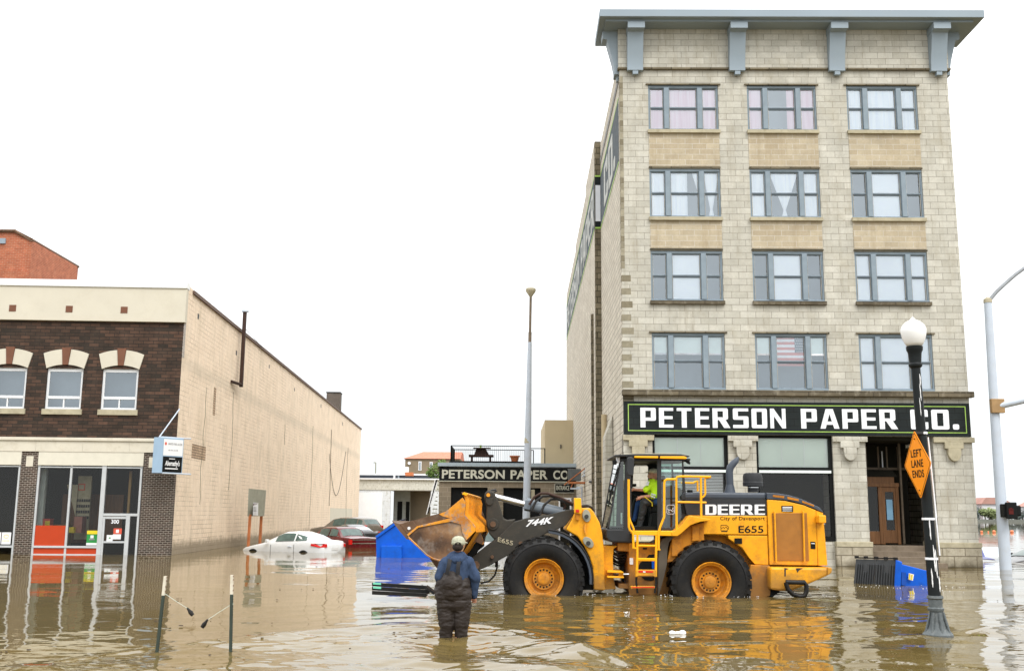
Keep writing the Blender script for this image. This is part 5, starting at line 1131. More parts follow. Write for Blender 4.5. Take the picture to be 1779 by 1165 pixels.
blob('bag', [('ell', (c_.x-.09, 17.05, .01), (.05, .05, .028)), ('ell', (c_.x+.07, 17.05, .012), (.055, .06, .035)), ('ell', (c_.x-.01, 17.05, .008), (.09, .035, .018))], MT['paper'], fd, .014, (.012, (9, 9, 9)), 1)
f2 = thing('floating_white_scrap', 'small white scrap floating between the wader and the front tyre', 'litter', (0, 0, 0)); c_ = gnd(863, 1031); f2.location = c_; blob('scrap', [('ell', c_, (.1, .08, .035))], MT['paper'], f2, .02, None, 1)

# ================================================================ WHEEL LOADER
ld = thing('wheel_loader', 'yellow and charcoal wheel loader driving through the flood with raised bucket', 'wheel loader', (2.8, 26, 0))
CA, CB, CC, CD, CE, CG = (1000, 770, 4.16), (1140, 770, 4.0176), (680, 780, 3.4275), (1090, 790, 8.314), (680, 850, 7.768), (1290, 850, 5.825)
def cv(c, pts, Y): return [at(c[0]+x/c[2], c[1]+y/c[2], Y) for x, y in pts]
def plate(name, c, pts, Y0, Y1, mat, bevel=.012, parent=ld, smooth=False):
    return MB().prism(cv(c, pts, Y0), (0, Y1-Y0, 0)).build(name, mat, parent, world=True, bevel=bevel, smooth=smooth)
def ptube(name, c, pts, Y, r, mat, n=8, parent=ld):
    return MB().tube(cv(c, pts, Y), r, n).build(name, mat, parent, world=True, smooth=True)
# wheels
def wheel(px, py, Y0, flip=1, near=True):
    c = at(px, py, 24.6); R0 = .95; w_ = .76; yc = Y0
    def yy(v): return v if flip > 0 else w_-v
    rim = MB(); rim.lathe([(.46, yy(.12)), (.462, yy(.0)), (.452, yy(-.015)), (.43, yy(.0)), (.42, yy(.04)), (.385, yy(.05)), (.372, yy(.10)), (.36, yy(.24)), (.33, yy(.262)), (.27, yy(.25)), (.262, yy(.215)), (.25, yy(.205)), (.145, yy(.205)), (.14, yy(.165)), (.125, yy(.155)), (.03, yy(.155)), (.028, yy(.145)), (.001, yy(.145))], (c.x, yc, c.z), 'y', 56, cap=False)
    ro = rim.build('wheel', MT['rim'], ld, world=True, smooth=35)
    if near:
        b = MB()
        for k in range(16): a = k*math.pi/8; b.lathe([(.021, yy(.195)), (.021, yy(.206))], (c.x+.2*math.cos(a), yc, c.z+.2*math.sin(a)), 'y', 10)
        b.build('bolt_recess', MT['black'], ro, world=True)
    prof = [(.44, .06), (.50, .02), (.58, -.01), (.70, -.03), (.79, -.02), (.80, -.035), (.82, -.03), (.87, .02), (.91, .05), (.915, .2), (.92, .38)]
    prof += [(r_, w_-y) for r_, y in prof[-2::-1]]
    t = MB(); t.lathe([(r_, yy(y)) for r_, y in prof], (c.x, yc, c.z), 'y', 64, cap=False)
    # tread lugs in two staggered rows
    n = 26
    for row in (0, 1):
        for k in range(n):
            a = 2*math.pi*(k+.5*row)/n; dr = Vector((math.cos(a), 0, math.sin(a))); dt = Vector((-math.sin(a), 0, math.cos(a)))
            yA, yB = (.035, .36) if row == 0 else (.40, w_-.035); dirn = 1 if row == 0 else -1
            p0_ = Vector((c.x, yc+yy(yA), c.z)); p1_ = Vector((c.x, yc+yy(yB), c.z)); sk = .10*dirn
            for q_ in (0,):
                A_ = p0_+dr*(R0-.035)-dt*.045-dt*sk*.5*(1 if row == 0 else -1); B_ = p1_+dr*(R0-.02)+dt*.0
                ctr = (A_+B_)/2; t.obox(ctr, (B_-A_)/2, dt*.05, dr*.03)
            if row == 0: s_ = Vector((c.x, yc+yy(.015), c.z))+dr*.875; t.obox(s_, dr*.055, dt*.045, Vector((0, .028, 0)))
    t.build('tyre', MT['rubber'], ro, world=True, smooth=35)
    return ro
WYN = 24.62
wheel(945, 1005.3, WYN); wheel(1236.6, 1011, WYN)
wheel(945, 1005.3, 26.62, -1, False); wheel(1236.6, 1011, 26.62, -1, False)
# lower frames, axles
fz = at(1236, 1011, 24.6).z
MB().tube([(at(1236.6, 1011, 24.6).x, 24.9, fz), (at(1236.6, 1011, 24.6).x, 27.1, fz)], .2, 12).build('rear_axle', MT['loaderdirty'], ld, world=True)
MB().tube([(at(945, 1005, 24.6).x, 24.9, fz), (at(945, 1005, 24.6).x, 27.1, fz)], .2, 12).build('front_axle', MT['loaderdirty'], ld, world=True)
# rear frame behind tyre
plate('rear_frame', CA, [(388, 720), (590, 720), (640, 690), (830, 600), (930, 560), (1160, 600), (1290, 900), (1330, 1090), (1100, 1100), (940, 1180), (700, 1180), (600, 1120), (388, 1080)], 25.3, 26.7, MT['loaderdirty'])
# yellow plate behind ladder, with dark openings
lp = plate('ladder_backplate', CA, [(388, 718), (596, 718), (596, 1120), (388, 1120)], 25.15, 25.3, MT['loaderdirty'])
plate('opening', CA, [(457, 880), (470, 855), (500, 842), (568, 842), (568, 908), (457, 908)], 25.135, 25.15, MT['black'], 0, lp)
plate('opening', CA, [(478, 962), (568, 962), (568, 985), (545, 992), (500, 985)], 25.135, 25.15, MT['black'], 0, lp)
plate('opening', CA, [(500, 838), (530, 802), (568, 800), (568, 838)], 25.135, 25.15, MT['black'], 0, lp)
plate('warning_decal', CA, [(391, 826), (416, 826), (416, 873), (391, 873)], 25.13, 25.15, MT['paper'], 0, lp)
plate('blue_filter', CA, [(551, 848), (570, 848), (570, 902), (553, 902)], 25.08, 25.13, MT['blue'], .005, lp)
plate('name_plate', CA, [(487, 752), (517, 752), (517, 764), (487, 764)], 25.13, 25.15, MT['black'], 0, lp)
# mudflap
mf = MB(); L0 = cv(CA, [(705, 668), (665, 680), (625, 700), (605, 740), (598, 840), (597, 1090)], 24.95); L1 = [p + Vector((0, .55, 0)) for p in L0]
R1 = cv(CA, [(705, 668), (690, 690), (668, 720), (662, 760), (660, 870), (600, 1080)], 24.95)
mf.prism(cv(CA, [(705, 668), (665, 673), (630, 690), (610, 720), (598, 840), (597, 1100), (612, 1060), (640, 960), (660, 870), (664, 760), (676, 712), (705, 682)], 24.95), (0, .5, 0)); mf.build('mudflap', paint('dusty_rubber_flap', (.10, .085, .065), .8, .2), ld, world=True)
# platform and rear fender strip
plate('platform', CA, [(410, 630), (700, 630), (705, 636), (720, 655), (715, 668), (430, 660), (410, 650)], 24.72, 25.3, MT['rail'])
plate('rear_fender', CA, [(690, 640), (720, 628), (770, 585), (820, 520), (975, 545), (975, 556), (900, 565), (830, 590), (790, 625), (760, 652), (735, 668), (700, 668)], 24.7, 25.3, MT['loader'])
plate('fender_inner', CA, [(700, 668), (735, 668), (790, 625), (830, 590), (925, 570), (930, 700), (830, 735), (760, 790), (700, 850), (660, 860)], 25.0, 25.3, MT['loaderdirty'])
b_ = plate('tool_box', CA, [(697, 690), (765, 690), (765, 810), (697, 815)], 24.93, 25.0, MT['loaderdirty'], .01)
plate('bracket_box', CA, [(843, 595), (893, 595), (893, 700), (843, 705)], 24.93, 25.0, MT['loaderdirty'], .01)
# hood and rear body
HY = 25.02
plate('hood_top', CB, [(190, 340), (768, 343), (770, 390), (340, 388), (190, 388)], HY-.02, 26.98, MT['hoodgrey'], .05)
plate('hood_side', CB, [(190, 386), (772, 388), (774, 502), (330, 500), (215, 500)], HY, 26.95, MT['charcoal'], .01)
plate('rear_panel', CB, [(345, 502), (774, 503), (776, 636), (332, 632), (332, 545), (230, 520), (225, 500)], HY-.01, 26.95, MT['loader'], .015)
plate('lower_side_panel', CB, [(332, 640), (500, 642), (505, 665), (600, 730), (650, 800), (690, 842), (785, 845), (777, 642)], HY, 26.9, MT['loader'], .012)
plate('rear_lower_panel', CB, [(502, 640), (776, 642), (784, 846), (690, 842), (650, 800), (600, 725), (505, 662)], HY-.02, HY, MT['loader'], .01)
plate('door_latch', CB, [(548, 660), (600, 660), (600, 698), (548, 698)], HY-.045, HY-.02, MT['black'], .004)
# grille section
rg_ = plate('grille_housing', CB, [(775, 390), (900, 400), (1030, 430), (1115, 465), (1128, 850), (792, 846)], HY-.06, 26.98, MT['loader'], .015)
plate('tail_panel', CB, [(1116, 466), (1165, 482), (1197, 850), (1130, 852)], HY-.05, 26.9, MT['loader'], .015)
plate('grille_mesh', CB, [(808, 484), (1052, 484), (1068, 818), (822, 816)], HY-.075, HY-.055, paint('brown_orange_mesh', (.34, .145, .03), .7, .1, (.2, .1, .03), .4, 4), .006, rg_)
for x0, x1 in ((820, 838), (1020, 1036)): ptube('grille_bar', CB, [(x0, 470), (x0+6, 480), (x1, 828)], HY-.12, .022, MT['loader'], 8, rg_)
plate('decal', CB, [(874, 434), (956, 434), (956, 478), (876, 474)], HY-.07, HY-.06, MT['black'], 0, rg_)
for y in (441, 451, 459, 468): plate('decal_text', CB, [(882, y), (948, y), (948, y+(6 if y < 445 else 3)), (882, y+(6 if y < 445 else 3))], HY-.075, HY-.07, MT['paper'], 0, rg_)
plate('decal', CB, [(1077, 683), (1111, 685), (1112, 735), (1079, 733)], HY-.07, HY-.06, MT['black'], 0, rg_)
plate('decal_text', CB, [(1083, 693), (1106, 694), (1107, 700), (1083, 699)], HY-.075, HY-.07, MT['paper'], 0, rg_)
plate('rear_light_box', CB, [(1135, 500), (1186, 500), (1188, 555), (1137, 555)], HY-.35, HY-.05, MT['loader'], .02)
# curved louvred roof over the grille
top = [(772, 343), (850, 347), (930, 360), (1010, 385), (1080, 415), (1140, 445), (1168, 478)]; bot = [(1160, 480), (1100, 452), (1020, 422), (930, 398), (850, 390), (774, 388)]
lr = plate('louvred_roof', CB, top+bot, HY-.07, 26.99, MT['hoodgrey'], .02)
for s_ in ([(815, 358), (895, 366), (893, 382), (815, 372)], [(915, 370), (995, 388), (995, 402), (918, 388)], [(1018, 398), (1100, 428), (1103, 440), (1020, 412)]): plate('louvre_slot', CB, s_, HY-.08, HY-.068, MT['loaderdirty'], .003, lr)
# lettering on the hood
def ltext(me, bx, c, x0, y0, x1, y1, Y, mat, parent=ld, nm='lettering', x0b=None):
    o0, ux, uz = at(c[0]+x0/c[2], c[1]+y1/c[2], Y), None, None
    p1_ = at(c[0]+x1/c[2], c[1]+y1/c[2], Y); p2_ = at(c[0]+x0/c[2], c[1]+y0/c[2], Y); return place_text(nm, me, bx, o0, p1_-o0, p2_-o0, mat, parent, thick=.002)
me, wt = block_text('DEERE', gap=.09, rad=.22); ltext(me, (0, wt, 0, 1), CB, 343, 425, 760, 497, HY-.006, MT['paper'])
me, bx = font_text('City of Davenport', spacing=1.08); ltext(me, bx, CB, 447, 508, 758, 541, HY-.016, MT['black'])
me, bx = font_text('E655', bold=.01); ltext(me, bx, CB, 575, 573, 748, 622, HY-.016, MT['black'])
ptube('round_logo', CB, [(452, 568), (490, 568), (505, 580), (505, 595), (490, 608), (470, 606), (452, 606), (452, 590), (452, 568)], HY-.014, .006, MT['black'], 5)
ptube('round_logo', CB, [(456, 592), (468, 582), (476, 590), (486, 578), (500, 594)], HY-.014, .006, MT['black'], 5)
ptube('round_logo', CB, [(455, 612), (498, 612)], HY-.014, .008, MT['black'], 5)
# counterweight and tow loop
plate('counterweight', CB, [(795, 862), (1150, 866), (1226, 868), (1226, 902), (1190, 925), (1055, 985), (950, 1025), (868, 1028), (800, 1018)], HY-.42, 27.4, MT['loader'], .05)
plate('bumper_end', CB, [(1196, 862), (1228, 866), (1226, 900), (1198, 920)], HY-.46, 27.44, MT['loader'], .02)
plate('lower_rear_frame', CB, [(660, 845), (795, 850), (800, 1062), (690, 1100), (600, 1100)], HY-.1, 26.9, MT['loaderdirty'], .02)
plate('lower_rear_frame', CB, [(800, 1018), (868, 1030), (800, 1080), (790, 1080)], HY-.1, 26.9, MT['black'], .01)
for q_ in ([(895, 866), (895, 925), (905, 925), (905, 880), (925, 872)], [(975, 868), (1025, 868), (1000, 882), (985, 900)]): plate('scuffed_patch', CB, q_, HY-.427, HY-.421, MT['darkmetal'], 0)
ptube('tow_loop', CB, [(905, 968), (918, 1015), (955, 1052), (1000, 1066), (1035, 1062), (1050, 1030), (1048, 990), (1035, 968), (905, 966)], HY-.55, .055, MT['rubber'], 10)
# exhaust, precleaner
b = MB(); cpt = cv(CB, [(515, 345), (515, 285)], 25.7); b.tube([cpt[0], cpt[1]], [.14, .09], 14); b.build('exhaust_base', MT['hoodgrey'], ld, world=True, smooth=True)
b = MB(); pts = cv(CB, [(515, 300), (512, 240), (511, 195), (518, 165), (538, 140), (560, 118), (574, 95)], 25.7); b.tube(pts, [.09, .09, .09, .09, .085, .07, .02], 14); b.build('exhaust_stack', MT['hoodgrey'], ld, world=True, smooth=50)
c0 = at(CB[0]+675/CB[2], CB[1]+300/CB[2], 25.7); c1 = at(CB[0]+675/CB[2], CB[1]+205/CB[2], 25.7); hh = c1.z-c0.z
b = MB(); b.lathe([(.13, c0.z-.14), (.13, c0.z), (.24, c0.z+.01), (.245, c0.z+hh*.3), (.235, c0.z+hh*.35), (.24, c0.z+hh*.7), (.22, c0.z+hh*.93), (.17, c0.z+hh), (.05, c0.z+hh)], (c0.x, 25.7, 0), n=28); b.build('precleaner', MT['charcoal'], ld, world=True, smooth=30)
b = MB(); b.lathe([(.125, c0.z-.10), (.125, c0.z-.07)], (c0.x, 25.7, 0), n=20); b.lathe([(.135, c0.z-.03), (.135, c0.z-.015)], (c0.x, 25.7, 0), n=20); b.build('precleaner_clamp', MT['chrome'], ld, world=True)
c2 = cv(CB, [(235, 342), (235, 325)], 25.5); MB().tube(c2, .07, 10).build('filler_cap', MT['black'], ld, world=True)
# cab
CY0, CY1 = 25.12, 26.85
cabp = plate('cab_lower', CA, [(220, 615), (224, 680), (240, 705), (270, 714), (412, 718), (412, 640), (400, 615)], CY0, CY1, MT['charcoal'], .04)
def cabplate(name, pts, mat, both=True, th=.07, bevel=.012):
    o_ = plate(name, CA, pts, CY0, CY0+th, mat, bevel)
    if both:
        P = cv(CA, pts, CY0); MB().prism([p+Vector((0, CY1-CY0-th, 0)) for p in P], (0, th, 0)).build(name, mat, ld, world=True)
    return o_
cabplate('front_pillar', [(318, 128), (330, 128), (243, 612), (230, 612)], MT['charcoal'])
cabplate('centre_pillar', [(357, 115), (400, 115), (402, 200), (404, 560), (425, 600), (430, 632), (345, 628), (346, 500)], MT['charcoal'])
cabplate('door_pillar', [(590, 112), (620, 112), (624, 620), (592, 628)], MT['charcoal'])
cabplate('rear_pillar', [(770, 112), (778, 112), (796, 340), (815, 520), (745, 628), (620, 628), (622, 606), (738, 606), (768, 560), (775, 400)], MT['charcoal'])
plate('cab_top_bar', CA, [(325, 108), (830, 108), (830, 122), (325, 130)], CY0, CY1, MT['charcoal'])
plate('cab_roof', CA, [(278, 88), (285, 80), (420, 75), (760, 76), (826, 88), (822, 97), (285, 94)], CY0-.15, CY1+.15, MT['charcoal'], .02)
plate('roof_top_panel', CA, [(330, 78), (430, 70), (700, 71), (800, 80), (800, 84), (330, 84)], CY0-.05, CY1+.05, MT['sill'], .01)
plate('roof_trim', CA, [(425, 89), (597, 91), (597, 106), (425, 103)], CY0-.16, CY0, MT['rail'], .01); plate('roof_trim', CA, [(611, 91), (785, 91), (803, 98), (803, 111), (611, 107)], CY0-.16, CY0, MT['rail'], .01)
def cgl(pts): g = MB(); g.face(pts); g.build('cab_glass', MT['cabglass'], ld, world=True, norm=False)
cgl([p+Vector((0, .02, 0)) for p in cv(CA, [(330, 130), (358, 125), (346, 612), (240, 612)], CY0)]); cgl([p+Vector((0, .02, 0)) for p in cv(CA, [(620, 122), (770, 118), (772, 400), (765, 560), (736, 608), (624, 608)], CY0)])
cgl([p+Vector((0, 1.7, 0)) for p in cv(CA, [(620, 122), (770, 118), (772, 400), (765, 560), (736, 608), (624, 608)], CY0)]); cgl([p+Vector((0, 1.7, 0)) for p in cv(CA, [(330, 130), (358, 125), (346, 612), (240, 612)], CY0)])
fr0 = cv(CA, [(322, 128), (235, 612)], CY0); cgl([fr0[0], fr0[1], fr0[1]+Vector((0, 1.73, 0)), fr0[0]+Vector((0, 1.73, 0))])
# far side door panel with window, cab interior
FY = 26.83
plate('far_door', CA, [(400, 330), (420, 335), (530, 335), (590, 300), (600, 640), (400, 640)], FY, FY+.05, MT['black'], 0)
plate('far_door', CA, [(400, 110), (600, 110), (600, 340), (532, 330), (530, 170), (515, 158), (430, 158), (418, 175), (412, 330), (400, 330)], FY-.06, FY-.01, MT['black'], 0)
plate('cab_floor', CA, [(240, 600), (790, 600), (790, 640), (240, 640)], CY0+.1, CY1-.1, MT['black'], 0)
plate('rear_cab_wall', CA, [(700, 300), (790, 340), (790, 610), (700, 610)], CY0+.3, CY1-.3, MT['darkmetal'], 0)
plate('seat', CA, [(560, 330), (625, 230), (650, 230), (640, 430), (640, 500), (550, 500), (545, 440), (600, 430)], 25.6, 26.1, MT['black'], .04)
plate('seat_pedestal', CA, [(560, 500), (630, 500), (640, 612), (540, 612)], 25.6, 26.1, MT['black'], .02)
ptube('steering_column', CA, [(395, 560), (425, 420), (440, 395)], 25.85, .04, MT['black']); 
b = MB(); sc_ = at(CA[0]+440/CA[2], CA[1]+385/CA[2], 25.85); axv = Vector((.5, 0, .85)).normalized(); u_ = Vector((0, 1, 0)); v2 = axv.cross(u_); b.tube([sc_+(u_*math.cos(t)+v2*math.sin(t))*.19 for t in [k*math.pi/12 for k in range(25)]], .016, 6); b.tube([sc_-v2*.18, sc_+v2*.18], .014, 5); b.build('steering_wheel', MT['black'], ld, world=True)
plate('control_console', CA, [(410, 290), (440, 290), (440, 310), (412, 310)], 26.2, 26.5, MT['black'], .01)
# mirror, lights, wipers
plate('mirror', CA, [(372, 105), (385, 95), (415, 97), (425, 115), (420, 225), (405, 235), (378, 230), (370, 205)], CY0-.35, CY0-.25, MT['charcoal'], .03)
ptube('mirror_arm', CA, [(360, 90), (372, 100), (375, 220)], CY0-.2, .015, MT['black'])
plate('work_light', CA, [(295, 95), (322, 95), (320, 140), (298, 140)], CY0, CY0+.15, MT['whiteframe'], .02); plate('work_light', CA, [(268, 118), (298, 122), (298, 152), (272, 150)], CY0-.1, CY0+.05, MT['black'], .02); plate('rear_work_light', CA, [(788, 112), (825, 120), (832, 150), (818, 145), (790, 125)], CY0, CY0+.15, MT['black'], .02)
ptube('wiper_arm', CA, [(318, 140), (300, 220), (268, 330), (240, 440), (236, 455)], CY0-.06, .014, MT['black']); ptube('wiper_arm', CA, [(310, 150), (255, 350), (238, 430)], CY0+.4, .012, MT['black'])
ptube('gas_strut', CA, [(332, 500), (332, 580)], CY0+.2, .02, MT['whiteframe'])
plate('rear_pillar_box', CA, [(765, 380), (795, 350), (800, 405), (770, 405)], CY0-.12, CY0, MT['charcoal'], .01); plate('rear_pillar_box', CA, [(768, 435), (795, 435), (797, 505), (770, 500)], CY0-.05, CY0, MT['black'], .01)
# leaping emblem outline on the rear quarter glass
ptube('glass_emblem', CA, [(662, 448), (675, 443), (712, 445), (716, 455), (715, 500), (705, 510), (665, 507), (658, 497), (660, 455), (662, 448)], CY0-.005, .005, MT['white'], 5)
ptube('glass_emblem', CA, [(663, 470), (675, 480), (688, 478), (700, 492), (708, 485), (700, 475), (706, 462)], CY0-.005, .006, MT['white'], 5)
ptube('glass_emblem', CA, [(675, 480), (668, 492), (680, 497)], CY0-.005, .005, MT['white'], 5)
# handrails and ladder
RY = 24.72; rr = .028
ptube('handrail', CA, [(383, 258), (383, 400), (385, 600), (392, 625), (412, 640), (416, 660), (418, 755)], RY, rr, MT['rail'])
ptube('handrail', CA, [(386, 530), (395, 560), (420, 615), (418, 650)], RY, rr*.8, MT['rail'])
ptube('handrail', CA, [(600, 765), (600, 640), (612, 600), (640, 530), (641, 290), (645, 268), (660, 258), (725, 258)], RY, rr, MT['rail'])
ptube('handrail', CA, [(730, 630), (728, 250), (735, 240), (760, 237), (978, 240)], RY+.02, rr, MT['rail'])
ptube('handrail', CA, [(905, 240), (908, 532)], RY+.03, rr, MT['rail']); ptube('handrail', CA, [(978, 243), (940, 250), (935, 262), (938, 360), (930, 378), (912, 390)], RY+.05, rr*.85, MT['rail'])
ptube('handrail', CA, [(730, 422), (945, 426)], RY+.04, rr*.85, MT['rail'])
ptube('handrail', CA, [(760, 283), (850, 285), (865, 275), (880, 268), (882, 345)], 26.9, rr, MT['rail'])
ptube('handrail', CA, [(655, 397), (740, 397)], CY0-.02, .012, MT['black'])
b = MB()
for s_ in ([(447, 655), (446, 800), (441, 960)], [(583, 665), (581, 800), (580, 960)]): b.tube(cv(CA, s_, RY), rr, 8)
b.tube(cv(CA, [(411, 755), (450, 757)], RY), .02, 6); b.tube(cv(CA, [(575, 766), (612, 767)], RY), .02, 6)
for y in (737, 833, 840): b.tube(cv(CA, [(445, y), (582, y+2)], RY), .026, 6)
ldr = b.build('access_ladder', MT['rail'], ld, world=True, smooth=True)
plate('ladder_step', CA, [(440, 912), (585, 912), (585, 962), (575, 965), (560, 955), (455, 955), (435, 965)], RY-.05, RY+.2, MT['loader'], .01, ldr)
plate('reflective_strip', CA, [(455, 917), (560, 920), (560, 931), (455, 930)], RY-.06, RY-.05, MT['taillight'], 0, ldr); plate('reflective_strip', CA, [(488, 921), (505, 922), (505, 931), (488, 930)], RY-.065, RY-.06, MT['paper'], 0, ldr)
plate('ladder_step', CA, [(400, 1030), (575, 1028), (575, 1046), (400, 1048)], RY-.02, RY+.2, MT['loader'], .01, ldr); plate('reflective_strip', CA, [(405, 1036), (570, 1034), (570, 1040), (405, 1042)], RY-.03, RY-.02, MT['taillight'], 0, ldr)
ptube('flexible_stringer', CA, [(440, 960), (438, 1000), (447, 1080)], RY, .025, MT['rubber'], 6, ldr); ptube('flexible_stringer', CA, [(580, 960), (582, 1000), (572, 1080)], RY, .025, MT['rubber'], 6, ldr)
# articulation joint
plate('hitch_column', CA, [(198, 738), (300, 738), (298, 745), (275, 760), (270, 820), (272, 900), (275, 980), (292, 1050), (200, 1055)], 25.35, 26.65, MT['loader'], .02)
plate('hitch_plate', CA, [(228, 915), (335, 920), (348, 930), (346, 936), (228, 932)], 25.1, 26.9, MT['rail'], .01); plate('hitch_plate', CA, [(228, 955), (350, 960), (350, 972), (228, 970)], 25.1, 26.9, MT['rail'], .01)
ptube('steering_cylinder', CA, [(310, 944), (345, 944)], 25.2, .05, MT['loader']); ptube('steering_rod', CA, [(345, 943), (400, 943)], 25.2, .022, MT['chrome'])
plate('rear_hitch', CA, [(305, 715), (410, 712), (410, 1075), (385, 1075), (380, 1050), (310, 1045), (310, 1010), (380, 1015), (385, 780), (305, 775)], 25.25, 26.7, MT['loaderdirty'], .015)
plate('hitch_pin', CA, [(300, 770), (385, 775), (385, 1015), (340, 1010)], 26.2, 26.6, MT['darkmetal'], .02)
for k in range(7):
    y0_ = 760+k*17; ptube('hydraulic_hose', CA, [(268, y0_), (300, y0_+20+6*math.sin(k*2)), (340, y0_+25-8*math.cos(k)), (388, y0_+8)], 25.45+.12*k, .022, MT['rubberhose'])
# front frame tower
plate('front_tower', CC, [(1040, 478), (1068, 430), (1100, 362), (1112, 350), (1130, 348), (1185, 350), (1205, 372), (1240, 436), (1256, 500), (1266, 600), (1272, 840), (1205, 836), (1198, 700), (1180, 640), (1150, 580), (1110, 520)], 25.2, 26.8, MT['loader'], .03)
plate('light_post', CC, [(1088, 290), (1130, 290), (1133, 375), (1128, 385), (1090, 380)], 25.05, 25.25, MT['rail'], .015); plate('light_post', CC, [(1093, 378), (1120, 382), (1118, 425), (1098, 420)], 25.1, 25.25, MT['loaderdirty'], .01)
plate('marker_light', CC, [(1098, 357), (1118, 358), (1119, 376), (1098, 375)], 25.02, 25.06, MT['redlamp'], .005)
def lug(cx, cy, rx, ry, rot):
    pts = []
    for k in range(20): a = 2*math.pi*k/20; x, y = rx*math.cos(a), ry*math.sin(a); pts.append((cx+x*math.cos(rot)-y*math.sin(rot), cy+x*math.sin(rot)+y*math.cos(rot)))
    o_ = plate('pin_plate', CC, pts, 25.14, 25.2, MT['greyboard'], .01); c_ = at(CC[0]+cx/CC[2], CC[1]+(cy+5)/CC[2], 25.1); MB().lathe([(.05, -.03), (.05, .05)], c_, 'y', 12).build('pin_bolt', MT['darkmetal'], o_, world=True)
lug(1162, 395, 24, 38, -.15); lug(1173, 553, 25, 38, -.75)
ptube('tower_hook', CC, [(1158, 445), (1152, 470), (1158, 505)], 25.15, .03, MT['bucketpaint'])
# front fender
out, inn = [], []
fc = (918, 775)
for k in range(11):
    a = R(86 - k*9.2); out.append((fc[0]+288*math.cos(a)*.98, fc[1]-298*math.sin(a))); inn.append((fc[0]+268*math.cos(a)*.98, fc[1]-276*math.sin(a)))
plate('front_fender', CC, out+inn[::-1], 24.72, 25.4, MT['hoodgrey'], .01)
plate('fender_liner', CC, [(1060, 520), (1110, 520), (1150, 580), (1190, 660), (1205, 836), (1130, 836), (1100, 640)], 25.35, 26.5, MT['black'], 0)
ptube('fender_edge', CC, out, 24.72, .022, MT['rubber'])
# lift arms (near and far)
arm = [(470, 650), (500, 628), (560, 580), (640, 520), (690, 470), (730, 432), (800, 412), (950, 385), (1060, 358), (1090, 358), (1088, 385), (1060, 425), (1040, 452), (980, 478), (930, 496), (880, 525), (800, 565), (740, 605), (660, 650), (590, 690), (515, 722), (480, 700)]
a1_ = plate('lift_arm', CC, arm, 25.38, 25.52, MT['armgrey'], .015); 
P = cv(CC, arm, 25.38); MB().prism([p+Vector((0, 1.1, 0)) for p in P], (0, .14, 0)).build('lift_arm', MT['armgrey'], ld, world=True)
b = MB(); c_ = at(CC[0]+735/CC[2], CC[1]+530/CC[2], 25.45); b.tube([(c_.x, 25.45, c_.z), (c_.x, 26.5, c_.z)], .17, 14); b.build('arm_cross_tube', MT['armgrey'], ld, world=True)
for (x, y, r_) in ((770, 560, .05), (500, 690, .1), (600, 640, .04)): c_ = at(CC[0]+x/CC[2], CC[1]+y/CC[2], 25.36); MB().lathe([(r_, -.05), (r_, .05)], c_, 'y', 16).build('arm_pin', MT['bucketedge'], ld, world=True)
o0 = at(CC[0]+800/CC[2], CC[1]+462/CC[2], 25.37); ux = at(CC[0]+960/CC[2], CC[1]+440/CC[2], 25.37)-o0; uz = at(CC[0]+806/CC[2], CC[1]+422/CC[2], 25.37)-o0
me, bx = font_text('744K', bold=.035, shear=.25); place_text('lettering', me, bx, o0, ux, uz, MT['paper'], a1_, thick=.006)
o0 = at(CC[0]+632/CC[2], CC[1]+548/CC[2], 25.37); ux = at(CC[0]+722/CC[2], CC[1]+573/CC[2], 25.37)-o0; uz = at(CC[0]+636/CC[2], CC[1]+521/CC[2], 25.37)-o0
me, bx = font_text('E655', bold=.012); place_text('lettering', me, bx, o0, ux, uz, MT['sill'], a1_, thick=.006)
# bellcrank
bk = plate('bellcrank', CC, [(552, 285), (556, 262), (570, 246), (592, 244), (612, 256), (630, 290), (650, 350), (668, 410), (690, 420), (740, 415), (720, 450), (690, 500), (640, 540), (610, 535), (580, 500), (566, 460), (562, 420), (566, 350)], 25.6, 25.95, MT['armgrey'], .03)
for x, y, r_, m__ in ((577, 272, .045, 'bucketpaint'), (605, 445, .07, 'bucketedge')):
    c_ = at(CC[0]+x/CC[2], CC[1]+y/CC[2], 25.58)
    MB().lathe([(r_*2, -.02), (r_*2, .05)], c_, 'y', 24).build('pin_boss', MT['armgrey'], bk, world=True, bevel=.01); MB().lathe([(r_, -.06), (r_, .05)], c_, 'y', 16).build('pivot_pin', MT[m__], bk, world=True)
plate('bellcrank_guard', CC, [(562, 290), (604, 290), (602, 322), (590, 334), (572, 330), (562, 315)], 25.56, 25.6, MT['armgrey'], .01, bk)
plate('bucket_link', CC, [(440, 610), (480, 545), (510, 530), (545, 545), (555, 575), (520, 600), (480, 660), (450, 650)], 25.6, 25.9, MT['black'], .03)
ptube('cylinder_rod', CC, [(600, 278), (800, 328)], 25.75, .07, MT['chrome'], 16)
b = MB(); p_ = cv(CC, [(800, 326), (860, 342), (1030, 378)], 25.75); b.tube([p_[0], p_[1], p_[2]], [.165, .14, .12], 18); b.build('tilt_cylinder', MT['cyl'], ld, world=True, smooth=True)
plate('cylinder_collar', CC, [(798, 300), (830, 300), (826, 362), (785, 355)], 25.58, 25.92, MT['cyl'], .02)
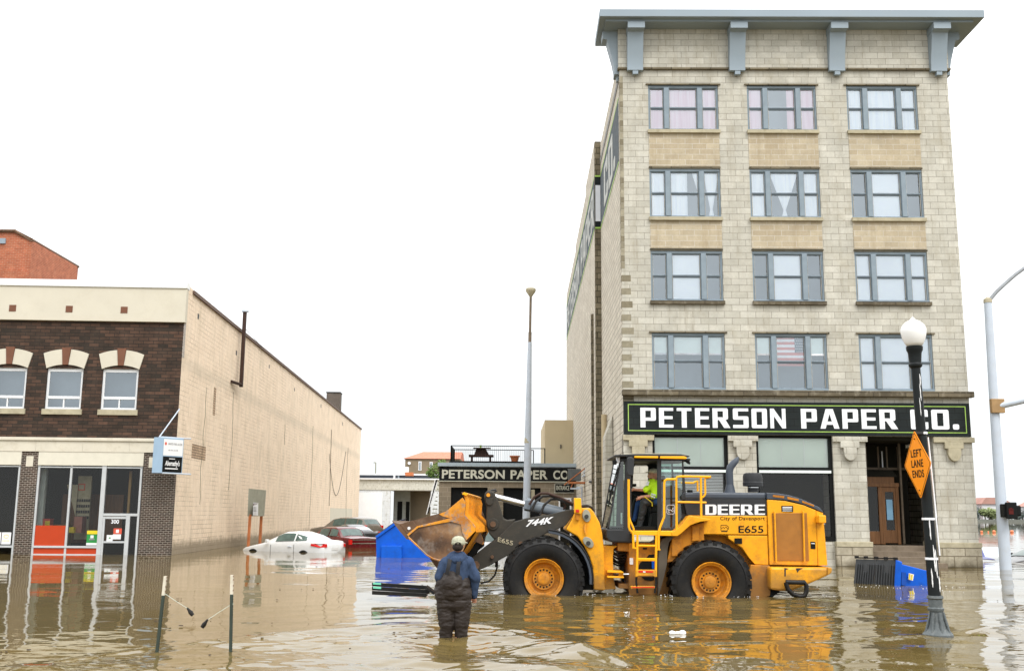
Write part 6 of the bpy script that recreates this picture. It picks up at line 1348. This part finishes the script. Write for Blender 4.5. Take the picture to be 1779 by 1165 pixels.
for i, (pts, mm) in enumerate(([[(820, 330), (850, 285), (890, 262), (930, 262), (1000, 285), (1085, 325)], 'rustpipe'], [[(835, 360), (860, 310), (900, 280), (950, 278), (1010, 305), (1085, 335)], 'rubberhose'], [[(885, 390), (910, 330), (950, 298), (1000, 295), (1050, 318), (1085, 330)], 'rubberhose'], [[(980, 290), (1020, 310), (1035, 340), (1015, 375)], 'rustpipe'], [[(1130, 335), (1165, 332), (1195, 345), (1210, 370)], 'rubberhose'], [[(1130, 345), (1175, 340), (1205, 362)], 'rubberhose'], [[(630, 665), (630, 700), (615, 750), (580, 785), (530, 798)], 'rubberhose'], [[(622, 668), (622, 700)], 'rubberhose'], [[(590, 245), (620, 240), (628, 248), (600, 258)], 'rubberhose'])):
    ptube('hydraulic_hose', CC, pts, 25.5+.06*i, .03 if i < 4 else .022, MT[mm], 8)
# bucket
AX_ = Vector((.23, 3.2, -.04)); BY = 24.15
bk2 = MB().prism(cv(CE, [(115, 465), (700, 305), (745, 285), (960, 105), (1003, 160), (988, 345), (345, 495), (215, 600)], BY), Vector((.004, .05, 0))).build('bucket', MT['bucketedge'], ld, world=True)
def bplate(nm, pts, y0, y1, mat): return MB().prism(cv(CE, pts, BY+y0), (0, y1-y0, 0)).build(nm, mat, bk2, world=True, bevel=.006)
bplate('side_cutter', [(740, 292), (960, 108), (1003, 160), (986, 343), (780, 385), (690, 360), (640, 330)], -.012, 0, MT['bucketpaint'])
bplate('yellow_edge_strip', [(205, 608), (345, 492), (985, 340), (1045, 400), (1135, 492), (1135, 560), (1010, 682), (960, 600), (935, 470), (800, 432), (680, 452), (362, 512), (225, 628)], -.03, .04, MT['bucketpaint'])
bplate('side_plate', [(225, 628), (362, 510), (680, 450), (800, 430), (936, 470), (962, 600), (1012, 682), (985, 780), (950, 860), (850, 945), (640, 952), (560, 930), (480, 882), (232, 645)], .0, .05, MT['bucketsteel'])
ptb = MB(); ptb.tube(cv(CE, [(215, 610), (232, 645), (480, 882), (560, 930), (640, 952), (740, 960)], BY+.0), .022, 6); ptb.build('side_rim', MT['bucketpaint'], bk2, world=True)
bplate('corner_bit', [(110, 462), (285, 415), (345, 492), (215, 600)], -.03, 0, MT['bucketedge'])
c_ = at(CE[0]+238/CE[2], CE[1]+520/CE[2], BY-.03); MB().lathe([(.035, -.02), (.035, .01)], c_, 'y', 12).build('bucket_bolt', MT['paper'], bk2, world=True)
shell = cv(CE, [(215, 610), (232, 645), (480, 882), (560, 930), (640, 952), (850, 950), (950, 870), (1010, 780), (1060, 700), (1140, 575), (1135, 490), (1045, 400), (988, 335), (1003, 160), (965, 50)], BY)
b = MB(); b.loft([shell, [p+AX_ for p in shell]], cap=False, closed=False); sh = b.build('shell', MT['bucketback'], bk2, world=True, norm=False)
inner = [p+Vector((-.03, .0, .03)) for p in shell]; b = MB(); b.loft([inner, [p+AX_ for p in inner]], cap=False, closed=False); b.build('inner_shell', MT['bucketsteel'], bk2, world=True, norm=False)
MB().prism([p+AX_ for p in cv(CE, [(115, 465), (700, 305), (960, 105), (1003, 160), (1135, 490), (1140, 575), (1010, 780), (850, 950), (640, 952), (480, 882), (215, 600)], BY)], (0, -.05, 0)).build('far_side_plate', MT['bucketsteel'], bk2, world=True)
lip = cv(CE, [(5, 415), (35, 440), (110, 462), (215, 600), (237, 672), (205, 668), (110, 560), (30, 452)], BY-.02); MB().prism(lip, AX_).build('cutting_edge', MT['bucketedge'], bk2, world=True)
ribs = MB(); prof = cv(CE, [(965, 50), (1003, 160), (988, 335), (1045, 400), (1135, 490), (1140, 575)], BY)
for k in range(8):
    t = .02+k/7*.95; off = AX_*t; ins = [p+off for p in prof]; outp = [p+off+Vector((.075, 0, .02)) for p in prof]
    ribs.prism(ins+outp[::-1], (0, .035, 0))
ribs.build('back_rib', MT['bucketback'], bk2, world=True)
tb = MB(); pp = prof[0]; tb.prism([pp+Vector((-.02, 0, -.02)), pp+Vector((.02, 0, .03)), pp+Vector((.12, 0, -.01)), pp+Vector((.08, 0, -.05))], AX_); tb.build('top_bar', MT['rail'], bk2, world=True)
plate('bucket_ear', CE, [(1010, 690), (1080, 620), (1150, 570), (1200, 560), (1240, 700), (1225, 740), (1130, 700), (1040, 800), (980, 860), (960, 800)], 25.1, 25.16, MT['bucketedge'], 0, bk2)
plate('bucket_ear', CE, [(1170, 560), (1200, 560), (1250, 720), (1235, 745), (1190, 640)], 25.5, 25.56, MT['bucketpaint'], 0, bk2)
plate('bucket_ear', CE, [(1150, 580), (1290, 560), (1255, 720), (1200, 690)], 26.0, 26.06, MT['bucketedge'], 0, bk2)
plate('lower_edge', CE, [(520, 930), (650, 955), (700, 1000), (640, 1080), (605, 1050)], 25.6, 26.9, MT['bucketedge'], 0, bk2)

# ================================================================ people
# --- wader seen from behind
pe = thing('person', 'person seen from behind in brown chest waders, blue hooded top and camouflage cap', 'person', (PERSON.x, PERSON.y, 0))
def Q(x, y, d=0): return at(740+x/6.13, 925+y/6.13, 16.41+d)
def QZ(y): return Q(300, y).z
sx_ = Q(300, 600).x
hd = Q(346, 130)
body = [('ell', (hd.x, 16.36, hd.z+.005), (.082, .1, .118)), ('cap', Q(340, 200, .02), Q(338, 250, .02), .055, .055), 
        ('cap', Q(325, 350, .02), Q(310, 500, .02), .15, .18), ('cap', Q(310, 500, .02), Q(300, 700, .02), .19, .19),
        ('cap', Q(200, 310, .02), Q(145, 470, -.02), .07, .06), ('cap', Q(145, 470, -.02), Q(150, 540, .16), .045, .035),
        ('cap', Q(460, 310, .02), Q(520, 480, .02), .06, .05), ('cap', Q(520, 490, .02), Q(512, 670, .07), .04, .032), ('cap', Q(512, 665, .07), Q(513, 700, .08), .03, .036),
        ('cap', (sx_-.1, 16.42, .45), (sx_-.12, 16.42, -.1), .1, .07), ('cap', (sx_-.12, 16.42, -.1), (sx_-.13, 16.42, -.5), .065, .05), ('cap', (sx_+.1, 16.42, .45), (sx_+.1, 16.42, -.1), .1, .07), ('cap', (sx_+.1, 16.42, -.1), (sx_+.11, 16.42, -.5), .065, .05),
        ('ell', (sx_-.13, 16.5, -.52), (.05, .13, .04)), ('ell', (sx_+.11, 16.5, -.52), (.05, .13, .04))]
h0 = Q(515, 700, .08)
for k, (dx_, ln) in enumerate(((-.028, .042), (-.010, .050), (.009, .052), (.026, .044))): body.append(('cap', h0+Vector((dx_, 0, -.015)), h0+Vector((dx_*1.15, .012, -.015-ln)), .0105, .009))
body.append(('cap', h0+Vector((-.03, -.005, .01)), h0+Vector((-.048, -.015, -.028)), .011, .009))
for s_ in (-1, 1): body.append(('ell', (hd.x+s_*.082, 16.35, hd.z-.005), (.012, .02, .03)))
blob('body', body, MT['skin'], pe, .0085, None, 2)
blob('hair', [('ell', (hd.x-.005, 16.335, hd.z-.02), (.086, .09, .075))], MT['hair'], pe, .012, (.003, (40, 40, 40)), 1)
top_ = [('cap', Q(235, 330, .02), Q(440, 330, .02), .115, .115), ('cap', Q(330, 330, .02), Q(310, 480, .02), .2, .21), ('cap', Q(310, 480, .02), Q(305, 600, .02), .21, .2),
        ('cap', Q(205, 330, .02), Q(150, 470, -.02), .098, .082), ('cap', Q(148, 470, -.02), Q(160, 545, .15), .08, .06),
        ('cap', Q(455, 330, .02), Q(523, 480, .02), .1, .09), ('cap', Q(523, 480, .02), Q(516, 580, .05), .088, .066), ('cap', Q(516, 570, .05), Q(513, 672, .07), .066, .047), ('cap', Q(250, 300, .02), Q(420, 300, .02), .08, .08)]
blob('sweatshirt', top_, MT['navy'], pe, .013, (.010, (9, 9, 5)), 3)
blob('hood', [('cap', Q(285, 245, -.02), Q(385, 245, -.02), .062, .062), ('cap', Q(262, 262, -.03), Q(320, 292, -.13), .055, .06), ('cap', Q(408, 262, -.03), Q(350, 292, -.13), .055, .06), ('cap', Q(320, 292, -.14), Q(350, 292, -.14), .062, .062), ('cap', Q(300, 262, -.08), Q(375, 262, -.08), .05, .05), ('cap', Q(280, 245, .0), Q(300, 225, .1), .05, .04), ('cap', Q(395, 245, .0), Q(380, 225, .1), .05, .04)], MT['navy'], pe, .01, (.008, (14, 14, 22)), 2)
wad = [('ell', Q(285, 530, -.045), (.20, .215, .20)), ('ell', Q(285, 470, -.07), (.125, .165, .12)), ('cap', Q(290, 520, .0), Q(292, 600, .0), .19, .235), ('cap', Q(245, 560, .0), Q(340, 560, .0), .2, .2), ('cap', Q(220, 650, .0), Q(370, 650, .0), .18, .18), ('cap', Q(225, 740, .0), Q(370, 740, .0), .165, .165),
       ('cap', Q(215, 790, .01), Q(222, 960, .0), .155, .125), ('cap', Q(222, 960, .0), Q(212, 1080, .02), .122, .1), ('cap', Q(212, 1080, .02), (sx_-.13, 16.42, -.5), .1, .085),
       ('cap', Q(385, 790, .01), Q(375, 960, .0), .155, .122), ('cap', Q(375, 960, .0), Q(378, 1080, .02), .12, .1), ('cap', Q(378, 1080, .02), (sx_+.11, 16.42, -.5), .1, .085), ('cap', Q(140, 580, .05), Q(150, 620, .02), .07, .09)]
blob('chest_waders', wad, MT['wader'], pe, .0115, (.0095, (6, 6, 13)), 3)
def strapm(pts, w_=.030):
    b = MB(); P = [Vector(p) for p in pts]; rows = []
    for i, p in enumerate(P): rows.append([p+Vector((-w_, 0, 0)), p+Vector((w_, 0, 0)), p+Vector((w_, .015, 0)), p+Vector((-w_, .015, 0))])
    b.loft(rows); b.build('strap', MT['strap'], pe, world=True, smooth=50)
strapm([Q(222, 445, -.235), Q(235, 380, -.245), Q(248, 320, -.215), Q(256, 285, -.16), Q(262, 255, -.06)]); strapm([Q(340, 440, -.25), Q(342, 380, -.25), Q(348, 320, -.225), Q(356, 285, -.17), Q(362, 255, -.07)])
b = MB(); b.lathe([(.104, hd.z+.012), (.108, hd.z+.03), (.104, hd.z+.075), (.085, hd.z+.112), (.05, hd.z+.134), (.01, hd.z+.14)], (hd.x, 16.36, 0), n=24)
cap_ = b.build('cap', MT['camo'], pe, world=True, smooth=60)
blob('cap_brim', [('ell', (hd.x+.075, 16.44, hd.z+.04), (.075, .07, .012), (0, .12, 0))], MT['camo'], cap_, .008, None, 1)
blob('cap_side', [('ell', (hd.x, 16.36, hd.z+.035), (.107, .115, .06)), ('ell', (hd.x, 16.37, hd.z+.07), (.1, .108, .07))], MT['camo'], cap_, .01, (.003, (20, 20, 20)), 1)
b = MB(); b.tube([(hd.x+.045*math.cos(t), 16.245, hd.z+.012+.032*math.sin(t)) for t in [math.pi*k/8 for k in range(9)]], .008, 6); b.face([(hd.x+.042*math.cos(t), 16.248, hd.z+.012+.03*math.sin(t)) for t in [math.pi*k/8 for k in range(9)]]); b.build('cap_opening', MT['hair'], cap_, world=True)

# --- loader driver, seated facing left
dv = thing('person', 'person in hi-vis yellow shirt and cap sitting at the wheel inside the loader cab', 'person', at(1128, 905, 25.85))
def D(x, y, d=0): return at(1090+x/8.314, 790+y/8.314, 25.75+d)
hd2 = D(372, 285)
bd = [('ell', (hd2.x, 25.75, hd2.z), (.115, .08, .14)), ('ell', (hd2.x-.075, 25.75, hd2.z-.055), (.05, .05, .06)), ('cap', (hd2.x-.105, 25.75, hd2.z-.0), (hd2.x-.13, 25.75, hd2.z-.035), .016, .02), ('ell', (hd2.x+.01, 25.66, hd2.z-.01), (.02, .012, .035)),
      ('cap', D(375, 350), D(385, 400), .06, .07), ('cap', D(385, 430), D(410, 600), .15, .17),
      ('cap', D(355, 430, -.17), D(250, 510, -.2), .055, .045), ('cap', D(250, 505, -.2), D(120, 500, -.1), .045, .033), ('cap', D(120, 500, -.1), D(85, 495, -.1), .035, .04),
      ('cap', D(410, 470, -.2), D(360, 590, -.25), .06, .05), ('cap', D(360, 590, -.25), D(200, 605, -.2), .048, .036), ('cap', D(200, 605, -.2), D(165, 625, -.2), .036, .042),
      ('cap', D(420, 670, -.1), D(240, 680, -.12), .1, .08), ('cap', D(240, 690, -.12), D(180, 1000, -.12), .07, .055), ('cap', D(420, 670, .12), D(150, 710, .12), .1, .075), ('cap', D(150, 710, .12), D(95, 900, .12), .065, .05)]
for k in range(4): bd.append(('cap', D(150, 615+9*k, -.22), D(128, 625+12*k, -.2+.012*k), .011, .009)); bd.append(('cap', D(85, 478+10*k, -.12), D(62, 485+12*k, -.1), .011, .009))
bd.append(('cap', D(165, 610, -.23), D(150, 596, -.22), .012, .010)); bd.append(('cap', D(100, 485, -.13), D(88, 470, -.12), .012, .010))
blob('body', bd, MT['skin'], dv, .011, None, 2)
blob('hi_vis_shirt', [('cap', D(370, 425), D(405, 440), .15, .15), ('cap', D(385, 450), D(410, 610), .17, .185), ('cap', D(362, 425, -.15), D(265, 500, -.2), .095, .072), ('cap', D(415, 450, -.18), D(375, 590, -.25), .095, .08), ('cap', D(365, 425, .15), D(280, 500, .2), .09, .07)], MT['hivis'], dv, .014, (.008, (9, 9, 9)), 2)
for p_ in ([D(300, 380, -.29), D(285, 440, -.30)], [D(345, 560, -.345), D(410, 580, -.33)], [D(340, 590, -.34), D(400, 615, -.33)]): MB().obox((p_[0]+p_[1])/2, (p_[1]-p_[0])/2, (0, .012, 0), (.0, 0, .018) if abs(p_[0].z-p_[1].z) < .06 else (.03, 0, 0)).build('reflective_band', MT['reflective'], dv, world=True)
blob('trousers', [('cap', D(430, 670, -.1), D(250, 690, -.12), .11, .10), ('cap', D(430, 670, .1), D(150, 710, .12), .11, .09), ('cap', D(150, 710, .12), D(95, 930, .12), .085, .06), ('ell', D(430, 640), (.17, .2, .1))], MT['denim'], dv, .014, (.006, (10, 10, 10)), 2)
blob('hip_wader', [('cap', D(330, 680, -.17), D(245, 690, -.17), .095, .105), ('cap', D(245, 690, -.17), D(215, 840, -.15), .1, .082), ('cap', D(215, 840, -.15), D(175, 1030, -.13), .082, .065), ('cap', D(180, 1040, -.13), D(120, 1050, -.13), .06, .045)], MT['charcoal'], dv, .013, (.012, (9, 9, 9)), 2)
MB().tube([D(245, 600, -.29), D(300, 640, -.3), D(355, 690, -.3), D(360, 740, -.28)], .012, 6).build('wader_strap', MT['postery'], dv, world=True)
cp_ = blob('cap', [('ell', (hd2.x+.005, 25.75, hd2.z+.085), (.125, .10, .075)), ('ell', (hd2.x-.13, 25.75, hd2.z+.065), (.075, .065, .012), (0, -.15, 0))], paint('pale_camouflage', (.5, .48, .38), .9, .2, (.15, .16, .1), .8, 26), dv, .01, None, 1)
blob('beard', [('ell', (hd2.x-.04, 25.75, hd2.z-.09), (.06, .055, .035))], MT['hair'], dv, .012, None, 1)
for s_ in (-.028, .028): pass
eb = MB(); eb.lathe([(.008, -.004), (.008, .004)], (hd2.x-.09, 25.685, hd2.z+.01), 'y', 8); eb.build('eye', MT['hair'], dv, world=True)

# ================================================================ foam flecks and flotsam
def flecks(name, spots, n, smin, smax, mat, seed):
    rr_ = random.Random(seed); b = MB()
    for _ in range(n):
        cx, cy, rx, ry = rr_.choice(spots); a = rr_.uniform(0, 6.28); q_ = rr_.gauss(0, .5); x = cx+rx*math.cos(a)*(1+q_*.18); y = cy+ry*math.sin(a)*(1+q_*.3)
        k = rr_.uniform(smin, smax); st_ = rr_.uniform(.5, 1.8); n_ = 6; ph = rr_.uniform(0, 6.28)
        pts = [(x+k*st_*math.cos(ph+t*math.pi/3)*rr_.uniform(.6, 1.2), y+k*math.sin(ph+t*math.pi/3)*rr_.uniform(.6, 1.2)) for t in range(n_)]
        b.prism([(p[0], p[1], .012) for p in pts], (0, 0, .012))
    return tag(b.build(name, mat), kind='stuff')
flecks('foam', [(.8, 25.0, 1.05, .5), (4.75, 24.95, 1.05, .5), (6.9, 25.1, .7, .4), (2.6, 24.9, 1.1, .5), (9.0, 26.5, 2.2, 1.6), (10.8, 28.6, 1.4, .5)], 170, .005, .014, MT['paper'], 3)
flecks('floating_leaf_litter', [(-3, 22, 4, 5), (3, 20, 3, 3), (-8, 30, 5, 8), (8, 22, 3, 5), (-5, 16, 3, 2)], 60, .012, .03, MT['trunk'], 8)

# ================================================================ far bank on the right
fbk = MB().prism([(120, 530, -1), (900, 530, -1), (900, 531, 1.2), (120, 531, 1.2)], (0, 200, 0)).build('river_bank', paint('far_bank_ground', (.12, .125, .11), .9, .2, scale=.05)); tag(fbk, kind='structure')
rg2 = random.Random(5)
def ftree(x, y, h, wd, mat, label, i):
    o_ = thing('far_bank_tree', label, 'tree', (x, y, 1), group='trees along the far river bank')
    cs = [((x+rg2.uniform(-1, 1)*wd*.3, y+rg2.uniform(-1, 1), h*rg2.uniform(.35, .8)), wd*rg2.uniform(.35, .55)) for _ in range(5)]
    foliage('crown', cs, 420, wd*.12, mat, o_, i); MB().tube([(x, y, 0), (x, y, h*.6)], [.4, .15], 6).build('trunk', MT['trunk'], o_, world=True)
i = 0; x = 228.0
while x < 300:
    h = rg2.uniform(4.5, 8.5); k_ = 241 < x < 249
    px_ = int(889.5+CF*x/530)
    ftree(x, 532+rg2.uniform(0, 6), 7 if k_ else h, 3.6 if not k_ else 4.6, MT['farleaf2'] if k_ else MT['farleaf'], 'pale spring green tree on the far river bank' if k_ else 'dark tree on the far river bank', 50+i); x += rg2.uniform(1.7, 2.8); i += 1
def fbuild(name, label, x0, x1, y, z1, mat, wins=True):
    o_ = thing(name, label, 'building', ((x0+x1)/2, y, 1)); MB().box(x0, x1, y, y+12, .5, z1).build('wall', mat, o_, world=True)
    b = MB(); n = max(2, int((x1-x0)/2.2)); z = 2.5
    while z < z1-1.5:
        for k in range(n): xx = x0+(x1-x0)*(k+.3)/n; b.box(xx, xx+.8, y-.05, y, z, z+1.2)
        z += 2.6
    b.build('window', MT['interior'], o_, world=True); return o_
fbuild('brick_tower_building', 'distant pink brick building with a chimney at the far bank', 231, 241.3, 548, 10.6, MT['farred']); 
ch = thing('far_chimney', 'tall pink brick chimney stack on the far bank', 'chimney', (241, 550, 1)); MB().lathe([(.9, 1), (.8, 13.6), (.95, 13.7), (.95, 14.2)], (247.2-1.0, 560, 0), n=10).build('shaft', MT['farred'], ch, world=True)
h_ = fbuild('white_gabled_building', 'distant white building with brown gabled roof on the far bank', 250, 265, 556, 9.2, MT['farwhite'])
MB().prism([(249, 555, 9.2), (266.5, 555, 9.2), (260, 555, 12.6), (252, 555, 12.6)], (0, 12, 0)).build('roof', MT['farred'], h_, world=True)
h_ = fbuild('low_far_building', 'long low pink roofed building at the right end of the far bank', 272, 300, 552, 8.0, MT['farwhite']); MB().prism([(271, 551, 8.0), (301, 551, 8.0), (296, 551, 10.5), (276, 551, 10.5)], (0, 12, 0)).build('roof', MT['farred'], h_, world=True)
# orange buoys
for k, (x, s_, lb_) in enumerate(((1705.5, .17, 'small orange buoy nearest the stone plinth on the river'), (1717, .1, 'tiny orange buoy between two larger buoys on the river'), (1727, .22, 'large orange buoy just left of the signal pole'), (1758, .24, 'wide orange buoy right of the signal pole'))):
    p_ = gnd(x, 924.5); bo = thing('buoy', lb_, 'buoy', p_, group='orange buoys on the river')
    MB().lathe([(s_*.3, -.2), (s_, 0), (s_*.9, s_*.5), (s_*.3, s_*.9)], (p_.x, p_.y, .1), n=12).build('float', MT['buoy'], bo, world=True, smooth=50)
